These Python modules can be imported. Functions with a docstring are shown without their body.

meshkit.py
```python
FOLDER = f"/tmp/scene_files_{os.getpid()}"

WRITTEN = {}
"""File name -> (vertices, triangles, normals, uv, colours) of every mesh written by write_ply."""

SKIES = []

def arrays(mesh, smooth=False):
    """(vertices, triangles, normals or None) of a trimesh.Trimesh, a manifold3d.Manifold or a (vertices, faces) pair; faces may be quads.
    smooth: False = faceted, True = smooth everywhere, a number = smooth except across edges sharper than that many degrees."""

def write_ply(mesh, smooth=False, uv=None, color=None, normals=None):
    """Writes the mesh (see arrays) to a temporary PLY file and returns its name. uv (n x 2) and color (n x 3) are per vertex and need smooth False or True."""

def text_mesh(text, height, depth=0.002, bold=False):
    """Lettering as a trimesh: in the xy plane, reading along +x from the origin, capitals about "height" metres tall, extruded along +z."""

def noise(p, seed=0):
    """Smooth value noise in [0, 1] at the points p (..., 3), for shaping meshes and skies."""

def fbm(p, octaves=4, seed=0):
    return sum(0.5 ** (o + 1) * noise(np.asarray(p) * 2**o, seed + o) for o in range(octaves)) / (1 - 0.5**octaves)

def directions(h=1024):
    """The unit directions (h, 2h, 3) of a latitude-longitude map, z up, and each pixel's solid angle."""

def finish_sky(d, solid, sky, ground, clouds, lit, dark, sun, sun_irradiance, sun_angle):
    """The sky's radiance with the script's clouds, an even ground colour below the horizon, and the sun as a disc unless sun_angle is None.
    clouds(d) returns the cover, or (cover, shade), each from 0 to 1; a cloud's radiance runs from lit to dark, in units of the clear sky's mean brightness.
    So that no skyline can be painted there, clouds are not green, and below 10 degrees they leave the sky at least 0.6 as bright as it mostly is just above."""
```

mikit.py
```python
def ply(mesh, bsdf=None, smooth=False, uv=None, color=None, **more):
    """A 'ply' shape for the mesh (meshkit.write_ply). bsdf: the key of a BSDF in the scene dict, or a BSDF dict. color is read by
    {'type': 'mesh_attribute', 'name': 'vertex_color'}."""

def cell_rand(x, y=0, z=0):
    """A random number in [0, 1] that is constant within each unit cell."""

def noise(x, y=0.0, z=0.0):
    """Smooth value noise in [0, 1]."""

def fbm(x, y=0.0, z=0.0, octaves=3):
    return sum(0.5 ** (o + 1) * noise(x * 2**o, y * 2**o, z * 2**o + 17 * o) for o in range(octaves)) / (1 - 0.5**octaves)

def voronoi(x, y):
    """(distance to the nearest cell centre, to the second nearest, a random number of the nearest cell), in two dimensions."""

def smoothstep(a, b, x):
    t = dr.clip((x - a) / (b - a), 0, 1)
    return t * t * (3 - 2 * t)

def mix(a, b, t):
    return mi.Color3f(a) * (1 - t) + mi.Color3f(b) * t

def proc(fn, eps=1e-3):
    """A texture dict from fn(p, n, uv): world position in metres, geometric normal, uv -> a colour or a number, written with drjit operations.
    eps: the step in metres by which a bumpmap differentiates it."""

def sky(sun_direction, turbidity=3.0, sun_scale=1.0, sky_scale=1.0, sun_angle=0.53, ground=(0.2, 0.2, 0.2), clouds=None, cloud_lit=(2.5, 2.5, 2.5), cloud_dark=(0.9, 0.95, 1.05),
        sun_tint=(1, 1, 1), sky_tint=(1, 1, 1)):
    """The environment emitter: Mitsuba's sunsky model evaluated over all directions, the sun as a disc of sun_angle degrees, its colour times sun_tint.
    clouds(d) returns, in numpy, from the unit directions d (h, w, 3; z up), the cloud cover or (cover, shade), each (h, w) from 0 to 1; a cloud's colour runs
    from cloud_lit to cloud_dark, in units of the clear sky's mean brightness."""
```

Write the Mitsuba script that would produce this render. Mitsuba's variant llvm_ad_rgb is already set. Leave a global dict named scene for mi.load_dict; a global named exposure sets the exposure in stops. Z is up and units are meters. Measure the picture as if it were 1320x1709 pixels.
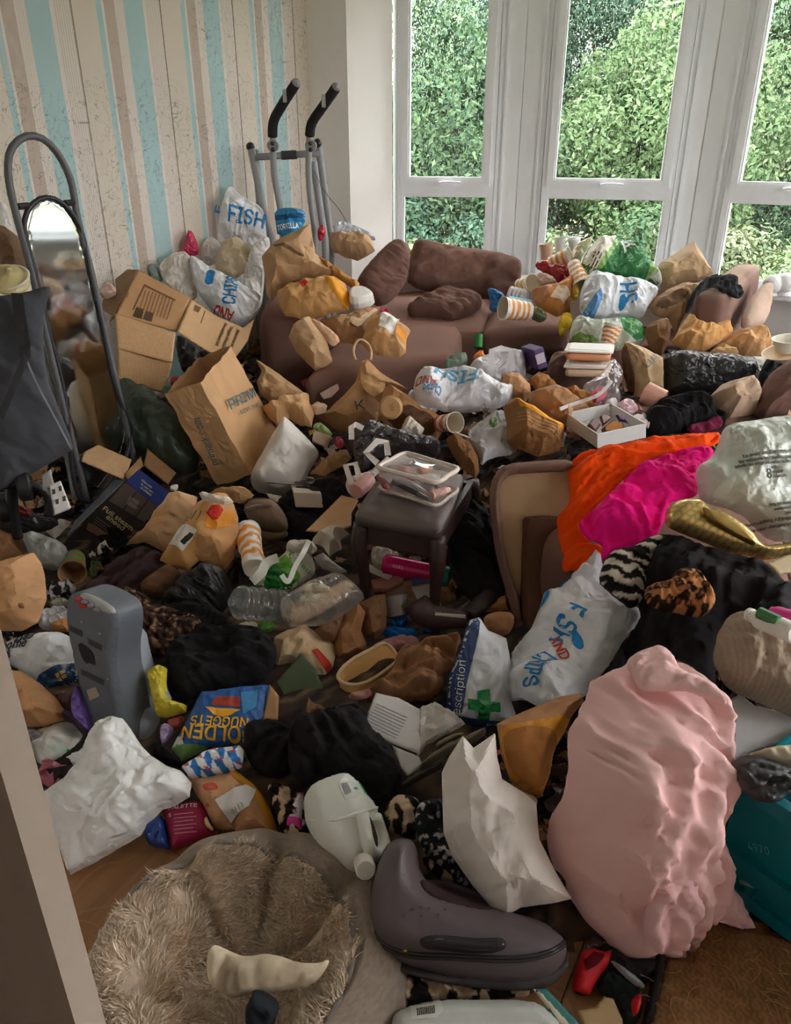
import math, random
import numpy as np, trimesh, drjit as dr, mitsuba as mi
import mikit, meshkit
from mikit import noise as pnoise, fbm as pfbm, cell_rand, smoothstep, mix
from scipy.spatial import Delaunay, cKDTree
from scipy.interpolate import RBFInterpolator, LinearNDInterpolator, RegularGridInterpolator
from scipy.optimize import least_squares
from shapely.geometry import Polygon, LineString
import shapely
random.seed(7)
RNG = np.random.default_rng(11)
T4 = mi.ScalarTransform4f
scene, labels = {}, {}

# ------------------------------------------------------------------ camera, sky, exposure
exposure = 2.85
FPX, PITCH, EYE = 1300.0, math.radians(26.0), np.array([0, 0, 1.5])
RIGHT = np.array([1.0, 0, 0])
FWD = np.array([0, math.cos(PITCH), -math.sin(PITCH)])
UPC = np.array([0, math.sin(PITCH), math.cos(PITCH)])
scene['camera'] = {'type': 'perspective', 'fov': math.degrees(2 * math.atan(660 / FPX)), 'fov_axis': 'x',
                   'to_world': T4().look_at(origin=EYE.tolist(), target=(EYE + FWD).tolist(), up=[0, 0, 1]), 'near_clip': 0.02, 'far_clip': 200.0}
SUN = np.array([0.75, 0.35, 0.62])


def overcast(d):
    c = meshkit.fbm(d * 3.0, 4, 5)
    return 0.93 + 0.07 * c, 0.35 * c


scene['sky'] = mikit.sky(SUN, turbidity=6.0, sun_scale=0.0, sky_scale=1.0, ground=(0.25, 0.27, 0.22), clouds=overcast, cloud_lit=(10.5, 10.4, 10.2), cloud_dark=(7.5, 7.6, 7.8))

# ------------------------------------------------------------------ materials
def lin(c):
    c = np.asarray(c, float) / 255.0
    return np.where(c <= 0.04045, c / 12.92, ((c + 0.055) / 1.055) ** 2.4)


def mat(name, **kw):
    scene['mat_' + name] = {'type': 'twosided', 'bsdf': {'type': 'principled', **kw}}


VC = {'type': 'mesh_attribute', 'name': 'vertex_color'}


def crinkle(p, n, uv):
    """fine sharp creases of crumpled paper and thin plastic, height from 0 to 1"""
    x, y, z = mi.Float(p.x) * 30, mi.Float(p.y) * 30, mi.Float(p.z) * 30
    w = pnoise(x * .6, y * .6, z * .6) * 2.5
    a = dr.abs(pnoise(x + w, y - w, z + w) - .5)
    b = dr.abs(pnoise(x * 2.1 - w, y * 2.1, z * 2.1 + w) - .5)
    return 1 - (a * 1.3 + b * .6)


def bumped(name, fn, scale, eps, **kw):
    scene['mat_' + name] = {'type': 'twosided', 'bsdf': {'type': 'bumpmap', 'arbitrary': mikit.proc(fn, eps), 'scale': scale, 'bsdf': {'type': 'principled', **kw}}}


bumped('paper', crinkle, .008, .0015, base_color=VC, roughness=0.68, specular=0.35)
mat('card', base_color=VC, roughness=0.6, specular=0.4)
bumped('film', crinkle, .009, .0015, base_color=VC, roughness=0.3, specular=0.5, clearcoat=0.4, clearcoat_gloss=0.7)
mat('cloth', base_color=VC, roughness=0.95, specular=0.15, sheen=0.25)
mat('gloss', base_color=VC, roughness=0.22, specular=0.5)
mat('satin', base_color=VC, roughness=0.45, specular=0.5)
mat('metal', base_color=VC, roughness=0.32, metallic=0.85)
mat('mirror', base_color={'type': 'rgb', 'value': [0.62, 0.66, 0.66]}, roughness=0.05, metallic=1.0)
scene['mat_clear'] = {'type': 'blendbsdf', 'weight': 0.15, 'bsdf_0': {'type': 'thindielectric', 'int_ior': 1.45}, 'bsdf_1': {'type': 'principledthin', 'base_color': VC, 'roughness': 0.3, 'spec_trans': 0.0, 'eta': 1.4, 'diff_trans': 0.9}}
scene['mat_milky'] = {'type': 'principledthin', 'base_color': VC, 'roughness': 0.3, 'spec_trans': 0.25, 'eta': 1.4, 'diff_trans': 0.9}
scene['mat_leaf'] = {'type': 'twosided', 'bsdf': {'type': 'diffuse', 'reflectance': VC}}
scene['mat_pane'] = {'type': 'thindielectric', 'int_ior': 1.5}
scene['mat_water'] = {'type': 'dielectric', 'int_ior': 1.33}

# ------------------------------------------------------------------ from a point of the photograph to a place in the room
CROPS = dict(A=(0, 430, 3.0), B=(400, 360, 3.0), C=(800, 360, 2.538), D=(400, 600, 3.0), E=(0, 720, 2.64), F=(360, 840, 2.64), G=(800, 690, 2.538),
             H=(0, 980, 2.75), I=(400, 1100, 2.64), J=(820, 1040, 2.554), K=(0, 1300, 2.0), L=(560, 1300, 2.357), U=(0, 0, 2.0), V=(660, 0, 2.0), Z=(0, 0, 1.0))


def px(crop, pts):
    x, y, s = CROPS[crop] if crop in CROPS else (0, 0, 1)
    return np.asarray(pts, float).reshape(-1, 2) / s + [x, y]


def ray(p):
    p = np.asarray(p, float).reshape(-1, 2)
    return ((p[:, :1] - 660) / FPX) * RIGHT + ((854.5 - p[:, 1:]) / FPX) * UPC + FWD


def at_y(p, y):
    d = ray(p)
    return EYE + d * (np.asarray(y, float).reshape(-1, 1) / d[:, 1:2])


def at_z(p, z):
    d = ray(p)
    return EYE + d * ((np.asarray(z, float).reshape(-1, 1) - EYE[2]) / d[:, 2:3])


def unit(v):
    v = np.asarray(v, float)
    return v / np.linalg.norm(v)


# height of the rubbish above the floor: (pixel x, pixel y, height)
HEAP = np.array([
    (100, 1709, .0), (180, 1470, .0), (400, 1709, .0), (700, 1700, .02), (1000, 1690, .02), (1300, 1700, .0),
    (120, 1420, .01), (300, 1380, .02), (450, 1420, .03), (600, 1480, .03), (60, 1200, .06), (250, 1250, .05), (450, 1250, .1), (600, 1250, .14), (720, 1350, .1),
    (800, 1250, .12), (40, 1050, .06), (250, 1050, .08), (450, 1080, .1), (600, 1100, .1), (780, 1100, .1), (120, 930, .06), (300, 930, .1), (500, 950, .08), (650, 990, .03), (780, 970, .03),
    (200, 820, .08), (400, 830, .1), (560, 820, .14), (750, 820, .1), (300, 700, .2), (500, 720, .26), (650, 720, .26), (850, 750, .28), (950, 720, .32),
    (420, 620, .3), (560, 660, .28), (700, 640, .28), (850, 650, .32), (1000, 690, .4), (1150, 700, .46), (1280, 680, .5), (900, 600, .32), (1100, 610, .36), (1250, 640, .4),
    (250, 560, .3), (330, 520, .45), (850, 560, .3), (1000, 560, .3),
    (1000, 1000, .25), (1150, 1000, .3), (1280, 1000, .3), (1250, 1600, .0), (1200, 1350, .1)], float)
_hp = at_z(HEAP[:, :2], HEAP[:, 2])
_rbf = RBFInterpolator(_hp[:, :2], HEAP[:, 2], kernel='linear', smoothing=0.02, neighbors=24)


_hx, _hy = np.linspace(-4, 5, 181), np.linspace(.3, 7.6, 147)
_hg = np.maximum(_rbf(np.stack(np.meshgrid(_hx, _hy, indexing='ij'), -1).reshape(-1, 2)).reshape(181, 147), 0)
_hi = RegularGridInterpolator((_hx, _hy), _hg, bounds_error=False, fill_value=None)


def heap_z(xy):
    return np.maximum(_hi(np.atleast_2d(xy)), 0.0)


def hit(p):
    """where the ray through a pixel meets the heap"""
    d = ray(p)[0]
    ts = np.linspace(0.7, 7.5, 1200)
    q = EYE + ts[:, None] * d
    below = q[:, 2] < heap_z(q[:, :2])
    k = int(np.argmax(below)) if below.any() else len(ts) - 1
    return q[k]


# ------------------------------------------------------------------ scene entries
def new_key(name, parent=None):
    base = name if parent is None else f'{parent}__{name}'
    if base not in labels and base not in scene:
        return base
    k = 1
    while f'{base}_{k:03d}' in labels or f'{base}_{k:03d}' in scene:
        k += 1
    return f'{base}_{k:03d}'


def note(key, label=None, cat=None, group=None, kind=None):
    d = {k: v for k, v in (('label', label), ('category', cat), ('group', group), ('kind', kind)) if v}
    if d:
        labels[key] = d


def thing(name, label, cat, group=None):
    """a thing whose parts follow"""
    key = new_key(name)
    note(key, label, cat, group)
    if not label:
        labels[key] = {}
    return key


SURF = []


def put(key, mesh, m, col=None, smooth=30):
    """one entry of the scene; col: one colour (sRGB 0-255) or one linear colour per vertex"""
    if len(mesh.vertices) < 40000 and not key.startswith(('wall', 'floor', 'window', 'ceiling', 'leafy', 'garden', 'rubbish')):
        SURF.append(np.vstack([mesh.vertices, np.asarray(mesh.vertices)[np.asarray(mesh.faces)].mean(1)]))
    if col is not None and np.ndim(col) == 1:
        m2 = mesh
        if smooth not in (True, False):
            m2 = trimesh.graph.smooth_shade(mesh, angle=math.radians(smooth), facet_minarea=None)
            smooth = True
        v = np.asarray(m2.vertices)
        scene[key] = mikit.ply(m2, 'mat_' + m, smooth=smooth, color=np.tile(lin(col), (len(v), 1)))
    elif col is not None:
        scene[key] = mikit.ply(mesh, 'mat_' + m, smooth=bool(smooth), color=np.asarray(col))
    else:
        scene[key] = mikit.ply(mesh, 'mat_' + m, smooth=smooth)
    return key


def obj(name, label, cat, mesh, m, col=None, smooth=30, parent=None, group=None, kind=None):
    key = new_key(name, parent)
    note(key, label, cat, group, kind)
    return put(key, mesh, m, col, smooth)


def cat_(ms):
    return trimesh.util.concatenate(ms)


# ------------------------------------------------------------------ noise and relief in the plane of a thing
def n2(u, v, s, seed=0):
    return meshkit.noise(np.stack([u / s + seed * 7.13, v / s - seed * 3.7, np.full_like(u, seed * 1.7 + .5)], -1), seed) - 0.5


def tri(x):
    return np.abs((x % 1.0) - 0.5) * 2 - 0.5


def facets(u, v, w, seed):
    """a surface folded into flat facets about w across, heights from -0.5 to 0.5"""
    r = np.random.default_rng(seed)
    x0, x1, y0, y1 = u.min() - 2 * w, u.max() + 2 * w, v.min() - 2 * w, v.max() + 2 * w
    gx, gy = np.meshgrid(np.arange(x0, x1 + w, w), np.arange(y0, y1 + w, w))
    s = np.stack([gx.ravel(), gy.ravel()], 1) + r.uniform(-.45, .45, (gx.size, 2)) * w
    return LinearNDInterpolator(s, r.uniform(-.5, .5, len(s)))(np.stack([u, v], 1))


def relief(kind, u, v, seed, k=1.0, size=.3):
    r = np.random.default_rng(seed + 100)
    if kind == 'none':
        return np.zeros_like(u)
    if kind == 'paper':      # straight sharp creases
        h = 0
        wu, wv = u + .15 * size * n2(u, v, .35 * size, seed), v + .15 * size * n2(u, v, .35 * size, seed + 1)
        for i in range(7):
            a, w = r.uniform(0, math.pi), size * r.uniform(.16, .55)
            h = h + w * .16 * tri((wu * math.cos(a) + wv * math.sin(a)) / w + r.random()) * (0.5 + n2(u, v, .4 * size, seed + 9 + i) * 1.6)
        h = h * .75 + .05 * size * n2(u, v, .25 * size, seed + 3) + .10 * size * facets(u, v, .26 * size, seed + 40) + .040 * size * facets(u, v, .11 * size, seed + 41)
        return h * k
    if kind == 'film':       # sharp irregular wrinkles of thin plastic
        wu, wv = u + .3 * size * n2(u, v, .3 * size, seed), v + .3 * size * n2(u, v, .3 * size, seed + 1)
        h = .22 * size * n2(wu, wv, .4 * size, seed + 2)
        for i, w in enumerate((.26, .15, .08)):
            a = r.uniform(0, math.pi)
            uu, vv = wu * math.cos(a) + wv * math.sin(a), -wu * math.sin(a) + wv * math.cos(a)
            h = h - size * w * .32 * np.abs(n2(uu * 1.8, vv * .7, w * size, seed + 4 + i)) * 1.6
        h = h + .045 * size * facets(u + .1 * size * n2(u, v, .2 * size, seed + 8), v, .12 * size, seed + 40) + .085 * size * facets(u, v, .3 * size, seed + 41)
        return h * 1.25 * k
    if kind == 'cloth':      # soft folds, mostly one way
        a = r.uniform(0, math.pi)
        uu, vv = u * math.cos(a) + v * math.sin(a), -u * math.sin(a) + v * math.cos(a)
        uu = uu + .35 * size * n2(u, v, .5 * size, seed)
        h = .20 * size * n2(uu * 2.2, vv * .6, .3 * size, seed + 1) + .12 * size * n2(uu * 1.6, vv * .9, .16 * size, seed + 2)
        h = h - .16 * size * np.abs(n2(uu * 2.0, vv * .5, .22 * size, seed + 3)) - .09 * size * np.abs(n2(uu * 2.0, vv * .7, .1 * size, seed + 4)) - .05 * size * np.abs(n2(u + .1 * vv, v * 1.6, .06 * size, seed + 6))
        return h * 1.1 * k
    if kind == 'soft':       # upholstery
        return k * size * (.05 * n2(u, v, .5 * size, seed) + .02 * n2(u, v, .2 * size, seed + 1))
    raise ValueError(kind)


def chaikin(p, n=2):
    for _ in range(n):
        q = np.roll(p, -1, 0)
        p = np.stack([.75 * p + .25 * q, .25 * p + .75 * q], 1).reshape(-1, 2)
    return p


class Frame:
    """a thing's own plane: origin, axes, how far the surface stands out at (u, v)"""

    def __init__(self, o, n, bow=None):
        self.o, self.n = np.asarray(o, float), unit(n)
        self.U = unit(np.cross([0, 0, 1.0], self.n)) if abs(self.n[2]) < .995 else np.array([1.0, 0, 0])
        self.V = np.cross(self.n, self.U)
        self.bow, self.h = bow, None

    def uv(self, p):
        """pixels -> coordinates in the plane (of the bowed base surface)"""
        d = ray(p)
        off = np.zeros(len(d))
        for _ in range(4 if self.bow else 1):
            t = ((self.o - EYE) @ self.n + off) / (d @ self.n)
            q = EYE + d * t[:, None] - self.o
            uv = np.stack([q @ self.U, q @ self.V], 1)
            if self.bow:
                off = self.bow(uv)
        return uv

    def at(self, uv, h=0.0):
        uv = np.atleast_2d(uv)
        b = self.bow(uv) if self.bow else 0.0
        return self.o + uv[:, :1] * self.U + uv[:, 1:] * self.V + np.reshape(b + h, (-1, 1)) * self.n

    def top(self, uv):
        return 0.0 if self.h is None else np.nan_to_num(self.h(np.atleast_2d(uv)))


def normal(e, a):
    e, a = math.radians(e), math.radians(a)
    return np.array([math.sin(a) * math.cos(e), -math.cos(a) * math.cos(e), math.sin(e)])


def fill(poly, step, seed=0):
    """points and triangles of a polygon; the first nb points are its edge"""
    r = np.random.default_rng(seed)
    ring = shapely.segmentize(poly.exterior, step)
    b = np.asarray(ring.coords)[:-1]
    x0, y0, x1, y1 = poly.bounds
    gx, gy = np.meshgrid(np.arange(x0, x1, step), np.arange(y0, y1, step * .866))
    gx = gx + (np.arange(len(gx)) % 2)[:, None] * step * .5
    g = np.stack([gx.ravel(), gy.ravel()], 1) + r.uniform(-.16, .16, (gx.size, 2)) * step
    shapely.prepare(poly)
    g = g[shapely.contains_xy(poly, g)]
    if len(g):
        g = g[cKDTree(b).query(g)[0] > step * .55]
    p = np.vstack([b, g])
    t = Delaunay(p).simplices
    c = p[t].mean(1)
    t = t[shapely.contains_xy(poly.buffer(1e-6), c)]
    a = np.cross(p[t[:, 1]] - p[t[:, 0]], p[t[:, 2]] - p[t[:, 0]])
    t[a < 0] = t[a < 0][:, ::-1]
    return p, t[np.abs(a) > 1e-12], len(b)


TRIS = [0]


def frame_for(pts, z=None, y=None, anc=None, e=60, a=0, up=0.0, ctrl=None, crop='Z'):
    if ctrl is not None:
        c = np.asarray(ctrl, float)
        q = at_y(px(crop, c[:, :2]), c[:, 2])
        o = q.mean(0)
        _, _, vt = np.linalg.svd(q - o)
        n = vt[2] if vt[2] @ (EYE - o) > 0 else -vt[2]
        f = Frame(o, n)
        if len(c) > 3:
            uv = np.stack([(q - o) @ f.U, (q - o) @ f.V], 1)
            rb = RBFInterpolator(uv, (q - o) @ f.n, kernel='thin_plate_spline', smoothing=1e-4)
            f.bow = lambda w: rb(np.atleast_2d(w))
        return f
    anc = pts[np.argmax(pts[:, 1])] if anc is None else px(crop, anc)[0]
    if y is not None:
        o = at_y(anc, y)[0]
    elif z is not None:
        o = at_z(anc, z)[0]
    else:
        o = hit(anc)
    return Frame(o + np.array([0, 0, up]), normal(e, a))


def S(name, label, cat, crop, pts, kind, col, m=None, T=.05, back=None, k=1.0, w=None, e=60, a=0, up=0.0, z=None, y=None, anc=None, ctrl=None, rnd=1, step=None, seed=None,
      colfn=None, size=None, parent=None, group=None, smooth=None, vary=.10, on=False):
    """a soft or crumpled solid with a traced outline, its own place, tilt and thickness. Returns (key, frame)"""
    p = px(crop, pts)
    seed = (abs(hash((round(p[:, 0].sum()), round(p[:, 1].sum())))) % 9973) if seed is None else seed
    if on:
        pf = parent[1]
        f = Frame(pf.o, pf.n, lambda w_: (pf.bow(w_) if pf.bow else 0.0) + pf.top(w_) + up)
    else:
        f = parent[1] if (isinstance(parent, tuple) and not up and z is None and y is None and ctrl is None and anc is None) else frame_for(p, z, y, anc, e, a, up, ctrl, crop)
    uv = f.uv(p)
    if rnd:
        uv = chaikin(uv, rnd)
    poly = Polygon(uv).buffer(0)
    if poly.geom_type != 'Polygon':
        poly = max(poly.geoms, key=lambda g: g.area)
    dim = math.sqrt(poly.area)
    size = size or min(max(dim, .12), .45)
    step = step or max(dim / 42, .0045)
    v, t, nb = fill(poly, step, seed)
    b = v[:nb]
    d = cKDTree(np.asarray(shapely.segmentize(poly.exterior, step * .3).coords)).query(v)[0]
    d[:nb] = 0
    w = w or max(d.max() * .75, 1e-4)
    q = np.clip(d / w, 0, 1)
    prof = np.sqrt(np.maximum(1 - (1 - q) ** 2, 0))
    if kind == 'paper':
        prof = (prof + 2 * np.clip(q * 1.3, 0, 1)) / 3
    back = T * .35 + .004 if back is None else back
    rel = relief(kind, v[:, 0], v[:, 1], seed, k, size) * np.clip(d / (3 * step), 0, 1)
    edge = relief(kind, v[:, 0], v[:, 1], seed + 5, k * .5, size)          # the edge waves in and out of the plane too
    front, rear = T * prof + rel + edge, -back * prof + .3 * np.minimum(rel, 0) + edge
    rear = np.minimum(rear, front - .0012)
    rear[:nb] = front[:nb]
    idx = np.arange(len(v))
    idx[nb:] += len(v) - nb
    verts = np.vstack([f.at(v, front), f.at(v[nb:], rear[nb:])])
    tt = np.vstack([t, idx[t][:, ::-1]])
    TRIS[0] += len(tt)
    mesh = trimesh.Trimesh(verts, tt, process=False)
    base = lin(col)
    shade = 1 + vary * 2 * (n2(v[:, 0], v[:, 1], .3 * size, seed + 31) + .5 * n2(v[:, 0], v[:, 1], .08 * size, seed + 32))
    c = base * shade[:, None]
    if colfn is not None:
        c = colfn(v, c, f)
    c = np.clip(np.vstack([c, c[nb:]]), 0.002, .92)
    m = m or {'paper': 'paper', 'film': 'film', 'cloth': 'cloth', 'soft': 'cloth', 'none': 'card'}[kind]
    pk = parent[0] if isinstance(parent, tuple) else parent
    key = new_key(name, pk)
    note(key, label, cat, group)
    if smooth is None:
        smooth = 13 if kind == 'paper' else (24 if kind == 'film' else True)
    if smooth is not True:
        mesh2 = trimesh.graph.smooth_shade(mesh, angle=math.radians(smooth), facet_minarea=None)
        kd = cKDTree(verts).query(np.asarray(mesh2.vertices))[1]
        put(key, mesh2, m, c[kd], True)
    else:
        put(key, mesh, m, c, True)
    g = Frame(f.o, f.n, f.bow)
    tree = Delaunay(v)
    lin_h = LinearNDInterpolator(tree, front)
    near = cKDTree(v)
    g.h = lambda w_: np.where(np.isnan(lin_h(w_)), front[near.query(w_)[1]], lin_h(w_))
    g.rot = f
    return key, g


def refine(mesh, size):
    v, t = trimesh.remesh.subdivide_to_size(mesh.vertices, mesh.faces, size, max_iter=8)
    return trimesh.Trimesh(v, t, process=False)


def decal(o, name, crop, pts, col, m='card', lift=.0015, label=None, thick=.0012, step=None, rnd=0):
    """a flat piece (label, receipt, printed patch) that lies on a thing's surface"""
    key, f = o
    poly = Polygon(chaikin(f.uv(px(crop, pts)), rnd) if rnd else f.uv(px(crop, pts))).buffer(0)
    if poly.geom_type != 'Polygon':
        poly = max(poly.geoms, key=lambda g: g.area)
    v, t, nb = fill(poly, step or max(math.sqrt(poly.area) / 16, .004))
    h = f.top(v)
    top, bot = f.at(v, h + lift + thick), f.at(v, h + lift)
    nv = len(v)
    i = np.arange(nb)
    j = (i + 1) % nb
    side = np.vstack([np.stack([i, i + nv, j], 1), np.stack([j, i + nv, j + nv], 1)])
    mesh = trimesh.Trimesh(np.vstack([top, bot]), np.vstack([t, t[:, ::-1] + nv, side]), process=False)
    return obj(name, label, None, mesh, m, col, smooth=35, parent=key)


def text(o, s, crop, p0, p1, col, hpx=None, bold=False, name='lettering', m='card', lift=.003, label=None, flip=False):
    """lettering along the line of pixels p0 -> p1 on a thing's surface; hpx: height of the capitals in pixels"""
    key, f = o
    a, b = f.uv(px(crop, [p0, p1]))
    d = b - a
    L = np.linalg.norm(d)
    d /= L
    nrm = np.array([-d[1], d[0]])
    tm = meshkit.text_mesh(s, 1.0, .02, bold)
    w = tm.vertices[:, 0].max()
    sx = L / w
    if hpx is None:
        sy = sx
    else:
        c0 = (np.asarray(px(crop, [p0]))[0] + px(crop, [p1])[0]) / 2
        perp = np.array([(p1[1] - p0[1]), -(p1[0] - p0[0])], float)
        perp /= np.linalg.norm(perp)
        q = f.uv(np.stack([c0, c0 + perp * hpx / CROPS[crop][2]]))
        sy = np.linalg.norm(q[1] - q[0])
    v = np.asarray(tm.vertices)
    tm = trimesh.Trimesh(np.stack([v[:, 0] * sx, v[:, 1] * sy, v[:, 2] * .04], 1), tm.faces, process=False)
    tm = refine(tm, max(.012, sy * .35))
    v = np.asarray(tm.vertices)
    q = a + v[:, :1] * d + v[:, 1:2] * nrm
    tm = trimesh.Trimesh(f.at(q, f.top(q) + lift + v[:, 2]), tm.faces, process=False)
    return obj(name, label, None, tm, m, col, smooth=False, parent=key)


def tube(pts, r, n=8, closed=False):
    """a round bar along a curve; r one radius or one per point"""
    p = np.asarray(pts, float)
    r = np.broadcast_to(np.asarray(r, float), (len(p),))
    tg = np.gradient(p, axis=0)
    if closed:
        tg = np.roll(p, -1, 0) - np.roll(p, 1, 0)
    tg /= np.maximum(np.linalg.norm(tg, axis=1, keepdims=True), 1e-9)
    x = np.cross(tg[0], [0, 0, 1.0] if abs(tg[0][2]) < .9 else [1.0, 0, 0])
    vs = []
    for i in range(len(p)):
        x = unit(x - (x @ tg[i]) * tg[i])
        yv = np.cross(tg[i], x)
        ang = np.arange(n) * 2 * math.pi / n
        vs.append(p[i] + r[i] * (np.cos(ang)[:, None] * x + np.sin(ang)[:, None] * yv))
    v, f = np.vstack(vs), []
    m = len(p)
    for i in range(m if closed else m - 1):
        for k in range(n):
            a, b = i * n + k, i * n + (k + 1) % n
            c, d = ((i + 1) % m) * n + k, ((i + 1) % m) * n + (k + 1) % n
            f += [[a, b, d], [a, d, c]]
    if not closed:
        v = np.vstack([v, p[0], p[-1]])
        for k in range(n):
            f += [[len(v) - 2, (k + 1) % n, k], [len(v) - 1, (m - 1) * n + k, (m - 1) * n + (k + 1) % n]]
    return trimesh.Trimesh(v, f, process=False)


def curve(pts, n=24, closed=False):
    from scipy.interpolate import CubicSpline
    p = np.asarray(pts, float)
    if closed:
        p = np.vstack([p, p[:1]])
    s = np.r_[0, np.cumsum(np.linalg.norm(np.diff(p, axis=0), axis=1))]
    c = CubicSpline(s, p, bc_type='periodic' if closed else 'natural')
    return c(np.linspace(0, s[-1], n, endpoint=not closed))


def lathe(prof, p0, p1, n=36, squash=1.0, flat=None, closed=False):
    """a turned shape: prof (distance along the axis as a share, radius in metres) from p0 to p1. Also returns (share, angle) per vertex"""
    p0, p1 = np.asarray(p0, float), np.asarray(p1, float)
    ax = p1 - p0
    z = unit(ax)
    x = unit(np.cross(z, [0, 0, 1.0] if abs(z[2]) < .9 else [0, 1.0, 0]))
    yv = np.cross(z, x)
    prof = np.asarray(prof, float)
    ang = np.arange(n) * 2 * math.pi / n
    v, info = [], []
    for t, r in prof:
        v.append(p0 + ax * t + r * (np.cos(ang)[:, None] * x + squash * np.sin(ang)[:, None] * yv))
        info.append(np.stack([np.full(n, t), ang], 1))
    f, m = [], len(prof)
    for i in range(m if closed else m - 1):
        for k in range(n):
            a, b = i * n + k, i * n + (k + 1) % n
            c, d = ((i + 1) % m) * n + k, ((i + 1) % m) * n + (k + 1) % n
            f += [[a, b, d], [a, d, c]]
    return trimesh.Trimesh(np.vstack(v), f, process=False), np.vstack(info)


def slab(pts, t, n=None):
    """a flat or folded panel of thickness t over 3-D corners in order"""
    p = np.asarray(pts, float)
    n = unit(np.cross(p[1] - p[0], p[2] - p[0])) if n is None else n
    k = len(p)
    v = np.vstack([p + n * t / 2, p - n * t / 2])
    f = []
    for i in range(1, k - 1):
        f += [[0, i, i + 1], [k, k + i + 1, k + i]]
    for i in range(k):
        j = (i + 1) % k
        f += [[i, i + k, j], [j, i + k, j + k]]
    m = trimesh.Trimesh(v, f, process=False)
    return m


def bar(a, b, w, t, up=(0, 0, 1)):
    """a box from a to b, w wide across and t thick along up"""
    a, b = np.asarray(a, float), np.asarray(b, float)
    z = unit(b - a)
    y = unit(np.asarray(up, float) - (np.asarray(up, float) @ z) * z)
    x = np.cross(y, z)
    v = [q + sx * x * w / 2 + sy * y * t / 2 for q in (a, b) for sx, sy in ((-1, -1), (1, -1), (1, 1), (-1, 1))]
    return trimesh.Trimesh(v, [[0, 2, 1], [0, 3, 2], [4, 5, 6], [4, 6, 7], [0, 1, 5], [0, 5, 4], [1, 2, 6], [1, 6, 5], [2, 3, 7], [2, 7, 6], [3, 0, 4], [3, 4, 7]], process=False)


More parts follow.
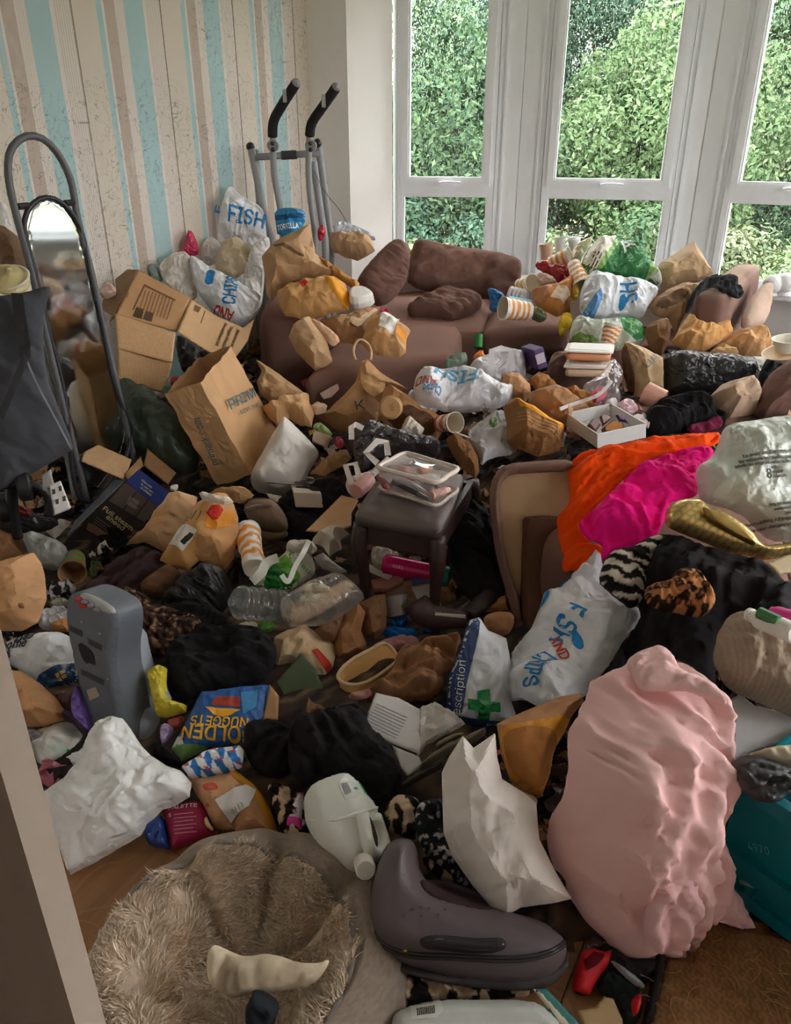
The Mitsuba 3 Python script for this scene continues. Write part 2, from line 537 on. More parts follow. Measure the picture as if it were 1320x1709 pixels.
def ortho(crop, o, a, b, c, y, guess):
    """a box corner and its three neighbours from their pixels: the depths that make the edges square. guess: the neighbours' depths"""
    P = px(crop, [o, a, b, c])
    O = at_y(P[:1], y)[0]
    D = ray(P[1:])
    D = D / D[:, 1:2]

    def res(g):
        e = EYE + D * g[:, None] - O
        L = np.linalg.norm(e, axis=1)
        return np.r_[e[0] @ e[1] / L[0] / L[1], e[1] @ e[2] / L[1] / L[2], e[0] @ e[2] / L[0] / L[2], .12 * (g - guess)]
    g = least_squares(res, np.asarray(guess, float)).x
    e = EYE + D * g[:, None] - O
    return O, e[0], e[1], e[2]


def roundbox(o, a, b, c, r, n=8, bulge=0.0, seed=1, rel=0.0, size=.3):
    """a cushion-like block on a corner and three edges: rounded edges of radius r, faces bulging, slightly uneven"""
    g = np.linspace(-1, 1, n * 2 + 1)
    L = np.array([np.linalg.norm(a), np.linalg.norm(b), np.linalg.norm(c)])
    m = trimesh.creation.box((2, 2, 2))
    for _ in range(max(2, int(math.log2(n * 2)))):
        m = m.subdivide()
    q = np.asarray(m.vertices)
    h = L / 2
    inner = np.maximum(h - r, 1e-4)
    s = np.sign(q) * np.abs(q) ** .8
    p = s * h
    core = np.clip(p, -inner, inner)
    dlt = p - core
    ln = np.linalg.norm(dlt, axis=1, keepdims=True)
    cheb = np.abs(dlt).max(1, keepdims=True)
    p = core + np.where(ln > 1e-9, dlt / np.maximum(ln, 1e-9) * cheb, 0)
    bul = (1 - q[:, [1]] ** 2) * (1 - q[:, [2]] ** 2), (1 - q[:, [0]] ** 2) * (1 - q[:, [2]] ** 2), (1 - q[:, [0]] ** 2) * (1 - q[:, [1]] ** 2)
    p = p + bulge * np.hstack([q[:, [0]] * bul[0], q[:, [1]] * bul[1], q[:, [2]] * bul[2]])
    E = np.stack([unit(a), unit(b), unit(c)])
    ctr = o + (a + b + c) / 2
    w = ctr + p @ E
    if rel:
        nn = trimesh.Trimesh(w, m.faces, process=False).vertex_normals
        w = w + nn * (rel * (meshkit.fbm(w / size + seed, 3, seed) - .5))[:, None] * 2
    mesh = trimesh.Trimesh(w, m.faces, process=False)
    if mesh.volume < 0:
        mesh.invert()
    return mesh
# ------------------------------------------------------------------ the room
CEIL, SILL, HEAD = 2.5, 0.60, 2.32
CORNER = np.array([-.53, 5.46])
WD = np.array([-math.sin(math.radians(30.2)), -math.cos(math.radians(30.2))])     # along the left wall, towards the camera
NEAR = CORNER + WD * 6.6
NIB = np.array([-.287, 5.32])
BAY = [np.array(p) for p in ((-.02, 5.60), (.787, 5.475), (1.848, 5.191), (2.74, 4.61), (3.42, 3.79), (3.72, 2.78))]


def strip(a, b, z0, z1, t=.12):
    """an upright wall between two plan points, its inner face on the line (inside on the right-hand side)"""
    a, b = np.asarray(a, float), np.asarray(b, float)
    d = (b - a) / np.linalg.norm(b - a)
    out = np.array([-d[1], d[0]]) * t
    v = [(*q, z) for z in (z0, z1) for q in (a, b, b + out, a + out)]
    return trimesh.Trimesh(v, [[0, 2, 1], [0, 3, 2], [4, 5, 6], [4, 6, 7], [0, 1, 5], [0, 5, 4], [1, 2, 6], [1, 6, 5], [2, 3, 7], [2, 7, 6], [3, 0, 4], [3, 4, 7]], process=False)


def wallpaper(p, n, uv):
    s = (mi.Float(p.x) - float(CORNER[0])) * float(WD[0]) + (mi.Float(p.y) - float(CORNER[1])) * float(WD[1])     # distance from the corner
    z = mi.Float(p.z)
    f = -s / .53 + .69
    f = f - dr.floor(f)
    cream, beige, blue, brown, white, dark = [mi.Color3f(*lin(c).tolist()) for c in ((214, 204, 190), (204, 193, 182), (168, 198, 201), (190, 174, 162), (222, 214, 206), (150, 134, 124))]
    fine = 0.5 + 0.5 * dr.sin(s * 2 * math.pi / .0125)
    c = blue
    lines = mix(beige, white, fine)
    for edge, col in ((.225, white), (.26, lines), (.426, dark), (.443, cream), (.695, blue), (.754, white), (.778, brown), (.897, mix(beige, white, 0.5 + 0.5 * fine))):
        c = dr.select(f > edge, col, c)
    # crazed, scuffed paint in a band of the wall; lighter rubbed places
    worn = smoothstep(.36, .58, pfbm(s * 1.7, z * 1.5, 3.0) + .28 * dr.exp(-dr.square((z - 1.45) / .33)) - .08)
    k = dr.abs(pfbm(s * 42 + 3 * pnoise(s * 14, z * 14), z * 36, 1.0, 3) - .5)
    crack = (1 - smoothstep(.006, .03, k)) * worn
    rub = smoothstep(.52, .7, pfbm(s * 6, z * 2.2, 9.0)) * .35
    c = mix(c, white, rub * smoothstep(.3, .8, pnoise(s * 60, z * 25)))
    c = c * (1 - .45 * crack)
    return c * (0.93 + 0.12 * pfbm(s * 3, z * 3, 5.0))


scene['mat_wallpaper'] = {'type': 'twosided', 'bsdf': {'type': 'principled', 'base_color': mikit.proc(wallpaper), 'roughness': 0.6, 'specular': 0.35}}
mat('plaster', base_color={'type': 'rgb', 'value': lin((232, 229, 225)).tolist()}, roughness=0.8, specular=0.2)
mat('upvc', base_color={'type': 'rgb', 'value': lin((232, 235, 239)).tolist()}, roughness=0.35, specular=0.5)
mat('paint', base_color={'type': 'rgb', 'value': lin((164, 150, 138)).tolist()}, roughness=0.45, specular=0.4)  # beige door paint, darkened: the shade on the post is put into the colour


def laminate(p, n, uv):
    x, y = mi.Float(p.x), mi.Float(p.y)
    a, b = x * .5 + y * .866, x * .866 - y * .5
    g = pfbm(a * 3, b * 45, 2.0, 4)
    hair = 1 - smoothstep(.004, .018, dr.abs(pfbm(x * 9 + 2 * pnoise(x * 7, y * 7), y * 9, 4.0, 2) - .5))
    return mix(lin((138, 98, 66)).tolist(), lin((170, 126, 88)).tolist(), g) * (1 - .0 * hair) + mi.Color3f(.04) * hair


scene['mat_laminate'] = {'type': 'twosided', 'bsdf': {'type': 'principled', 'base_color': mikit.proc(laminate), 'roughness': 0.35, 'specular': 0.4}}


def struct(name, mesh, m, parent=None, col=None, smooth=30):
    key = new_key(name, parent)
    if parent is None:
        note(key, kind='structure')
    return put(key, mesh, m, col, smooth)


struct('wall_left', strip(NEAR, CORNER, -.02, CEIL), 'wallpaper')
struct('wall_back', cat_([strip(CORNER, NIB, -.02, CEIL), strip(NIB, BAY[0], -.02, CEIL)]), 'plaster')
bay = []
for q in BAY[1:-1]:
    bay.append(trimesh.creation.cylinder(.055, HEAD - SILL, sections=12).apply_translation((q[0] + .03, q[1] + .09, (HEAD + SILL) / 2)))
for a, b in zip(BAY[:-1], BAY[1:]):
    bay += [strip(a, b, -.02, SILL), strip(a, b, HEAD, CEIL)]
struct('wall_bay', cat_(bay), 'plaster')
struct('wall_right', cat_([strip(BAY[-1], (3.72, 2.3), -.02, CEIL), strip((3.72, 2.3), (2.4, -.15), -.02, SILL), strip((3.72, 2.3), (2.4, -.15), HEAD, CEIL)]), 'plaster')
DOOR_L = np.array([-.52, .52])
struct('wall_front', cat_([strip((2.4, -.15), (2.4, -1.18), -.02, CEIL), strip((2.4, -1.18), (.5, -.08), -.02, CEIL), strip((-.55, .50), (-2.70, 1.76), -.02, CEIL), strip((.5, -.08), (-.5, .5), 2.06, CEIL)]), 'plaster')
plan = np.array([NEAR, CORNER, NIB, *BAY, (3.72, 2.3), (2.4, -.15), (2.4, -1.2), (-2.0, -1.4)])
struct('wall_hall', cat_([strip((2.4, -1.18), (-1.6, -1.4), -.02, CEIL), strip((-1.6, -1.4), (-1.6, 1.2), -.02, CEIL)]), 'plaster')


def plate(pl, z0, z1):
    m = trimesh.creation.extrude_polygon(Polygon(pl), z1 - z0, engine='earcut')
    m.apply_translation((0, 0, z0))
    return m


struct('ceiling', plate(plan, CEIL, CEIL + .1), 'plaster')
struct('floor', plate(plan, -.12, -.012), 'laminate')
# laminate planks of the visible near floor, laid along the left wall
for i in range(12):
    for j in range(4):
        s0, t0 = -1.55 + j * 1.2 + (i % 3) * .4, -1.15 + i * .192
        def pt(s, t): return (s * .5 + t * .866, s * .866 - t * .5)
        g = .0012
        c = Polygon([pt(s0 + g, t0 + g), pt(s0 + 1.2 - g, t0 + g), pt(s0 + 1.2 - g, t0 + .192 - g), pt(s0 + g, t0 + .192 - g)]).buffer(-.0005)
        struct('plank', plate(np.asarray(c.exterior.coords)[:-1], -.012, 0.0), 'laminate', 'floor', smooth=False)
sill_out = [np.array(p) for p in BAY]
for i, (a, b) in enumerate(zip(BAY[:-1], BAY[1:])):
    d = (b - a) / np.linalg.norm(b - a)
    ins = np.array([d[1], -d[0]]) * .16
    struct('trim_1' if i == 0 else f'trim_{i + 1}', trimesh.creation.extrude_polygon(Polygon([a, b, b + ins, a + ins]), .03, engine='earcut').apply_translation((0, 0, SILL)), 'upvc')


def window(i, a, b, f0, f1):
    """one light of the bay between plan points a and b; its frame runs from share f0 to f1 of the way"""
    name = f'window_{i}'
    labels[name] = {'kind': 'structure'}
    L = np.linalg.norm(b - a)
    d = (b - a) / L
    o = np.array([-d[1], d[0]])      # outwards
    s0, s1 = f0 * L, f1 * L

    def box(x0, x1, z0, z1, w0, w1):
        v = [(*(a + d * x + o * w), z) for z in (z0, z1) for x, w in ((x0, w0), (x1, w0), (x1, w1), (x0, w1))]
        return trimesh.Trimesh(v, [[0, 2, 1], [0, 3, 2], [4, 5, 6], [4, 6, 7], [0, 1, 5], [0, 5, 4], [1, 2, 6], [1, 6, 5], [2, 3, 7], [2, 7, 6], [3, 0, 4], [3, 4, 7]], process=False)

    def ringbox(x0, x1, z0, z1, t, w0, w1):
        return [box(x0, x0 + t, z0, z1, w0, w1), box(x1 - t, x1, z0, z1, w0, w1), box(x0 + t, x1 - t, z0, z0 + t, w0, w1), box(x0 + t, x1 - t, z1 - t, z1, w0, w1)]
    TR = 1.16                       # the bar between the lower and the upper light
    struct('panel', cat_([box(0, s0, SILL, HEAD, .03, .09), box(s1, L, SILL, HEAD, .03, .09)]), 'upvc', name)
    beads = []
    for x in (s0 - .012, s0 - .045, s1 + .012, s1 + .045):
        if 0 < x < L:
            beads.append(box(x - .007, x + .007, SILL, HEAD, .014, .035))
    if beads:
        struct('bead', cat_(beads), 'upvc', name)
    struct('frame', cat_(ringbox(s0, s1, SILL + .03, HEAD, .035, .0, .07) + [box(s0 + .03, s1 - .03, TR - .035, TR + .03, .0, .07)]), 'upvc', name)
    sash = struct('sash', cat_(ringbox(s0 + .028, s1 - .028, TR + .022, HEAD - .02, .042, -.018, .05) + ringbox(s0 + .07, s1 - .07, TR + .064, HEAD - .062, .012, -.008, .05)), 'upvc', name)
    struct('glazing_bead', cat_(ringbox(s0 + .033, s1 - .033, SILL + .063, TR - .033, .014, .006, .05)), 'upvc', name)
    g = .03
    for x0, x1, z0, z1 in ((s0 + .08, s1 - .08, TR + .074, HEAD - .072), (s0 + .045, s1 - .045, SILL + .075, TR - .045)):
        q = [(*(a + d * x + o * g), z) for x, z in ((x0, z0), (x1, z0), (x1, z1), (x0, z1))]
        key = new_key('pane', name)
        scene[key] = mikit.ply(trimesh.Trimesh(q, [[0, 1, 2], [0, 2, 3]], process=False), 'mat_pane')
        # rain on the outside of the pane
        if i <= 3:
            r = np.random.default_rng(40 + i * 2 + (z0 > 1))
            n = int((x1 - x0) * (z1 - z0) * (4000 if z0 > 1 else 1200))
            base = trimesh.creation.icosphere(subdivisions=1, radius=1.0)
            bv, bf = np.asarray(base.vertices), np.asarray(base.faces)
            V, Fc = [], []
            for k in range(n):
                rr = r.uniform(.0010, .0024)
                st = r.uniform(1.2, 4.5)
                x, z = r.uniform(x0 + .006, x1 - .006), r.uniform(z0 + .012, z1 - .012)
                p = bv * (rr, rr * st, rr * .35)
                V.append(np.stack([a[0] + d[0] * (x + p[:, 0]) + o[0] * (g + .002 + p[:, 2]), a[1] + d[1] * (x + p[:, 0]) + o[1] * (g + .002 + p[:, 2]), z + p[:, 1]], 1))
                Fc.append(bf + k * len(bv))
            key = new_key('raindrops', name)
            labels[key] = {'kind': 'stuff', 'label': 'raindrops running down the outside of the glass'}
            scene[key] = mikit.ply(trimesh.Trimesh(np.vstack(V), np.vstack(Fc), process=False), 'mat_water', smooth=True)
    # handle at the middle of the sash's lower rail
    hx, hz = (s0 + s1) / 2, TR + .043
    def q(x, z, w): return np.array([*(a + d * x + o * w), z])
    hd = cat_([tube([q(hx - .02, hz, -.018), q(hx - .02, hz, -.046)], .009, 8),
               tube(curve([q(hx - .035, hz - .002, -.046), q(hx, hz + .002, -.05), q(hx + .05, hz + .004, -.05), q(hx + .105, hz + .002, -.044)], 10), [.008, .010, .010, .009, .009, .008, .008, .008, .007, .005], 8),
               box(hx - .045, hx + .01, hz - .012, hz + .012, -.026, -.018)])
    struct('handle', hd, 'upvc', sash)


def share(k, pxx):
    """where the ray through a pixel column (at eye level) meets bay segment k"""
    a, b = BAY[k], BAY[k + 1]
    m = (pxx - 660) / 1447.0
    e = b - a
    t = (m * a[1] - a[0]) / (e[0] - m * e[1])
    return t


window(1, BAY[0], BAY[1], share(0, 663), share(0, 828))
window(2, BAY[1], BAY[2], share(1, 911), share(1, 1137))
window(3, BAY[2], BAY[3], share(2, 1226), .85)
window(4, BAY[3], BAY[4], .08, .92)
window(5, BAY[4], BAY[5], .08, .92)

window(6, np.array([3.72, 2.3]), np.array([2.4, -.15]), .06, .94)  # unseen window, added in the right wall to brighten the foreground

# ------------------------------------------------------------------ the garden outside
struct('ground', plate([(-14, 5.9), (24, 5.9), (24, 0), (14, -6), (40, -6), (40, 50), (-30, 50)], -.75, -.6), 'plaster', col=None)
scene['mat_turf'] = {'type': 'diffuse', 'reflectance': {'type': 'rgb', 'value': lin((120, 128, 84)).tolist()}}
scene['ground']['bsdf'] = {'type': 'ref', 'id': 'mat_turf'}


def tree(label, cx, cy, rx, ry, z0, z1, nblob, nleaf, cols, seed, leaf=.036, cat='tree', name='leafy_tree', trunk=True):
    r = np.random.default_rng(seed)
    key = thing(name, label, cat)
    C = []
    while len(C) < nblob:
        q = r.uniform(-1, 1, 3)
        if q @ q < 1:
            C.append((cx + q[0] * rx, cy + q[1] * ry, (z0 + z1) / 2 + q[2] * (z1 - z0) / 2))
    C = np.array(C)
    R = r.uniform(.22, .42, nblob) * min(rx, (z1 - z0) / 2) * 1.1
    nleaf = int(nleaf * 1.9)
    k = r.integers(0, nblob, nleaf)
    u = r.normal(size=(nleaf, 3))
    u /= np.linalg.norm(u, axis=1, keepdims=True)
    p = C[k] + u * (R[k] * r.uniform(.55, 1.05, nleaf))[:, None]
    p = p[p[:, 2] > z0 - .2]
    u, k = u[:len(p)], k[:len(p)]
    n = len(p)
    nn = u + r.normal(size=(n, 3)) * .55 + (0, 0, .5)
    nn /= np.linalg.norm(nn, axis=1, keepdims=True)
    d = np.cross(nn, r.normal(size=(n, 3)))
    d /= np.linalg.norm(d, axis=1, keepdims=True)
    s = np.cross(nn, d)
    ls = leaf * r.uniform(.6, 1.3, (n, 1))
    V = np.stack([p - d * ls, p + s * ls * .5 + nn * ls * .12, p + d * ls, p - s * ls * .5 + nn * ls * .12], 1).reshape(-1, 3)
    i = np.arange(n)[:, None] * 4
    Fc = np.vstack([i + [0, 1, 2], i + [0, 2, 3]])
    cc = np.array([lin(c) for c in cols])
    w = r.random((n, 1))
    c = cc[r.integers(0, len(cc), nblob)][k] * .6 + cc[r.integers(0, len(cc), n)] * .4
    c = (c * .68 + c.mean(1, keepdims=True) * .32) * r.uniform(.8, 1.2, (n, 1)) * (.62, .68, .76)  # greyed and blued: the rain haze is put into the leaf colour
    obj('foliage', None, None, trimesh.Trimesh(V, Fc, process=False), 'leaf', np.clip(np.repeat(c, 4, 0), 0, .85), smooth=False, parent=key)
    if trunk:
        bs = [tube(curve([(cx, cy, -.62), (cx + .1, cy, .4), C[j]], 8), np.linspace(.07, .015, 8), 6) for j in range(4)]
        obj('trunk', None, None, cat_(bs), 'cloth', (92, 78, 62), parent=key)
    return key


GREENS = [(96, 140, 84), (122, 165, 92), (150, 188, 104), (84, 128, 90)]
YG = [(150, 186, 96), (172, 200, 110), (120, 164, 90)]
DK = [(78, 122, 88), (96, 142, 104), (110, 150, 100)]
PALE = [(176, 184, 110), (190, 194, 130), (150, 168, 100)]
tree('dense green tree filling the left window above its lower bar', .35, 9.6, 1.5, .9, .2, 2.7, 46, 26000, GREENS, 1)
tree('bluish green tree standing behind the mullion of left and middle windows', 1.9, 10.6, 1.6, .9, .2, 3.2, 44, 24000, DK, 2)
tree('yellowish green tree in the centre of the middle window', 3.0, 9.2, 1.15, .8, .3, 2.5, 44, 22000, YG, 3)
tree('tall mid green tree behind the right of the middle window', 4.3, 10.8, 1.6, .9, .2, 3.3, 44, 24000, GREENS, 4)
tree('tall bluish green tree far behind the left half of the middle window', 2.75, 12.4, 1.7, .8, .4, 3.7, 44, 20000, DK, 12)
tree('dark green tree in the right window below the distant brick house', 5.4, 9.6, 1.5, .9, .1, 2.35, 44, 22000, DK + GREENS, 5)
tree('green tree outside the bay, beyond the right edge of the right window', 7.2, 8.6, 1.6, 1.0, .1, 2.5, 40, 14000, GREENS, 6)
tree('low pale yellow bush behind the lower pane of left window', .35, 8.2, .95, .5, -.5, .52, 26, 11000, PALE, 7, .03, 'bush', 'garden_bush', False)
tree('low green bush behind the lower pane of left window, above the pale bush', .45, 9.0, 1.3, .45, -.2, 1.0, 26, 11000, DK, 8, .032, 'bush', 'garden_bush', False)
tree('low mixed green bush behind the lower pane of middle window', 2.5, 8.3, 1.3, .6, -.5, .8, 30, 14000, GREENS + PALE, 9, .032, 'bush', 'garden_bush', False)
tree('low bright green bush behind the lower pane of right window', 4.4, 7.8, 1.2, .6, -.5, .8, 30, 12000, YG + GREENS, 10, .032, 'bush', 'garden_bush', False)
# the brick house beyond the trees, at the top of the right window
hk = thing('brick_house', 'distant red brick house with a grey gable roof above the trees', 'house')
hb = at_y(px('V', [(1285, 75)]), 34)[0]
hx, hz = hb[0], hb[2]
obj('wall', None, None, trimesh.creation.box((5.5, 5, hz + .6), trimesh.transformations.translation_matrix((hx + 2.4, 36.5, hz / 2 - .3))), 'paper', (176, 122, 108), smooth=False, parent=hk)
gx = [(hx - .6, hz - .1), (hx + 2.4, hz + 1.5), (hx + 5.4, hz - .1)]
gp = trimesh.creation.extrude_polygon(Polygon(gx), 5.6, engine='earcut')
gp.apply_transform(trimesh.transformations.rotation_matrix(math.pi / 2, (1, 0, 0)))
gp.apply_translation((0, 39.3, 0))
obj('roof', None, None, gp, 'paper', (128, 132, 138), smooth=False, parent=hk)
for q in (1.2, 3.6):
    obj('window', None, None, trimesh.creation.box((.9, .1, 1.1), trimesh.transformations.translation_matrix((hx + q, 33.97, hz - 1.3))), 'gloss', (210, 216, 220), smooth=False, parent=hk)

# the door frame at the left of the camera
pa = at_y([(180, 1709)], .52)[0][:2]
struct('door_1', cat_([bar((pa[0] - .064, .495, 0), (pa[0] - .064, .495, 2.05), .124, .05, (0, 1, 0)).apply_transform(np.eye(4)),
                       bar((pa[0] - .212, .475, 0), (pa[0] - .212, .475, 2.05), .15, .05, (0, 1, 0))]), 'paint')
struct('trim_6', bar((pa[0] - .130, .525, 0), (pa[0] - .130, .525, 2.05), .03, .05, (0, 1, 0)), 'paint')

# ------------------------------------------------------------------ the layer of compacted rubbish under everything
gx, gy = np.meshgrid(np.linspace(-2.6, 3.4, 260), np.linspace(.75, 5.3, 210))
xy = np.stack([gx.ravel(), gy.ravel()], 1)
inside = shapely.contains_xy(Polygon(plan).buffer(-.05), xy) & ((xy[:, 1] - .55) * .866 + (xy[:, 0] + .55) * .5 > .1)
zz = heap_z(xy)
wild = meshkit.fbm(np.c_[xy * 9, xy[:, 0] * 0], 4, 3) - .5
zz = np.maximum(zz - .035, -.0) + np.clip(zz * 4, 0, 1) * wild * .09
vid = -np.ones(len(xy), int)
i = np.arange(len(xy)).reshape(gx.shape)
quads = np.stack([i[:-1, :-1], i[:-1, 1:], i[1:, 1:], i[1:, :-1]], -1).reshape(-1, 4)
quads = quads[inside[quads].all(1) & (zz[quads].max(1) > .004)]
used = np.unique(quads)
vid[used] = np.arange(len(used))
hv = np.c_[xy, zz][used]
pal = np.array([lin(c) for c in ((38, 32, 32), (60, 50, 46), (96, 76, 58), (48, 44, 50), (82, 64, 60), (120, 98, 76), (34, 34, 40))])  # mostly dark tones: the shade in the gaps is put into the colour
cell = (meshkit.noise(np.c_[hv[:, :2] * 7 + 2 * meshkit.fbm(np.c_[hv[:, :2] * 5, hv[:, 2:]], 2, 8)[:, None], hv[:, 2:] * 0], 4) * 13).astype(int) % 7
q = vid[quads]
hm = trimesh.Trimesh(hv, np.vstack([q[:, [0, 1, 2]], q[:, [0, 2, 3]]]), process=False)
obj('rubbish_layer', 'compacted layer of mixed rubbish and clothes covering the floor', 'litter', hm, 'paper', pal[cell] * (.7 + .6 * meshkit.fbm(hv * 30, 2, 6))[:, None], smooth=False, kind='stuff')
# ------------------------------------------------------------------ builders for things of one kind
KRAFT, KRAFT2, KRAFTD, TAN = (186, 148, 110), (200, 164, 124), (160, 122, 88), (206, 180, 146)
WHITE, PLASTIC, ORANGE, BLACK = (228, 228, 226), (226, 228, 232), (214, 142, 44), (38, 36, 38)
BLUE, RED, SOFA, CARD = (38, 128, 190), (188, 60, 44), (112, 84, 76), (196, 156, 112)
GB, GF, GC, GG = 'brown paper bags in the heap', 'white fish and chips carrier bags', 'orange and white striped paper cups', 'clothes left on the floor'


def paper(label, crop, pts, col=KRAFT, **kw):
    kw.setdefault('T', .06)
    kw.setdefault('group', GB)
    kw.setdefault('rnd', 0)
    return S(kw.pop('name', 'paper_bag'), label, kw.pop('cat', 'paper bag'), crop, pts, 'paper', col, **kw)


def film(label, crop, pts, col=PLASTIC, **kw):
    kw.setdefault('T', .06)
    kw.setdefault('vary', .04)
    return S(kw.pop('name', 'plastic_bag'), label, kw.pop('cat', 'plastic bag'), crop, pts, 'film', col, **kw)


def cloth(label, crop, pts, col=BLACK, **kw):
    kw.setdefault('T', .035)
    kw.setdefault('vary', .14)
    kw.setdefault('rnd', 2)
    return S(kw.pop('name', 'garment'), label, kw.pop('cat', 'clothes'), crop, pts, 'cloth', col, **kw)


def card(name, label, cat, crop, pts, col=CARD, **kw):
    kw.setdefault('T', .004)
    kw.setdefault('back', .001)
    kw.setdefault('rnd', 0)
    kw.setdefault('w', .004)
    kw.setdefault('vary', .05)
    return S(name, label, cat, crop, pts, kw.pop('kind', 'none'), col, **kw)


def panel(o, name, crop, pts, col, kind='paper', **kw):
    """a part of a thing that shares its surface or has its own place"""
    return S(name, kw.pop('label', None), None, crop, pts, kind, col, parent=o, **kw)


def inner(o, crop, pts, col, name='painted_opening', **kw):
    """flat patch at a bag mouth, lining colour with the inside shade put in"""
    return decal(o, name, crop, pts, col, m='paper', lift=.001, rnd=1, **kw)


def wave_stripes(info, base, stripe, n=4, amp=.035, seed=0, lo=.12, hi=.95):
    t, a = info[:, 0], info[:, 1]
    s = (t - lo) / (hi - lo) * n + amp * n * np.sin(a * 2 + seed) + .5 * amp * n * np.sin(a * 3 + 1)
    on = ((s % 1.0) < .52) & (t > lo) & (t < hi)
    return np.where(on[:, None], lin(stripe), lin(base))


def cup(label, crop, base, rim, y0, y1, rb=.030, rr=.042, stripe=(226, 150, 40), base_col=(232, 230, 224), inside=(222, 214, 198), n=4, seed=0, group=GC, lid=None, name='paper_cup', cat='cup', stripes=True, crush=0.0, straw=None):
    p0, p1 = at_y(px(crop, [base]), y0)[0], at_y(px(crop, [rim]), y1)[0]
    prof = [(.0, .001), (0, rb * .96), (.004, rb)] + [(t, rb + (rr - rb) * t) for t in np.linspace(.02, .98, 22)] + [(.985, rr * 1.045), (1.0, rr * 1.05), (1.0, rr * .97), (.97, rr * .955)] + \
           [(t, (rb + (rr - rb) * t) * .965) for t in np.linspace(.9, .06, 8)] + [(.05, .001)]
    mesh, info = lathe(prof, p0, p1, 48)
    if crush:
        v = np.asarray(mesh.vertices).copy()
        v += crush * (np.stack([meshkit.noise(v * 28 + s) for s in (1, 9, 17)], 1) - .5)
        mesh = trimesh.Trimesh(v, mesh.faces, process=False)
    col = wave_stripes(info, base_col, stripe, n, seed=seed) if stripes else np.tile(lin(base_col), (len(info), 1))
    ring = np.arange(len(info)) // 48
    col[ring >= 27] = lin(inside)
    col[ring < 2] = lin(inside)
    key = thing(name, label, cat, group)
    obj('body', None, None, mesh, 'satin', col, smooth=True, parent=key)
    ax = unit(p1 - p0)
    if lid is not None:
        m, _ = lathe([(0, .001), (.0, rr * 1.0), (.0, rr * 1.1), (.45, rr * 1.1), (.6, rr * .98), (1, rr * .9), (1.0, rr * .3), (.8, rr * .28), (.8, .001)], p1 - ax * .004, p1 + ax * .016, 40)
        obj('lid', None, None, m, 'satin', lid, parent=key)
    if straw is not None:
        obj('straw', None, None, tube([p1 - ax * .02, p1 + np.asarray(straw)], .0032, 8), 'satin', (236, 234, 228), parent=key)
    return key


def bottle(label, crop, p0, p1, y0, y1, r, col, m='satin', cap=None, neck=.4, name='bottle', cat='bottle', squash=1.0, group=None, ribs=0, shoulder=.72):
    a, b = at_y(px(crop, [p0]), y0)[0], at_y(px(crop, [p1]), y1)[0]
    prof = [(0, .001), (0, r * .85), (.03, r)]
    for t in np.linspace(.06, shoulder, 26 if ribs else 5):
        prof.append((t, r * (1 - (.05 * math.cos(t * ribs * 2 * math.pi) + .03 if ribs else 0))))
    for t in np.linspace(shoulder + .03, .9, 5):
        q = (t - shoulder) / (.9 - shoulder)
        prof.append((t, r * (1 - (1 - neck) * q * q * (3 - 2 * q))))
    prof += [(.93, r * neck), (.93, .001)]
    key = thing(name, label, cat, group)
    mesh, _ = lathe(prof, a, b, 32, squash)
    obj('body', None, None, mesh, m, col, smooth=40, parent=key)
    if cap:
        d = b - a
        mesh, _ = lathe([(0, .001), (0, r * neck * 1.25), (.9, r * neck * 1.2), (1, r * neck), (1, .001)], a + d * .925, b, 24, squash)
        obj('cap', None, None, mesh, 'satin', cap, parent=key)
    return key


def handle(o, crop, pts, ys, r=.004, col=(206, 176, 138), name='handle', m='paper'):
    key = o[0] if isinstance(o, tuple) else o
    p = at_y(px(crop, pts), np.broadcast_to(np.asarray(ys, float), (len(pts),)))
    return obj(name, None, None, tube(curve(p, max(10, 5 * len(pts))), r, 6), m, col, smooth=True, parent=key)


def strap(o, crop, pts, ys, w=.018, t=.003, col=WHITE, name='handle', m='paper', smooth_curve=True):
    """a flat band along pixels"""
    key = o[0] if isinstance(o, tuple) else o
    p = at_y(px(crop, pts), np.broadcast_to(np.asarray(ys, float), (len(pts),)))
    if smooth_curve:
        p = curve(p, max(12, 6 * len(pts)))
    tg = np.gradient(p, axis=0)
    tg /= np.linalg.norm(tg, axis=1, keepdims=True)
    view = p - EYE
    view /= np.linalg.norm(view, axis=1, keepdims=True)
    s = np.cross(tg, view)
    s /= np.linalg.norm(s, axis=1, keepdims=True)
    nn = np.cross(s, tg)
    V = np.stack([p - s * w / 2 - nn * t / 2, p + s * w / 2 - nn * t / 2, p + s * w / 2 + nn * t / 2, p - s * w / 2 + nn * t / 2], 1).reshape(-1, 3)
    f = []
    for i in range(len(p) - 1):
        for k in range(4):
            a_, b_ = i * 4 + k, i * 4 + (k + 1) % 4
            f += [[a_, b_, b_ + 4], [a_, b_ + 4, a_ + 4]]
    f += [[0, 2, 1], [0, 3, 2], [len(V) - 4, len(V) - 3, len(V) - 2], [len(V) - 4, len(V) - 2, len(V) - 1]]
    return obj(name, None, None, trimesh.Trimesh(V, f, process=False), m, col, smooth=35, parent=key)


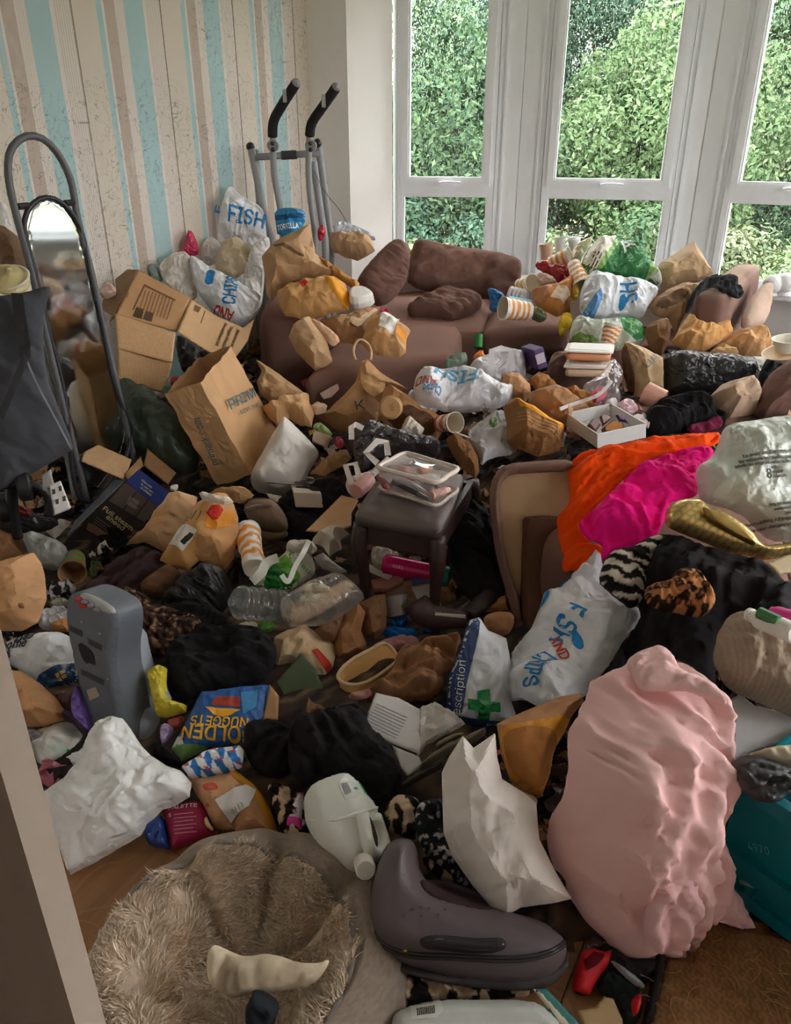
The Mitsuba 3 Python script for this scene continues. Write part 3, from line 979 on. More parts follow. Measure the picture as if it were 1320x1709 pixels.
def openbox(o, a, b, c, t=.004, k=.004, seed=0, name='body', parent=None, col=CARD, m='card', rim=0.0, n=14):
    """an open container: bottom at o spanned by a and c, walls up along b; crumpled by k metres"""
    r = np.random.default_rng(seed)
    P, Fc = [], []

    def sheet(o_, p, q, outn):
        g = np.linspace(0, 1, n)
        A, B = np.meshgrid(g, g)
        base = len(np.vstack(P)) if P else 0
        P.append((o_ + A.reshape(-1, 1) * p + B.reshape(-1, 1) * q))
        i = np.arange(n * n).reshape(n, n)
        qd = np.stack([i[:-1, :-1], i[:-1, 1:], i[1:, 1:], i[1:, :-1]], -1).reshape(-1, 4)
        T = np.vstack([qd[:, [0, 1, 2]], qd[:, [0, 2, 3]]])
        if np.cross(p, q) @ outn < 0:
            T = T[:, ::-1]
        Fc.append(T + base)
    sheet(o, a, b, -c * 1.0)
    sheet(o + c, a, b, c)
    sheet(o, c, b, -a)
    sheet(o + a, c, b, a)
    sheet(o, a, c, -b)
    v, f = np.vstack(P), np.vstack(Fc)
    mesh = trimesh.Trimesh(v, f, process=False)
    mesh.merge_vertices(digits_vertex=6)
    v = np.asarray(mesh.vertices)
    ctr = o + (a + b + c) / 2
    hgt = (v - o) @ b / (b @ b)
    if k:
        L = np.linalg.norm(a) + np.linalg.norm(b)
        d = np.stack([relief('paper', (v - o) @ unit(a) + (v - o) @ unit(c) * .7, (v - o) @ unit(b) + (v - o) @ unit(c) * .4, seed + s, 1.0, L * .35) for s in range(3)], 1)
        v = v + d / max(np.abs(d).max(), 1e-6) * k
    if rim:
        v = v + (hgt > .99)[:, None] * unit(b) * (rim * (meshkit.noise(v * 30, seed) - .5))[:, None]
    nn = trimesh.Trimesh(v, mesh.faces, process=False).vertex_normals
    v2 = v - nn * t
    F1 = np.asarray(mesh.faces)
    e = np.sort(np.vstack([F1[:, [0, 1]], F1[:, [1, 2]], F1[:, [2, 0]]]), 1)
    ue, cnt = np.unique(e, axis=0, return_counts=True)
    bd = ue[cnt == 1]
    N = len(v)
    side = np.vstack([np.stack([bd[:, 0], bd[:, 1], bd[:, 1] + N], 1), np.stack([bd[:, 0], bd[:, 1] + N, bd[:, 0] + N], 1)])
    full = trimesh.Trimesh(np.vstack([v, v2]), np.vstack([F1, F1[:, ::-1] + N, side]), process=False)
    TRIS[0] += len(full.faces)
    key = obj(name, None, None, full, m, col, smooth=20, parent=parent)
    return key


def face(o, p, q, lift=.004):
    """the frame of a flat face at corner o spanned by p and q, turned to the camera"""
    n = unit(np.cross(p, q))
    if n @ (EYE - o) < 0:
        n = -n
    f = Frame(o + n * lift, n)
    return f


def fish_logo(o, crop, a, b, hgt, word='FISH', col=BLUE, bold=True):
    return text(o, word, crop, a, b, col, hpx=hgt, bold=bold)


# ------------------------------------------------------------------ the corner sofa
def block(crop, p3, zt, zb, r, bulge=.01, rel=.008, n=8, seed=1):
    q = at_z(px(crop, p3), zt)
    return roundbox(q[0] + np.array([0, 0, zb - zt]), q[1] - q[0], q[2] - q[0], np.array([0, 0, zt - zb]), r, n, bulge, seed, rel)


def paler_top(mesh, col, light, zmid, zr=.12, seed=3):
    """paler where the mesh faces up, broken up by noise"""
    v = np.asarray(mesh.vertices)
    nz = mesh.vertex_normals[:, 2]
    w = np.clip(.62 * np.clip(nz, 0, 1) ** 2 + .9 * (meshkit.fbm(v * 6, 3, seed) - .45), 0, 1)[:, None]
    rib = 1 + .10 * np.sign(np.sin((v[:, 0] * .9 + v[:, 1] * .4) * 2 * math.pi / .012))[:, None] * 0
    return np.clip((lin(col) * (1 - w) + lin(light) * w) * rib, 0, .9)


SOFA_L = (130, 97, 84)
sofa = thing('corner_sofa', 'brown corner sofa under the bay window, buried in bags', 'sofa')


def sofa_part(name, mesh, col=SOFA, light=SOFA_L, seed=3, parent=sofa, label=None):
    return obj(name, label, None, mesh, 'cloth', paler_top(mesh, col, light, 0, seed=seed), smooth=True, parent=parent)


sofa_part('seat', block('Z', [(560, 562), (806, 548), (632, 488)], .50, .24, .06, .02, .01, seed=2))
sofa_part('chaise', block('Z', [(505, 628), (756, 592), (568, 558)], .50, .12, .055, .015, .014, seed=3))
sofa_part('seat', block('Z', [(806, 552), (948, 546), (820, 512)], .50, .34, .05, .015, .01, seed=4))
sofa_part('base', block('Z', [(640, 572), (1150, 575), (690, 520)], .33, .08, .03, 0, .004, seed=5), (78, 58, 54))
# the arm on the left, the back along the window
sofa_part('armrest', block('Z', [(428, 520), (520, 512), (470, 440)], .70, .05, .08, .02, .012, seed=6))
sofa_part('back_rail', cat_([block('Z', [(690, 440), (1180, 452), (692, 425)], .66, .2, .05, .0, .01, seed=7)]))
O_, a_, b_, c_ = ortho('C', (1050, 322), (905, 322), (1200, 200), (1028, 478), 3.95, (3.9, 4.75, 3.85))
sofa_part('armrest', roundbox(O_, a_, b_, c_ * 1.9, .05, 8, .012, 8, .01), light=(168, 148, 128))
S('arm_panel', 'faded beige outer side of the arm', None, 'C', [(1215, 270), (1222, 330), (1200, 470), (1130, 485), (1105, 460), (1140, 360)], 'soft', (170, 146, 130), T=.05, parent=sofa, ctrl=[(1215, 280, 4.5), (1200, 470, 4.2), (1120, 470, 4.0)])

SC = 'brown back cushions of the sofa'


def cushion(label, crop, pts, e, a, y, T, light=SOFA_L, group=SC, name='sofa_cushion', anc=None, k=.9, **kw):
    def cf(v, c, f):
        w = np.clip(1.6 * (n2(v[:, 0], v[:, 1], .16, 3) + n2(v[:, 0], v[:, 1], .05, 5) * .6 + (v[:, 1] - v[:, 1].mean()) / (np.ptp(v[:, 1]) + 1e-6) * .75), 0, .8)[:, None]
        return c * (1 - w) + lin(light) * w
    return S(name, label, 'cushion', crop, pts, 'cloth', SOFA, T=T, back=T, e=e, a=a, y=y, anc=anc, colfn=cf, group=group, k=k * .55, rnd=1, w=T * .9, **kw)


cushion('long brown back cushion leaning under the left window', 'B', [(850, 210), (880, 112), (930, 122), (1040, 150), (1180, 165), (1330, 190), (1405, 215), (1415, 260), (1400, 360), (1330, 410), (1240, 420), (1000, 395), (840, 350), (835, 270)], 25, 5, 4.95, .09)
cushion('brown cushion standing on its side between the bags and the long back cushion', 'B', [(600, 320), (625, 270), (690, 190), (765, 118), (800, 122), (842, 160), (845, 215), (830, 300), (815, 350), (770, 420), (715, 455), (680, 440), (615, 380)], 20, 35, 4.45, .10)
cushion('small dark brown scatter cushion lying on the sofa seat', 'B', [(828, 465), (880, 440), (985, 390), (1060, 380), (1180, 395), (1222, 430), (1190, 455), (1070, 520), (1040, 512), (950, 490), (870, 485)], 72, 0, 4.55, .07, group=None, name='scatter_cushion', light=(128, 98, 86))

# ------------------------------------------------------------------ the folded exercise machine in the corner
mc = thing('cross_trainer', 'grey tubular exercise machine with black grips against the striped wall', 'exercise machine')
GREY = (150, 152, 156)


def rod(crop, pts, ys, r, col, name, m='satin', n=10, parent=mc):
    p = at_y(px(crop, pts), np.asarray(ys, float))
    return obj(name, None, None, tube(curve(p, max(8, 6 * len(pts))) if len(pts) > 2 else p, r, n), m, col, smooth=True, parent=parent)


def rest(p, z=.32):
    """the foot of a post that goes straight down from p"""
    return np.array([p[0] * 1.01, p[1], z])


for pts, ys in (([(838, 495), (888, 745), (905, 800)], (4.78, 4.7, 4.68)), ([(852, 500), (872, 740), (880, 800)], (4.82, 4.84, 4.84)), ([(1062, 482), (1092, 700), (1105, 800)], (4.85, 4.9, 4.92)), ([(1046, 540), (1072, 720), (1085, 800)], (4.75, 4.72, 4.72))):
    p = at_y(px('U', pts), np.array(ys))
    p = np.vstack([p, rest(p[-1])])
    obj('post', None, None, tube(p, .021, 10), 'satin', GREY, smooth=True, parent=mc)
rod('U', [(862, 524), (940, 519)], (4.76, 4.77), .019, GREY, 'crossbar')
rod('U', [(940, 519), (990, 516)], (4.77, 4.775), .024, (66, 66, 70), 'clamp')
rod('U', [(990, 516), (1068, 512)], (4.775, 4.78), .019, GREY, 'crossbar')
for gp, tp in (([(988, 278), (962, 318), (930, 370), (912, 410), (910, 456)], [(911, 456), (912, 520), (918, 600), (936, 700), (945, 800)]), ([(1121, 292), (1092, 335), (1060, 380), (1038, 420), (1034, 452)], [(1033, 452), (1030, 540), (1034, 640), (1048, 750), (1052, 800)])):
    g = rod('U', gp, [4.5, 4.55, 4.62, 4.66, 4.68], .026, (48, 47, 50), 'grip', 'cloth')
    p = at_y(px('U', [gp[0]]), 4.5)[0]
    obj('grip_cap', None, None, trimesh.creation.icosphere(subdivisions=2, radius=.024).apply_translation(p), 'satin', (150, 150, 150), parent=g)
    p = at_y(px('U', [(gp[1][0] - 12, gp[1][1] + 2)]), 4.51)[0]
    obj('contact_plate', None, None, trimesh.creation.box((.02, .006, .06)).apply_translation(p), 'metal', (190, 190, 190), parent=g)
    p = at_y(px('U', tp), np.array([4.68, 4.68, 4.69, 4.7, 4.7]))
    obj('handlebar', None, None, tube(np.vstack([curve(p, 20), rest(p[-1])]), .018, 10), 'satin', GREY, smooth=True, parent=mc)
for q in ((912, 487), (1038, 487)):
    p = at_y(px('U', [q]), 4.68)[0]
    m1, _ = lathe([(0, .001), (0, .03), (1, .03), (1, .001)], p - (.0, .03, 0), p + (0, .02, 0), 20)
    k_ = obj('pivot', None, None, m1, 'satin', (134, 136, 140), parent=mc)
    for dz in (.012, -.018):
        obj('bolt', None, None, trimesh.creation.icosphere(subdivisions=1, radius=.011).apply_translation(p + (0, -.03, dz)), 'satin', (30, 30, 32), parent=k_)
for q in ((836, 490), (1060, 478)):
    p = at_y(px('U', [q]), 4.78)[0]
    obj('end_cap', None, None, trimesh.creation.icosphere(subdivisions=2, radius=.024).apply_translation(p), 'satin', (34, 34, 36), parent=mc)
rod('U', [(1050, 570), (1085, 640), (1125, 690), (1160, 745)], (4.7, 4.72, 4.72, 4.7), .003, (120, 124, 130), 'cable', n=5)

# ------------------------------------------------------------------ the standing mirror
mk = thing('standing_mirror', 'tall grey framed dressing mirror with an arched top, leaning at the striped wall', 'mirror')
mf = frame_for(None, ctrl=[(150, 850, 2.87), (226, 762, 3.10), (12, 300, 2.80)])


def mpath(crop, pts, n=40, off=0.0):
    uv = mf.uv(px(crop, pts))
    return mf.at(uv, off)


outer = np.vstack([px('Z', [(152, 862), (120, 735), (82, 580), (44, 420), (18, 320)]), px('U', [(26, 560), (34, 505), (62, 468), (98, 453), (140, 462), (180, 496), (212, 545), (238, 610), (252, 690)]), px('Z', [(150, 445), (172, 545), (198, 655), (226, 775)])])
op = mf.at(mf.uv(outer), 0)
obj('frame', None, None, tube(curve(op, 90), .0125, 10), 'satin', (96, 96, 100), smooth=True, parent=mk)
glass_px = np.vstack([px('Z', [(146, 838), (112, 700), (72, 520), (48, 420)]), px('U', [(78, 760), (84, 715), (108, 678), (140, 660), (175, 662), (210, 682), (240, 716), (262, 755)]), px('Z', [(146, 440), (170, 548), (194, 655), (214, 745)])])
gm = S('glass', 'dusty mirror glass', None, 'Z', glass_px, 'none', (200, 205, 208), m='mirror', T=.004, back=.01, parent=(mk, mf), rnd=1, w=.002, vary=0)
gp_ = mf.at(mf.uv(glass_px), .004)
obj('rim', None, None, tube(curve(gp_, 80, closed=True), .009, 8, closed=True), 'satin', (44, 44, 48), smooth=True, parent=mk)
for q in (((60, 690), (95, 686)), ((218, 678), (250, 676))):
    a1 = mf.at(mf.uv(px('U', q)), 0)
    obj('pivot_bar', None, None, tube(a1, .011, 8), 'satin', (40, 40, 44), parent=mk)
obj('leg', None, None, tube([op[0] + (0, 0, .02), [op[0][0] - .05, op[0][1] + .02, 0.03]], .0125, 8), 'satin', (60, 60, 64), parent=mk)
obj('leg', None, None, tube([op[-1] + (0, 0, .02), [op[-1][0] + .02, op[-1][1] - .01, 0.1]], .0125, 8), 'satin', (60, 60, 64), parent=mk)
obj('prop', None, None, tube(mf.at(mf.uv(px('A', [(215, 345), (300, 700), (395, 1210)])), -.03), .008, 8), 'satin', (150, 150, 152), parent=mk)

# ------------------------------------------------------------------ pushchair and what hangs on it, at the left edge
pk = thing('pushchair', 'dark grey folded pushchair seat at the left edge beside the mirror', 'pushchair')
ps = S('seat_fabric', None, None, 'A', [(-40, 195), (75, 180), (150, 165), (245, 135), (258, 170), (225, 240), (215, 350), (222, 500), (238, 610), (300, 770), (375, 950), (345, 975), (200, 1060), (60, 1140), (-40, 1180)], 'cloth', (72, 74, 80), T=.05, k=.3, parent=pk, ctrl=[(0, 190, 2.62), (245, 150, 2.72), (345, 975, 2.5), (0, 1170, 2.38)], vary=.12)
strap(ps, 'A', [(85, 178), (100, 300), (120, 420), (126, 500)], [2.58, 2.55, 2.52, 2.5], .035, .004, (34, 34, 36), 'strap')
strap(ps, 'A', [(126, 500), (70, 640), (0, 800)], [2.5, 2.44, 2.38], .022, .004, (40, 40, 43), 'strap')
strap(ps, 'A', [(132, 510), (190, 640), (270, 790), (358, 960)], [2.5, 2.47, 2.46, 2.46], .006, .003, (128, 130, 134), 'seam')
rod('A', [(-20, 1150), (120, 1130), (230, 1180), (240, 1290)], (2.42, 2.44, 2.46, 2.46), .016, (30, 30, 33), 'frame_tube', parent=pk)
rod('A', [(60, 1120), (70, 1290), (90, 1400)], (2.45, 2.47, 2.48), .018, (30, 30, 33), 'frame_tube', parent=pk)
for q, y_ in (((120, 1140), 2.42), ((20, 1250), 2.5)):
    p = at_y(px('A', [q]), y_)[0]
    m1, _ = lathe([(0, .001), (0, .045), (.2, .055), (.8, .055), (1, .045), (1, .001)], p - (.02, .01, 0), p + (.02, .01, 0), 24)
    obj('wheel', None, None, m1, 'satin', (26, 26, 28), parent=pk)
tg = card('care_tag', 'white care tag with small drawings hanging under the pushchair', 'tag', 'A', [(245, 1140), (303, 1116), (356, 1252), (345, 1262), (272, 1290)], (214, 212, 208), y=2.40, e=15, a=20, anc=(300, 1200))
for q in ((268, 1170), (300, 1155), (285, 1220), (320, 1205)):
    decal(tg, 'drawing', 'A', [(q[0] - 7, q[1] - 10), (q[0] + 8, q[1] - 14), (q[0] + 10, q[1] + 10), (q[0] - 4, q[1] + 14)], (70, 70, 72))
strap(tg, 'A', [(252, 1062), (258, 1100), (268, 1140)], [2.41, 2.405, 2.4], .006, .002, (190, 188, 184), 'string')
card('care_tag', 'small grey tag folded above the white tag under the pushchair', 'tag', 'A', [(210, 1088), (252, 1062), (272, 1140), (215, 1165)], (196, 196, 198), y=2.42, e=15, a=-20, anc=(240, 1110))
film('white bag peeking behind the pushchair top at the left edge', 'U', [(-10, 690), (12, 670), (40, 735), (45, 780), (-10, 790)], (220, 216, 212), y=3.3, e=20, a=30, T=.03)
paper('dark brown paper bag above the pushchair at the left edge', 'U', [(-20, 745), (15, 755), (60, 790), (85, 850), (95, 900), (100, 950), (-20, 960)], (128, 98, 74), y=3.0, e=20, a=20, T=.07)
k1 = thing('glass_lid', 'yellowish upturned glass lid lying on top of the pushchair', 'lid')  # a lid on its own, without a jar
p = at_y(px('A', [(45, 118)]), 2.68)[0]
m1, _ = lathe([(0, .001), (0, .062), (.12, .066), (.25, .062), (.6, .035), (.62, .010), (1, .012), (1.05, .001)], p, p + np.array([.02, -.03, .045]), 40)
obj('body', None, None, m1, 'gloss', (190, 176, 128), smooth=True, parent=k1)
obj('rim', None, None, tube(curve([p + np.array([math.cos(t) * .066, math.sin(t) * .05, .012 + .03 * math.sin(t)]) for t in np.linspace(0, 2 * math.pi, 16, endpoint=False)], 40, closed=True), .005, 8, closed=True), 'gloss', (220, 214, 196), smooth=True, parent=k1)
# ------------------------------------------------------------------ bags against the striped wall and on the sofa's left
o = film('white fish and chips bag standing below the exercise machine', 'U', [(725, 800), (728, 740), (745, 660), (768, 612), (790, 640), (830, 665), (872, 690), (885, 720), (888, 760), (890, 800), (830, 830), (750, 830)], y=4.55, e=20, a=5, T=.07, group=GF)
text(o, 'FISH', 'U', (760, 745), (880, 768), BLUE, hpx=52, bold=True)
text(o, 'F', 'U', (735, 720), (742, 690), BLUE, hpx=20, bold=True)
o = film('bright blue tortilla crisp packet standing between the exercise machine posts', 'U', [(915, 700), (960, 690), (1018, 700), (1020, 735), (1008, 760), (1000, 790), (925, 790), (918, 745)], (44, 136, 190), y=4.5, e=15, a=0, T=.05, name='crisp_packet', cat='crisp packet')
text(o, 'TORTILLA', 'U', (928, 772), (1000, 764), (236, 238, 240), hpx=17, bold=True)
decal(o, 'printed_band', 'U', [(920, 722), (1016, 716), (1012, 730), (922, 738)], (28, 84, 140))
film('crumpled red crisp packet at the wall left of the fish and chips bag', 'U', [(612, 830), (622, 790), (636, 763), (655, 800), (668, 845), (640, 858), (615, 855)], (196, 44, 84), y=4.35, e=25, T=.05, name='crisp_packet', cat='crisp packet')
film('small dark packet with red print behind the crumpled brown bag by the reveal', 'B', [(388, 75), (400, 48), (425, 45), (432, 90), (405, 130), (390, 115)], (180, 40, 58), y=4.6, e=25, T=.03, name='crisp_packet', cat='crisp packet')
film('clear plastic tray bag against the white window reveal', 'B', [(440, 90), (490, 20), (560, 40), (680, 95), (680, 130), (560, 110), (450, 115)], (188, 192, 204), y=4.95, e=25, T=.03)
o = paper('crumpled brown bag lying in front of the white window reveal', 'B', [(440, 120), (455, 92), (520, 90), (610, 92), (660, 120), (678, 175), (640, 205), (590, 225), (530, 210), (470, 180)], KRAFT2, y=4.8, e=40, T=.10, k=1.2)
film('white carrier bag crumpled between the fish and chips bag and the tall brown bag', 'Z', [(335, 415), (350, 392), (368, 405), (372, 430), (352, 445), (338, 440)], WHITE, y=4.45, e=30, T=.05)
paper('pale crumpled paper bag heaped on white bags below the blue packet', 'Z', [(358, 440), (372, 405), (395, 396), (415, 408), (425, 430), (420, 450), (390, 468), (365, 462)], (206, 190, 160), y=4.3, e=40, T=.09, k=1.2)
film('white carrier bag beside the tall open brown bag', 'Z', [(408, 445), (420, 415), (440, 395), (452, 398), (446, 430), (440, 470), (436, 515), (412, 500), (405, 470)], WHITE, y=4.22, e=30, T=.06)
o = film('white fish and chips bag lying on its side above the open cardboard box', 'A', [(945, 20), (970, 0), (1050, 55), (1130, 85), (1200, 130), (1260, 160), (1315, 190), (1310, 235), (1270, 300), (1200, 345), (1120, 330), (1050, 260), (990, 180), (960, 80)], y=4.0, e=40, a=10, T=.10, group=GF)
text(o, 'CHIPS', 'A', (1180, 280), (1200, 120), BLUE, hpx=62, bold=True)
text(o, 'AND', 'A', (1180, 305), (1082, 262), RED, hpx=44, bold=True)
decal(o, 'fish_picture', 'A', [(1040, 75), (1085, 90), (1075, 125), (1070, 170), (1028, 160), (1040, 120)], BLUE, rnd=1)
film('pale translucent white bag against the wall above the open cardboard box', 'A', [(790, 40), (850, -20), (945, -40), (960, 60), (1000, 190), (950, 220), (860, 160), (815, 110)], (214, 206, 196), y=4.1, e=30, a=15, T=.04)
film('grey-green shadowy plastic bag hanging at the wall beside the open box', 'A', [(728, 40), (770, 25), (822, 60), (815, 120), (780, 130)], (150, 168, 168), y=4.15, e=25, a=25, T=.03)
# the tall open brown bag and the bags below it
o = paper('largest brown paper bag, open and upright on the sofa arm', 'B', [(110, 205), (170, 135), (195, 120), (355, 38), (362, 120), (380, 190), (450, 250), (500, 270), (540, 320), (470, 330), (330, 330), (215, 360), (160, 430), (135, 400), (125, 300)], KRAFT, y=4.0, e=25, a=5, T=.13, k=.8)
panel(o, 'flap', 'B', [(180, 140), (260, 90), (355, 38), (365, 120), (385, 200), (335, 240), (280, 210), (240, 170)], KRAFT2, ctrl=[(180, 140, 4.1), (355, 38, 4.25), (335, 240, 3.95)], T=.02, k=.5)
inner(o, 'B', [(170, 160), (240, 180), (300, 225), (335, 245), (310, 250), (240, 200), (180, 180)], (120, 84, 58))
paper('dark orange crumpled paper bag behind the burger bag, right of the tall brown bag', 'B', [(385, 200), (450, 235), (540, 300), (600, 340), (590, 380), (540, 350), (440, 300)], (190, 138, 76), y=4.0, e=35, T=.05)
o = paper('orange-lined burger bag with red square, below the tall brown bag', 'B', [(185, 380), (260, 345), (350, 320), (470, 305), (530, 340), (545, 380), (555, 440), (540, 470), (460, 490), (400, 510), (300, 515), (225, 500), (200, 450)], (204, 156, 100), y=3.85, e=40, a=0, T=.10, k=.9)
decal(o, 'orange_lining', 'B', [(430, 340), (500, 340), (545, 400), (555, 450), (530, 475), (480, 430), (440, 380)], (222, 148, 34), m='paper', rnd=1)
decal(o, 'red_square', 'B', [(308, 382), (338, 366), (356, 388), (325, 408)], (196, 52, 40))
o2 = thing('takeaway_box', 'white lidded takeaway box wedged beside the burger bag', 'food box')
S('tub', None, None, 'B', [(548, 430), (560, 385), (620, 380), (672, 412), (678, 440), (610, 465), (560, 465)], 'none', (222, 220, 214), m='satin', T=.05, e=70, y=3.9, parent=o2, rnd=1)
S('lid', None, None, 'B', [(545, 415), (555, 378), (620, 372), (672, 405), (668, 418), (610, 440), (556, 440)], 'none', (236, 234, 228), m='satin', T=.03, e=75, y=3.9, up=.03, parent=o2, rnd=1, w=.01)
o = paper('brown bag hanging over the front edge of the chaise', 'B', [(245, 610), (270, 550), (330, 520), (350, 505), (400, 560), (440, 640), (465, 730), (440, 750), (380, 778), (340, 740), (280, 680)], KRAFT2, y=3.58, e=35, a=-5, T=.11, k=.9)
panel(o, 'flap', 'B', [(345, 505), (420, 540), (512, 618), (470, 660), (440, 635), (400, 580)], (214, 170, 134), ctrl=[(345, 505, 3.6), (512, 618, 3.5), (460, 660, 3.46)], T=.012, k=.4)
paper('tan crumpled bag on the chaise below the takeaway box', 'B', [(400, 520), (520, 500), (640, 465), (705, 462), (660, 520), (640, 600), (600, 640), (520, 640), (455, 600)], (170, 130, 92), y=3.72, e=45, T=.08)
panel(o, 'torn_edge', 'B', [(520, 500), (620, 465), (705, 462), (650, 500), (600, 560), (560, 540)], (226, 200, 166), ctrl=[(520, 500, 3.75), (705, 462, 3.85), (600, 560, 3.66)], T=.012, k=.4)
o = paper('burger bag with white receipt stapled on, on the chaise', 'B', [(605, 640), (640, 540), (680, 495), (730, 490), (790, 530), (855, 580), (835, 620), (830, 690), (800, 708), (700, 700), (640, 680)], (204, 158, 110), y=3.62, e=40, a=5, T=.11, k=.9)
decal(o, 'receipt', 'B', [(708, 500), (800, 520), (760, 645), (690, 610)], (226, 222, 214), m='paper')
decal(o, 'orange_print', 'B', [(775, 600), (830, 610), (825, 655), (770, 640)], (218, 138, 36))
decal(o, 'yellow_print', 'B', [(660, 540), (700, 535), (695, 575), (655, 590)], (206, 160, 90))
film('scrap of bright pink film on top of the receipt bag', 'B', [(700, 470), (735, 460), (755, 490), (720, 495)], (210, 40, 110), y=3.75, e=45, T=.02, name='film_scrap', cat='packaging')

# ------------------------------------------------------------------ open cardboard box by the mirror
bk = thing('cardboard_box', 'open brown cardboard box with printed list and wide flaps beside the mirror', 'cardboard box')
F1 = S('back_panel', None, None, 'A', [(690, 60), (955, 203), (885, 372), (578, 290)], 'none', (196, 152, 108), m='card', T=.005, back=.001, rnd=0, parent=bk, ctrl=[(690, 60, 3.86), (955, 203, 3.80), (578, 290, 3.58)], w=.004, vary=.05)
F2 = S('flap', None, None, 'A', [(575, 280), (880, 376), (862, 528), (588, 455)], 'none', (206, 164, 122), m='card', T=.005, back=.001, rnd=0, parent=bk, ctrl=[(575, 280, 3.58), (880, 376, 3.56), (588, 455, 3.40)], w=.004, vary=.05, step=.006,
       colfn=lambda v, c, f: c * (1 + .10 * np.sign(np.sin(v[:, 0] * 2 * math.pi / .011)))[:, None])
F3 = S('flap', None, None, 'A', [(588, 455), (862, 528), (822, 680), (700, 645), (592, 612)], 'none', (206, 164, 122), m='card', T=.005, back=.001, rnd=0, parent=bk, ctrl=[(588, 455, 3.40), (862, 528, 3.42), (592, 612, 3.33)], w=.004, vary=.05, step=.006,
       colfn=lambda v, c, f: c * (1 + .10 * np.sign(np.sin(v[:, 0] * 2 * math.pi / .011)))[:, None])
F4 = S('flap', None, None, 'A', [(955, 205), (1080, 290), (1215, 350), (1275, 306), (1240, 420), (1165, 520), (1060, 485), (886, 372)], 'none', (212, 172, 128), m='card', T=.005, back=.001, rnd=0, parent=bk, ctrl=[(955, 205, 3.80), (886, 372, 3.56), (1165, 520, 3.62)], w=.004, vary=.05)
S('side_panel', None, None, 'A', [(640, 60), (690, 60), (640, 200), (600, 240), (575, 300), (545, 330), (560, 290), (510, 260), (515, 210), (580, 190), (578, 110)], 'none', (140, 104, 74), m='card', T=.005, back=.001, rnd=0, parent=bk, ctrl=[(690, 60, 3.86), (578, 290, 3.6), (515, 220, 3.75)], w=.004)
for i in range(9):
    x = 728 + i * 17
    decal((bk, F1[1]), 'printed_line', 'A', [(x, 165 + i * 6), (x + 6, 167 + i * 6), (x - 27, 268 + i * 6), (x - 33, 266 + i * 6)], (140, 104, 74), thick=.0006)
decal((bk, F1[1]), 'printed_border', 'A', [(722, 138), (880, 215), (874, 222), (720, 146)], (120, 88, 62), thick=.0006)
decal((bk, F1[1]), 'printed_border', 'A', [(722, 138), (728, 142), (670, 268), (662, 264)], (120, 88, 62), thick=.0006)
decal((bk, F1[1]), 'printed_symbol', 'A', [(684, 252), (722, 264), (708, 312), (664, 298)], (82, 62, 46), thick=.0006)
decal((bk, F1[1]), 'printed_symbol', 'A', [(730, 270), (770, 284), (758, 326), (716, 312)], (92, 70, 52), thick=.0006)
text((bk, F4[1]), 'Welcome to your', 'A', (1185, 362), (1135, 486), (84, 62, 46), hpx=15, bold=True)
text((bk, F4[1]), 'Virgin Media', 'A', (1152, 345), (1108, 452), (84, 62, 46), hpx=15, bold=True)
text((bk, F4[1]), 'Broadband kit', 'A', (1122, 330), (1074, 444), (84, 62, 46), hpx=15, bold=True)
decal((bk, F4[1]), 'printed_symbol', 'A', [(972, 240), (1004, 254), (992, 280), (966, 268)], (120, 90, 66), thick=.0006)
decal((bk, F4[1]), 'printed_line', 'A', [(1022, 270), (1026, 272), (1004, 334), (1000, 332)], (120, 90, 66), thick=.0006)
film('crumpled grey striped wrapper left of the open cardboard box', 'A', [(498, 180), (530, 125), (560, 130), (588, 165), (560, 195), (510, 205)], (190, 160, 146), y=3.7, e=35, T=.04, name='wrapper', cat='wrapper')
# green holdall, the paper shopping bag, the white bag with a box in it
cloth('dark green quilted holdall under the open box flaps', 'A', [(600, 640), (660, 640), (760, 690), (850, 750), (930, 830), (990, 930), (1000, 1000), (985, 1060), (900, 1080), (800, 1040), (690, 980), (640, 960), (600, 800)], (58, 72, 62), T=.16, e=55, a=5, y=3.05, m='satin', k=.7, name='holdall', cat='bag')
cloth('pale green corner of fabric above the dark green holdall', 'A', [(812, 655), (860, 645), (895, 655), (885, 690), (845, 705), (815, 690)], (112, 138, 120), T=.04, e=50, y=3.3, name='cloth_piece', cat='cloth')
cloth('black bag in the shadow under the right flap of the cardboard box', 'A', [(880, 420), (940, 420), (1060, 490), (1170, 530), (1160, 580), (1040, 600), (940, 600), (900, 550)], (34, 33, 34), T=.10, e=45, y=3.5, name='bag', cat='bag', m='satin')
k1 = S('tin', 'small red tin in the shadow below the cardboard box', 'tin', 'A', [(855, 610), (880, 595), (925, 610), (928, 650), (890, 660), (855, 645)], 'none', (168, 40, 46), m='gloss', T=.03, e=40, y=3.35, rnd=2)
sk = thing('paper_carrier', 'tall brown clothes-shop paper carrier with blue lettering leaning over beside the holdall', 'paper bag', GB)
O_, a_, b_, c_ = ortho('Z', (420, 794), (462, 724), (334, 638), (362, 810), 2.98, (3.25, 3.2, 2.92))
O_[2] += 0
openbox(O_, a_, b_, c_, .0015, .010, 5, 'body', sk, (196, 154, 110), 'paper', .012, 30)
f_front = face(O_, a_, b_, .011)
f_side = face(O_, c_, b_, .011)
text((sk, f_front), 'PRIM', 'A', (1150, 765), (1280, 695), (52, 96, 120), hpx=48)
text((sk, f_front), 'LOVE THE', 'A', (1205, 785), (1295, 745), (60, 100, 120), hpx=20)
text((sk, f_side), 'primark.com', 'A', (1098, 1036), (998, 800), (66, 92, 108), hpx=34)
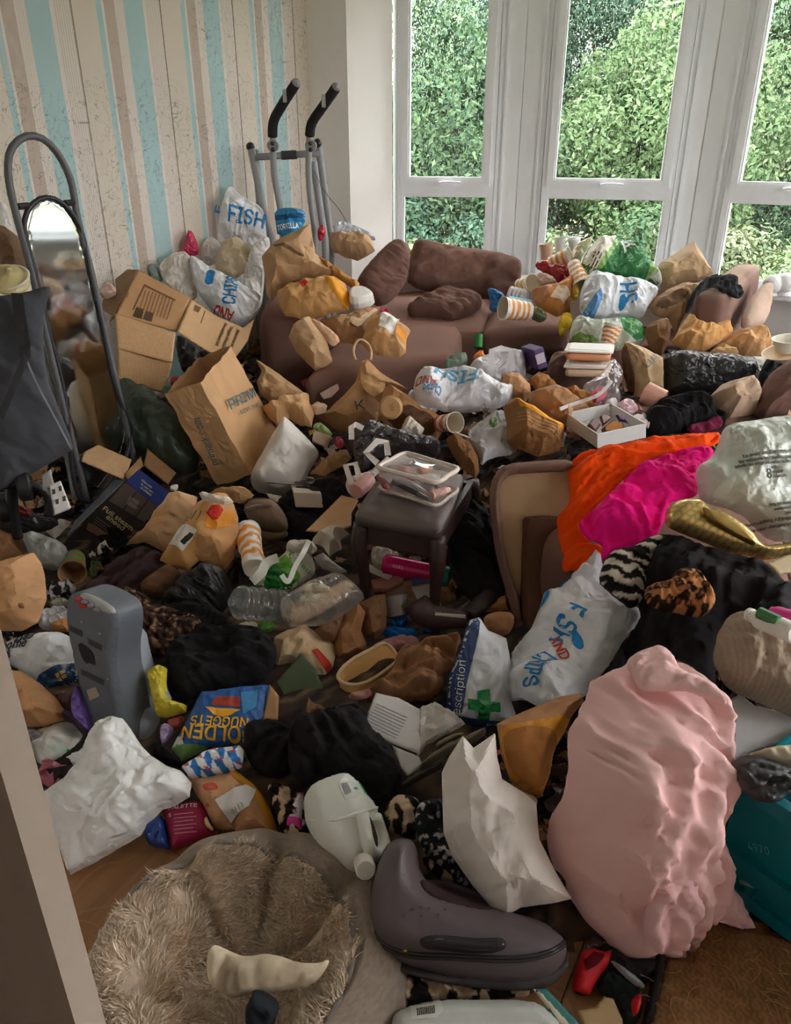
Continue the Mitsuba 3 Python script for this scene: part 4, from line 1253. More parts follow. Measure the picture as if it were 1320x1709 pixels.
panel(sk, 'rim_fold', 'A', [(1000, 625), (1060, 580), (1130, 545), (1215, 530), (1225, 545), (1120, 570), (1030, 625)], (164, 124, 84), ctrl=[(1000, 625, 3.18), (1215, 530, 3.4), (1030, 625, 3.2)], T=.006, k=.2)
o = film('white takeaway bag with a round tub inside, in front of the tall paper carrier', 'D', [(55, 620), (75, 560), (130, 470), (190, 370), (225, 305), (250, 310), (310, 370), (370, 430), (402, 470), (370, 520), (330, 590), (290, 650), (230, 678), (150, 680), (80, 660)], (216, 210, 204), y=2.95, e=40, a=0, T=.16, k=.5, m='satin')
paper('brown bag leaning up behind the tall paper carrier', 'D', [(85, 120), (110, 60), (80, 0), (105, 10), (180, 60), (260, 120), (320, 165), (300, 190), (250, 200), (220, 225), (150, 215), (105, 180)], KRAFT2, y=3.4, e=40, a=-5, T=.06)
paper('crumpled sunlit brown bag right of the tall paper carrier', 'D', [(115, 245), (180, 225), (230, 205), (300, 190), (345, 175), (350, 220), (375, 260), (360, 340), (300, 330), (250, 300), (190, 330), (150, 300)], (206, 164, 120), y=3.25, e=50, T=.08, k=1.3)
# large torn brown bag in the middle and what lies on it
o = paper('large torn brown paper bag in the middle of the room below the chaise', 'D', [(385, 280), (450, 250), (520, 180), (580, 110), (600, 40), (640, 0), (700, 60), (760, 100), (840, 145), (800, 165), (760, 180), (700, 220), (690, 310), (560, 370), (480, 350), (420, 310)], (190, 146, 104), y=3.35, e=35, a=-5, T=.10, k=.8)
panel(o, 'flap', 'D', [(605, 10), (640, 0), (700, 60), (740, 130), (690, 190), (640, 170), (605, 120)], (206, 160, 112), ctrl=[(605, 10, 3.5), (690, 190, 3.3), (740, 130, 3.38)], T=.012, k=.5)
handle(o, 'D', [(580, 0), (572, -60), (600, -100), (640, -80), (655, 0)], [3.45, 3.5, 3.52, 3.52, 3.45], .006)
text(o, 'K', 'D', (590, 285), (640, 275), (70, 86, 96), hpx=40)
pt = paper('brown paper bag lying with its open mouth towards the stool, full of rubbish', 'D', [(690, 290), (720, 150), (745, 130), (830, 180), (900, 230), (1000, 290), (1015, 360), (990, 400), (900, 420), (830, 400), (760, 350)], (176, 128, 84), y=3.12, e=50, a=5, T=.09, k=.8)
inner(pt, 'D', [(715, 300), (780, 290), (860, 280), (930, 320), (980, 350), (970, 395), (890, 410), (800, 375)], (92, 62, 42))
ck = cup('brown ribbed takeaway lid, its round top facing up, on the torn brown bag', 'D', (768, 232), (757, 240), 3.18, 3.10, .026, .045, stripes=False, base_col=(176, 130, 84), inside=(160, 118, 74), group=None, name='takeaway_lid', cat='tub', lid=(188, 146, 98))  # a round takeaway lid, drawn with the cup builder
paper('scrunched white napkin in the mouth of the brown bag', 'D', [(800, 360), (830, 300), (850, 280), (900, 320), (925, 350), (900, 390), (850, 380)], (222, 212, 200), T=.04, y=3.05, e=50, k=1.5, name='napkin', cat='napkin', group=None)
cup('white and orange paper cup lying on its side right of the brown bag mouth', 'D', (990, 320), (1080, 316), 3.16, 3.05, .032, .043, stripe=(222, 110, 70), n=2, seed=2)
o = film('black carrier bag behind the dark stool', 'D', [(560, 365), (640, 320), (720, 340), (830, 385), (1000, 400), (1010, 480), (900, 500), (700, 520), (640, 590), (600, 600), (570, 500)], (54, 48, 50), y=2.85, e=45, a=0, T=.12)
strap(o, 'D', [(690, 520), (632, 465), (690, 408), (735, 415), (742, 480)], [2.7, 2.68, 2.72, 2.74, 2.7], .024, .002, (214, 206, 200), smooth_curve=False)
strap(o, 'D', [(560, 400), (558, 340), (580, 325), (618, 345)], [2.85, 2.86, 2.88, 2.88], .022, .002, (214, 206, 200), smooth_curve=False)
# white boxes below
wk = thing('carton', 'pale grey cardboard carton with large dark letters left of the stool', 'carton')
O_, a_, b_, c_ = ortho('D', (410, 670), (268, 665), (355, 560), (420, 745), 2.72, (2.78, 2.95, 2.7))
obj('body', None, None, roundbox(O_, a_, b_, c_, .004, 4), 'card', (196, 180, 166), parent=wk)
text((wk, face(O_, a_, b_, .003)), 'OU', 'D', (330, 640), (372, 600), (60, 52, 50), hpx=42, bold=True)
paper('flattened brown paper bag between the white takeaway bag and the black carrier', 'D', [(350, 575), (400, 520), (470, 470), (540, 455), (560, 500), (500, 540), (430, 580)], (168, 128, 86), T=.03, e=65, y=2.95)
ff = film('white plastic carrier with its handle up beside the black bag', 'D', [(525, 640), (540, 590), (600, 580), (650, 560), (700, 520), (745, 480), (760, 520), (700, 560), (640, 620), (600, 690), (570, 700)], (212, 200, 194), T=.04, e=50, y=2.72)
strap(ff, 'D', [(560, 625), (530, 530), (580, 520), (600, 600)], [2.72, 2.74, 2.74, 2.7], .022, .002, (222, 212, 204), smooth_curve=False)
bottle('pale pink cosmetic tube left of the stool', 'D', (650, 600), (578, 665), 2.68, 2.6, .030, (206, 150, 146), neck=.95, name='cosmetic_tube', cat='tube', shoulder=.85)
card('cardboard_sheet', 'large brown cardboard sheet sloping down left of the stool', 'cardboard', 'D', [(510, 680), (595, 705), (560, 770), (560, 835), (470, 870), (330, 860), (400, 790)], (182, 140, 98), ctrl=[(510, 680, 2.75), (595, 705, 2.68), (330, 860, 2.42)])
slip = thing('slipper', 'grey-brown felt slipper standing near the orange cup', 'slipper')
sb = S('upper', None, None, 'E', [(1070, 345), (1085, 310), (1140, 300), (1200, 305), (1240, 340), (1268, 390), (1270, 440), (1230, 450), (1160, 440), (1110, 420)], 'soft', (138, 118, 102), m='cloth', T=.08, e=45, a=5, y=2.62, parent=slip, rnd=2)
panel(slip, 'sole', 'E', [(1120, 420), (1160, 440), (1230, 448), (1270, 436), (1268, 465), (1230, 480), (1170, 485), (1140, 460)], (112, 92, 76), 'soft', T=.03, e=30, y=2.58, rnd=2)
decal(sb, 'collar', 'E', [(1075, 335), (1088, 312), (1140, 302), (1200, 308), (1190, 322), (1130, 325), (1085, 345)], (60, 46, 42), m='cloth', rnd=1)
panel(sb, 'cuff', 'E', [(1070, 340), (1130, 322), (1195, 318), (1205, 332), (1140, 338), (1078, 358)], (158, 138, 120), 'soft', y=2.6, e=40, T=.02, rnd=1)
card('printed_leaflet', 'small printed leaflet above the felt slipper', 'leaflet', 'D', [(130, 668), (250, 690), (262, 750), (150, 700)], (210, 200, 188), y=2.75, e=60)

film('green and white salad packet in the gap right of the takeaway bag', 'D', [(362, 330), (400, 315), (440, 345), (470, 375), (430, 390), (380, 365)], (150, 180, 120), T=.03, y=3.12, e=50, name='wrapper', cat='wrapper', k=1.3)
cup('pale squashed paper cup behind the top of the takeaway bag with the tub', 'D', (400, 425), (420, 375), 3.08, 3.1, .035, .042, stripes=False, base_col=(216, 194, 170), inside=(206, 180, 150), group=None, crush=.012)
film('red and pink wrapper left of the black carrier bag', 'D', [(475, 400), (505, 385), (530, 425), (500, 440), (480, 430)], (186, 60, 80), T=.03, y=3.05, e=50, name='wrapper', cat='wrapper', k=1.3)
paper('folded pale napkin between the crumpled bag and the large torn bag', 'D', [(340, 235), (390, 215), (440, 230), (430, 265), (380, 278)], (220, 190, 164), T=.03, y=3.3, e=50, name='napkin', cat='napkin', group=None)
card('carton', 'small red and white carton flap left of the large torn brown bag', 'carton', 'D', [(400, 170), (450, 140), (490, 120), (500, 150), (460, 190), (420, 200)], (206, 180, 170), y=3.45, e=45)
film('dark red wrapper under the front edge of the chaise', 'D', [(300, 110), (350, 100), (400, 150), (380, 180), (320, 150)], (130, 50, 60), T=.04, y=3.5, e=45, name='wrapper', cat='wrapper', k=1.2)
# ------------------------------------------------------------------ bags on the right of the sofa, under the middle and right windows
film('blue crisp packet standing on the sofa seat left of the orange striped cup', 'C', [(32, 310), (55, 305), (112, 330), (100, 380), (80, 410), (40, 405), (45, 360)], (40, 120, 196), y=4.6, e=20, a=0, T=.03, name='crisp_packet', cat='crisp packet')
cup('big orange and white striped cup lying on the right sofa seat', 'C', (212, 405), (98, 392), 4.3, 4.25, .048, .062, n=4, seed=1, stripe=(230, 146, 40))
bottle('light blue paper roll lying on the orange striped cup', 'C', (118, 362), (225, 382), 4.4, 4.4, .03, (120, 190, 212), neck=.95, name='paper_roll', cat='roll', shoulder=.85)
bottle('crushed clear plastic cup above the blue paper roll', 'C', (125, 335), (205, 352), 4.5, 4.45, .05, (186, 180, 182), neck=.8, name='plastic_cup', cat='cup', ribs=5)
film('crumpled green bag scrap at the end of the orange striped cup', 'C', [(212, 410), (230, 390), (270, 400), (290, 440), (250, 450), (220, 435)], (96, 104, 72), y=4.25, e=45, T=.04, name='wrapper', cat='wrapper')
cup('white cup with a yellow band lying above the clear plastic cup', 'C', (170, 295), (225, 285), 4.6, 4.5, .036, .05, stripe=(232, 190, 60), n=2)
cup('beige paper cup standing on the window sill at the middle window', 'C', (283, 185), (283, 118), 5.0, 5.0, .035, .044, stripes=False, base_col=(214, 180, 158), group=None)
cup('clear plastic tumbler on the sill beside the beige cup', 'C', (340, 150), (342, 92), 5.05, 5.05, .028, .036, stripes=False, base_col=(206, 210, 208), inside=(206, 210, 208), group=None, name='tumbler')
cup('second clear tumbler with a pointed lid on the sill, right of the first', 'C', (398, 150), (400, 102), 5.05, 5.05, .026, .036, stripes=False, base_col=(210, 214, 210), inside=(206, 210, 208), group=None, name='tumbler', lid=(222, 224, 222))
cup('striped cup with wide yellow bars lying on the rubbish under the middle window', 'C', (300, 205), (385, 172), 4.75, 4.7, .04, .055, n=3, seed=4)
cup('orange striped cup standing upside down at the edge of the green bag', 'C', (400, 205), (435, 300), 4.5, 4.35, .036, .05, n=4, seed=6)
film('dark red crisp packet torn open below the striped cups', 'C', [(232, 205), (270, 195), (300, 210), (320, 205), (395, 240), (370, 275), (325, 285), (300, 250), (250, 225)], (150, 34, 36), y=4.55, e=40, T=.06, name='crisp_packet', cat='crisp packet', k=1.4)
film('transparent crumpled film over the red crisp packet', 'C', [(238, 240), (300, 255), (330, 285), (300, 300), (250, 290)], (196, 170, 158), y=4.5, e=40, T=.04, name='film_scrap', cat='packaging')
film('pale yellow bag crumpled between the cups and the large green bag', 'C', [(385, 180), (400, 130), (460, 100), (480, 110), (440, 170), (420, 220), (395, 225)], (214, 206, 170), y=4.6, e=35, T=.06)
o = paper('orange-lined burger bag with a white label, on the right sofa seat', 'C', [(222, 320), (260, 300), (330, 290), (390, 250), (410, 300), (390, 350), (385, 410), (330, 430), (260, 400), (235, 370)], (196, 132, 72), y=4.3, e=40, T=.10)
decal(o, 'label', 'C', [(320, 330), (382, 352), (345, 400), (288, 378)], (222, 200, 178))
inner(o, 'C', [(230, 320), (300, 300), (330, 295), (280, 360), (250, 390)], (196, 140, 104))
film('bright yellow wrapper tucked under the white label bag', 'C', [(335, 440), (360, 405), (395, 430), (390, 470), (345, 515), (333, 480)], (226, 188, 40), y=4.1, e=40, T=.03, name='wrapper', cat='wrapper')
film('yellow wrapper at the left edge of the white plastic bag', 'C', [(385, 300), (405, 280), (425, 320), (415, 360), (390, 355)], (224, 190, 60), y=4.35, e=30, T=.03, name='wrapper', cat='wrapper')
o = film('large green and white supermarket bag leaning at the middle window', 'C', [(425, 230), (440, 170), (490, 110), (560, 88), (580, 95), (640, 130), (720, 180), (745, 230), (768, 290), (755, 318), (690, 290), (600, 270), (540, 255), (480, 250)], (58, 124, 72), y=4.4, e=35, a=0, T=.14, k=1.0)
decal(o, 'white_band', 'C', [(430, 235), (442, 178), (492, 116), (562, 92), (570, 105), (545, 160), (500, 225), (480, 248)], (222, 218, 200), m='film', rnd=1)
decal(o, 'light_green_band', 'C', [(562, 130), (575, 140), (510, 245), (480, 248)], (140, 186, 110), m='film')
decal(o, 'light_green_band', 'C', [(690, 290), (700, 240), (740, 225), (755, 260), (715, 290)], (138, 184, 98), m='film')
decal(o, 'white_corner', 'C', [(700, 285), (745, 240), (766, 290), (752, 315)], (220, 222, 220), m='film')
text(o, 'A', 'C', (590, 195), (635, 165), (226, 232, 226), hpx=48, bold=True)
for i in range(3):
    decal(o, 'bar_code_line', 'C', [(446 + i * 14, 240), (452 + i * 14, 240), (470 + i * 14, 200), (464 + i * 14, 200)], (60, 70, 60))
o = film('translucent white fish and chips bag in front of the green bag', 'C', [(418, 410), (425, 330), (455, 255), (480, 245), (560, 262), (650, 275), (735, 300), (762, 325), (720, 370), (690, 440), (600, 430), (520, 440), (470, 440)], (220, 224, 230), y=4.15, e=35, a=0, T=.13, group=GF)
text(o, 'SH', 'C', (640, 405), (640, 318), BLUE, hpx=62, bold=True)
decal(o, 'fish_picture', 'C', [(572, 375), (600, 365), (605, 410), (580, 420)], BLUE, rnd=1)
decal(o, 'blue_print', 'C', [(425, 430), (465, 375), (490, 350), (495, 385), (480, 440)], (96, 150, 206), m='film')
o = film('white and green supermarket bag below the fish and chips bag', 'C', [(380, 545), (385, 480), (405, 425), (450, 440), (520, 450), (600, 430), (660, 440), (695, 480), (700, 540), (640, 560), (610, 590), (560, 580), (480, 545)], (206, 216, 200), y=3.95, e=40, T=.10)
decal(o, 'green_print', 'C', [(560, 440), (640, 428), (690, 480), (695, 530), (640, 550), (600, 520)], (66, 140, 80), m='film', rnd=1)
decal(o, 'light_green_print', 'C', [(388, 510), (470, 530), (500, 545), (384, 545)], (150, 186, 110), m='film')
text(o, 'A', 'C', (620, 505), (660, 492), (150, 200, 130), hpx=34, bold=True)
cup('orange and white striped cup standing in front of the green supermarket bags', 'C', (538, 548), (568, 462), 3.8, 3.82, .032, .046, n=4, seed=3, stripe=(228, 140, 30))
paper('plain tan paper bag standing with a pointed top at the right window', 'C', [(745, 230), (770, 195), (830, 160), (905, 105), (945, 170), (990, 245), (950, 270), (900, 290), (840, 295), (770, 320), (755, 280)], (182, 152, 118), y=4.5, e=25, a=0, T=.10, k=.6)
o = paper('open tan paper bag leaning on the sofa arm', 'C', [(715, 390), (740, 350), (800, 310), (850, 290), (925, 292), (910, 330), (870, 420), (830, 500), (800, 440), (740, 420)], (176, 142, 106), y=4.15, e=35, a=0, T=.10)
inner(o, 'C', [(722, 395), (790, 350), (860, 345), (840, 400), (770, 415)], (120, 92, 68))
paper('brown paper bag squeezed between the green bag and the open tan bag', 'C', [(700, 480), (730, 450), (790, 435), (810, 480), (800, 540), (770, 595), (720, 560), (705, 520)], (150, 112, 78), y=3.9, e=40, T=.08)
cloth('black garment hanging over the sofa arm', 'C', [(865, 425), (890, 340), (930, 285), (975, 252), (1040, 252), (1080, 275), (1112, 330), (1105, 358), (1060, 330), (1000, 300), (940, 320), (905, 370), (880, 420)], (40, 40, 42), T=.04, ctrl=[(870, 425, 3.85), (930, 290, 3.93), (1040, 252, 4.2), (1105, 355, 4.0)])
# burger bags and the long black parcel below the arm
paper('crumpled brown burger bag with a jagged open top above the black parcel', 'C', [(815, 535), (850, 470), (890, 415), (915, 460), (980, 470), (1040, 450), (1075, 490), (1040, 520), (980, 560), (940, 582), (870, 575)], (206, 154, 96), y=3.75, e=45, T=.10, k=1.3)
paper('crumpled burger bag at the right end above the black parcel', 'C', [(1020, 545), (1060, 510), (1120, 480), (1190, 465), (1225, 510), (1240, 560), (1200, 600), (1120, 598), (1070, 570)], (196, 148, 100), y=3.75, e=45, T=.09, k=1.3)
paper('flat scrap of brown paper between the two burger bags above the parcel', 'C', [(965, 585), (1020, 545), (1090, 570), (1100, 590)], (214, 172, 120), y=3.68, e=55, T=.03)
o = film('long black plastic-wrapped parcel with a white shipping label', 'C', [(780, 585), (850, 570), (950, 585), (1100, 595), (1210, 605), (1250, 570), (1270, 600), (1215, 650), (1190, 700), (1150, 760), (1000, 765), (880, 775), (785, 775), (778, 680)], (40, 40, 43), y=3.5, e=30, a=0, T=.12, k=.6, name='parcel', cat='parcel')
decal(o, 'shipping_label', 'C', [(1138, 598), (1207, 605), (1205, 680), (1142, 672)], (206, 200, 192))
for i in range(5):
    decal(o, 'bar_code_line', 'C', [(1155 + i * 9, 652), (1159 + i * 9, 652), (1159 + i * 9, 664), (1155 + i * 9, 664)], (50, 50, 50), lift=.004)
o = paper('tan paper carrier with faint blue print standing left of the black parcel', 'C', [(612, 540), (625, 533), (700, 560), (775, 600), (778, 680), (775, 770), (700, 778), (660, 775), (640, 690), (625, 610)], (190, 160, 124), y=3.48, e=25, a=10, T=.08, k=.6)
panel(o, 'side', 'C', [(605, 560), (618, 540), (640, 600), (660, 690), (655, 770), (610, 745), (612, 650)], (92, 66, 48), ctrl=[(612, 545, 3.5), (660, 690, 3.45), (610, 745, 3.6)], T=.02, k=.4)
strap(o, 'C', [(622, 745), (612, 690), (615, 640)], [3.5, 3.52, 3.52], .016, .002, (200, 170, 140))
text(o, 'LIFE', 'C', (672, 660), (740, 610), (120, 136, 144), hpx=26)
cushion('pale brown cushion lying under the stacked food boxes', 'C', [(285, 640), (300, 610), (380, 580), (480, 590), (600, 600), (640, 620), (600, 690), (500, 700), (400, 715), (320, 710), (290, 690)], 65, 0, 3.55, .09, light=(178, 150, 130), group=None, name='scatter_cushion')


def food_box(label, crop, top, bot, y0, h, col, lid, cat='food box', group='clear takeaway food boxes', name='food_box', m='satin'):
    """a shallow tub with a rim and a lid; top: pixels of three corners of the lid"""
    key = thing(name, label, cat, group)
    q = at_y(px(crop, top), np.array(y0))
    a, b = q[1] - q[0], q[2] - q[0]
    n = unit(np.cross(a, b))
    if n[2] < 0:
        n = -n
    w = .012
    obj('tub', None, None, roundbox(q[0] - n * h + a * .04 + b * .04, a * .92, b * .92, n * (h - .008), .02, 6), m, col, smooth=True, parent=key)
    if lid is not None:
        obj('lid', None, None, roundbox(q[0] - n * .008, a, b, n * .012, .006, 6), 'satin', lid, smooth=True, parent=key)
        obj('lid_rim', None, None, roundbox(q[0] + n * .002 + a * .07 + b * .09, a * .86, b * .82, n * .006, .004, 6), 'satin', [min(255, c + 6) for c in lid], smooth=True, parent=key)
    return key, q, a, b, n


food_box('upper clear food box of leftovers with a white lid, on the pale brown cushion', 'C', [(358, 572), (568, 580), (375, 540)], None, (3.38, 3.38, 3.58), .045, (196, 132, 92), (216, 214, 208))
food_box('lower white food box under the box of leftovers', 'C', [(355, 640), (560, 645), (372, 608)], None, (3.36, 3.36, 3.54), .05, (204, 178, 150), (212, 206, 198))
# centre: white bags, boxes and burger bags left of the long parcel
o = film('white carrier bag with rigid handle standing in front of the right sofa seat', 'C', [(-45, 640), (-20, 610), (40, 590), (60, 575), (140, 580), (180, 590), (195, 640), (195, 690), (140, 700), (60, 720), (-20, 700)], (216, 214, 220), y=3.5, e=40, T=.10, k=1.1)
strap(o, 'C', [(50, 680), (52, 570), (90, 562), (135, 570), (138, 660)], [3.36, 3.4, 3.42, 3.42, 3.38], .026, .004, (206, 204, 208), smooth_curve=False)
bottle('orange nozzle cap poking out beside the white carrier bag', 'C', (0, 612), (8, 568), 3.6, 3.62, .03, (226, 122, 36), neck=.35, name='nozzle_cap', cat='bottle', shoulder=.3)  # only an orange nozzle cap, drawn with the bottle builder
bottle('green bottle end standing between the sofa seats', 'C', (-5, 560), (-2, 498), 3.95, 3.98, .022, (40, 128, 58), neck=.9, shoulder=.85)
cloth('grey-green woolly cloth beside the chaise corner', 'B', [(1015, 755), (1050, 715), (1110, 708), (1150, 720), (1120, 760), (1080, 770), (1030, 770)], (128, 146, 130), y=3.55, T=.05, name='cloth_piece', cat='cloth')
xk = thing('carton', 'small purple printed chocolate carton right of the white carrier bag', 'carton')
O_, a_, b_, c_ = ortho('C', (252, 655), (196, 635), (232, 575), (292, 640), 3.42, (3.45, 3.5, 3.5))
obj('body', None, None, roundbox(O_, a_, b_ * 1.05, c_, .004, 4), 'card', (78, 54, 104), parent=xk)
obj('printed_face', None, None, roundbox(O_ + b_ * .3 - (0, .002, 0), c_ * .9, b_ * .5, (0, .001, 0) + unit(a_) * .001, .0005, 2), 'card', (180, 168, 186), parent=xk)
o = film('white fish and chips bag tied flat in the middle of the heap', 'D', [(870, 110), (900, 70), (930, 55), (1000, 60), (1100, 45), (1160, 60), (1220, 90), (1320, 140), (1390, 160), (1370, 190), (1330, 240), (1200, 250), (1080, 252), (980, 245), (900, 230), (870, 215)], (222, 222, 228), y=3.2, e=50, a=0, T=.10, group=GF, k=1.0)
text(o, 'FISH', 'D', (1190, 115), (985, 72), (96, 168, 206), hpx=52, bold=True)
text(o, 'AND', 'D', (985, 160), (885, 135), (186, 96, 84), hpx=34, bold=True)
text(o, 'CHIPS', 'D', (1010, 190), (920, 170), (96, 150, 196), hpx=34, bold=True)
film('clear crumpled plastic bag at the left under the tied fish and chips bag', 'D', [(830, 195), (870, 140), (880, 225), (960, 250), (1000, 262), (960, 270), (880, 250)], (200, 204, 212), y=3.2, e=50, T=.03)
film('translucent white bag with green scraps spilling right of the paper cup', 'D', [(1130, 380), (1180, 330), (1260, 270), (1320, 260), (1360, 330), (1400, 420), (1380, 480), (1300, 480), (1240, 500), (1210, 530), (1190, 470), (1160, 430)], (208, 208, 214), y=2.95, e=55, T=.06)
film('green salad scraps inside the translucent bag right of the paper cup', 'D', [(1240, 310), (1280, 285), (1300, 320), (1270, 345)], (120, 146, 92), y=2.93, e=55, T=.03, name='wrapper', cat='wrapper')
rod_k = thing('drinking_straw', 'white drinking straw sticking out below the paper cup', 'straw')
obj('tube', None, None, tube(at_y(px('D', [(1080, 365), (1150, 392)]), (2.98, 2.95)), .004, 8), 'satin', (226, 222, 214), parent=rod_k)
paper('kraft bag torn open under the translucent bag with green scraps', 'D', [(1030, 400), (1090, 380), (1150, 420), (1190, 480), (1200, 560), (1180, 600), (1110, 540), (1060, 470)], (140, 98, 62), y=2.85, e=55, T=.05, k=1.3)
o = paper('standing brown burger bag right of the tied fish and chips bag', 'C', [(85, 720), (95, 670), (130, 660), (170, 668), (215, 715), (218, 760), (190, 800), (130, 790), (90, 740)], (190, 142, 104), y=3.25, e=30, a=0, T=.07)
panel(o, 'opening_fold', 'C', [(95, 672), (168, 666), (180, 690), (110, 735), (92, 720)], (120, 84, 58), ctrl=[(95, 672, 3.3), (168, 666, 3.33), (92, 720, 3.27)], T=.008, k=.3)
paper('open burger bag mouth with orange lining beside the purple carton', 'C', [(205, 700), (250, 660), (300, 690), (330, 720), (300, 740), (240, 740)], (176, 124, 76), y=3.3, e=45, T=.05)
paper('large worn brown bag behind the orange-topped bag', 'C', [(205, 790), (215, 750), (250, 735), (310, 720), (370, 745), (440, 800), (470, 830), (400, 850), (385, 900), (330, 890), (260, 830)], (176, 132, 96), y=3.05, e=45, a=5, T=.09, k=.7)
o = paper('big brown burger bag lying with its orange folded top towards the window', 'C', [(98, 810), (130, 782), (160, 785), (240, 830), (330, 880), (358, 895), (352, 945), (340, 1000), (250, 1020), (150, 985), (118, 960), (115, 880)], (160, 114, 74), y=2.92, e=40, a=5, T=.13, k=.7)
decal(o, 'orange_fold', 'C', [(130, 786), (160, 787), (240, 832), (330, 884), (354, 900), (350, 938), (300, 930), (220, 890), (150, 850), (140, 820)], (222, 150, 40), m='paper')
for i in range(3):
    decal(o, 'fold_line', 'C', [(140, 868 + i * 14), (340, 958 + i * 14), (340, 961 + i * 14), (140, 872 + i * 14)], (196, 150, 96), m='paper')
paper('crumpled brown bag behind the white plastic tray, with an open mouth', 'C', [(345, 735), (400, 725), (450, 750), (500, 800), (480, 835), (420, 830), (370, 770)], (176, 124, 70), y=3.15, e=45, T=.06, k=1.2)
# white tray of cosmetics
tk = thing('plastic_tray', 'white plastic tray holding cosmetics palettes in the middle of the heap', 'tray')
O_, a_, b_, c_ = ortho('C', (500, 985), (705, 940), (500, 925), (388, 905), 2.78, (2.84, 2.80, 2.98))
openbox(O_, a_, b_, c_ * 1.2, .004, .0, 2, 'body', tk, (206, 204, 204), 'satin', 0, 12)
strap(tk, 'C', [(340, 820), (420, 790), (500, 760), (560, 700)], [3.0, 3.05, 3.05, 3.1], .015, .006, (196, 192, 188))
PALS = 'small cosmetics palettes in the white tray'
for i, (pts, c) in enumerate((([(455, 890), (480, 860), (515, 885), (490, 922)], (96, 52, 56)), ([(508, 850), (535, 845), (560, 862), (520, 895)], (110, 70, 74)), ([(515, 905), (560, 870), (610, 880), (620, 905), (570, 925), (520, 925)], (84, 46, 44)), ([(575, 845), (610, 850), (630, 880), (590, 870)], (70, 40, 60)))):
    o = card('makeup_palette', ('dark red open make-up palette at the left of the white tray', 'purplish make-up palette at the back of the white tray', 'wide brown make-up palette at the front of the white tray', 'violet make-up palette at the right of the white tray')[i], 'palette', 'C', pts, c, y=2.84 + .05 * (i % 2), e=55, T=.012, group=PALS)
    q = np.array(pts, float)
    m_ = q.mean(0)
    decal(o, 'mirror_window', 'C', [tuple(m_ + (p_ - m_) * .72) for p_ in q], [(150, 132, 128), (170, 150, 150), (176, 120, 70), (120, 100, 130)][i], m='gloss')
film('clear bag with pink cosmetics behind the white tray', 'C', [(420, 735), (500, 690), (540, 640), (560, 610), (590, 650), (610, 690), (580, 740), (600, 800), (540, 830), (480, 790)], (214, 204, 208), y=3.1, e=50, T=.09, m='clear')
film('bright pink packet inside the clear bag behind the white tray', 'C', [(470, 745), (520, 722), (545, 760), (500, 790), (478, 780)], (214, 88, 120), y=3.12, e=50, T=.04, name='packet', cat='packet')
film('crumpled pinkish white wrapper right of the clear cosmetics bag', 'C', [(590, 790), (620, 775), (660, 790), (680, 830), (640, 850), (600, 830)], (216, 180, 190), y=3.05, e=50, T=.04, name='wrapper', cat='wrapper', k=1.4)
film('white tissue scraps above the right end of the white tray', 'C', [(520, 800), (570, 770), (590, 800), (570, 840), (530, 850)], (226, 220, 222), y=3.08, e=50, T=.04, name='napkin', cat='napkin', k=1.5)
bottle('white lotion tube in the white tray', 'C', (610, 890), (700, 850), 2.98, 3.02, .022, (220, 212, 212), cap=(180, 176, 178), neck=.6, name='cosmetic_tube', cat='tube')
bottle('pale pink lotion tube lying right of the white tray', 'C', (650, 870), (720, 885), 3.0, 2.98, .02, (224, 196, 200), cap=(240, 236, 232), neck=.7, name='cosmetic_tube', cat='tube')
bottle('round pink cosmetic jar with white lid in front of the black parcel', 'C', (700, 745), (780, 785), 3.15, 3.1, .045, (204, 150, 134), neck=.97, name='cosmetic_jar', cat='jar', shoulder=.95)
cloth('black crumpled garment in front of the long black parcel', 'C', [(690, 900), (700, 830), (760, 790), (850, 775), (960, 775), (990, 830), (1050, 870), (1020, 910), (940, 900), (860, 935), (760, 945)], (32, 31, 33), y=2.95, e=55, T=.10, k=1.1)
cloth('pink and black lace underwear on the black garment', 'C', [(870, 895), (930, 880), (1000, 850), (1040, 880), (1000, 920), (900, 930)], (120, 42, 70), y=2.9, e=55, T=.03)
paper('pale crumpled paper bag in front of the right end of the black parcel', 'C', [(972, 770), (1020, 720), (1110, 690), (1140, 690), (1160, 740), (1190, 800), (1160, 850), (1100, 860), (1050, 870), (1000, 830)], (200, 170, 146), y=3.05, e=45, T=.13, k=.9)
cloth('black satin cloth at the right end of the parcel', 'C', [(1215, 600), (1260, 580), (1290, 600), (1240, 660), (1200, 720), (1185, 760), (1180, 690)], (34, 34, 36), y=3.35, e=40, T=.06)
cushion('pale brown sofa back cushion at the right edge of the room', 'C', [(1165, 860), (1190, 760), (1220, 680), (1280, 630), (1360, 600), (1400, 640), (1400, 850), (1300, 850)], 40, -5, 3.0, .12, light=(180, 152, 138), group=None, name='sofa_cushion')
cup('white saucer bowl of leftovers at the right edge', 'C', (1320, 610), (1318, 570), 3.3, 3.3, .05, .11, stripes=False, base_col=(222, 218, 208), inside=(206, 170, 120), group=None, name='bowl', cat='bowl')
cup('clear plastic cup standing in the bowl at the right edge', 'C', (1318, 570), (1322, 518), 3.3, 3.3, .06, .075, stripes=False, base_col=(214, 214, 206), inside=(210, 206, 190), group=None, name='plastic_cup')
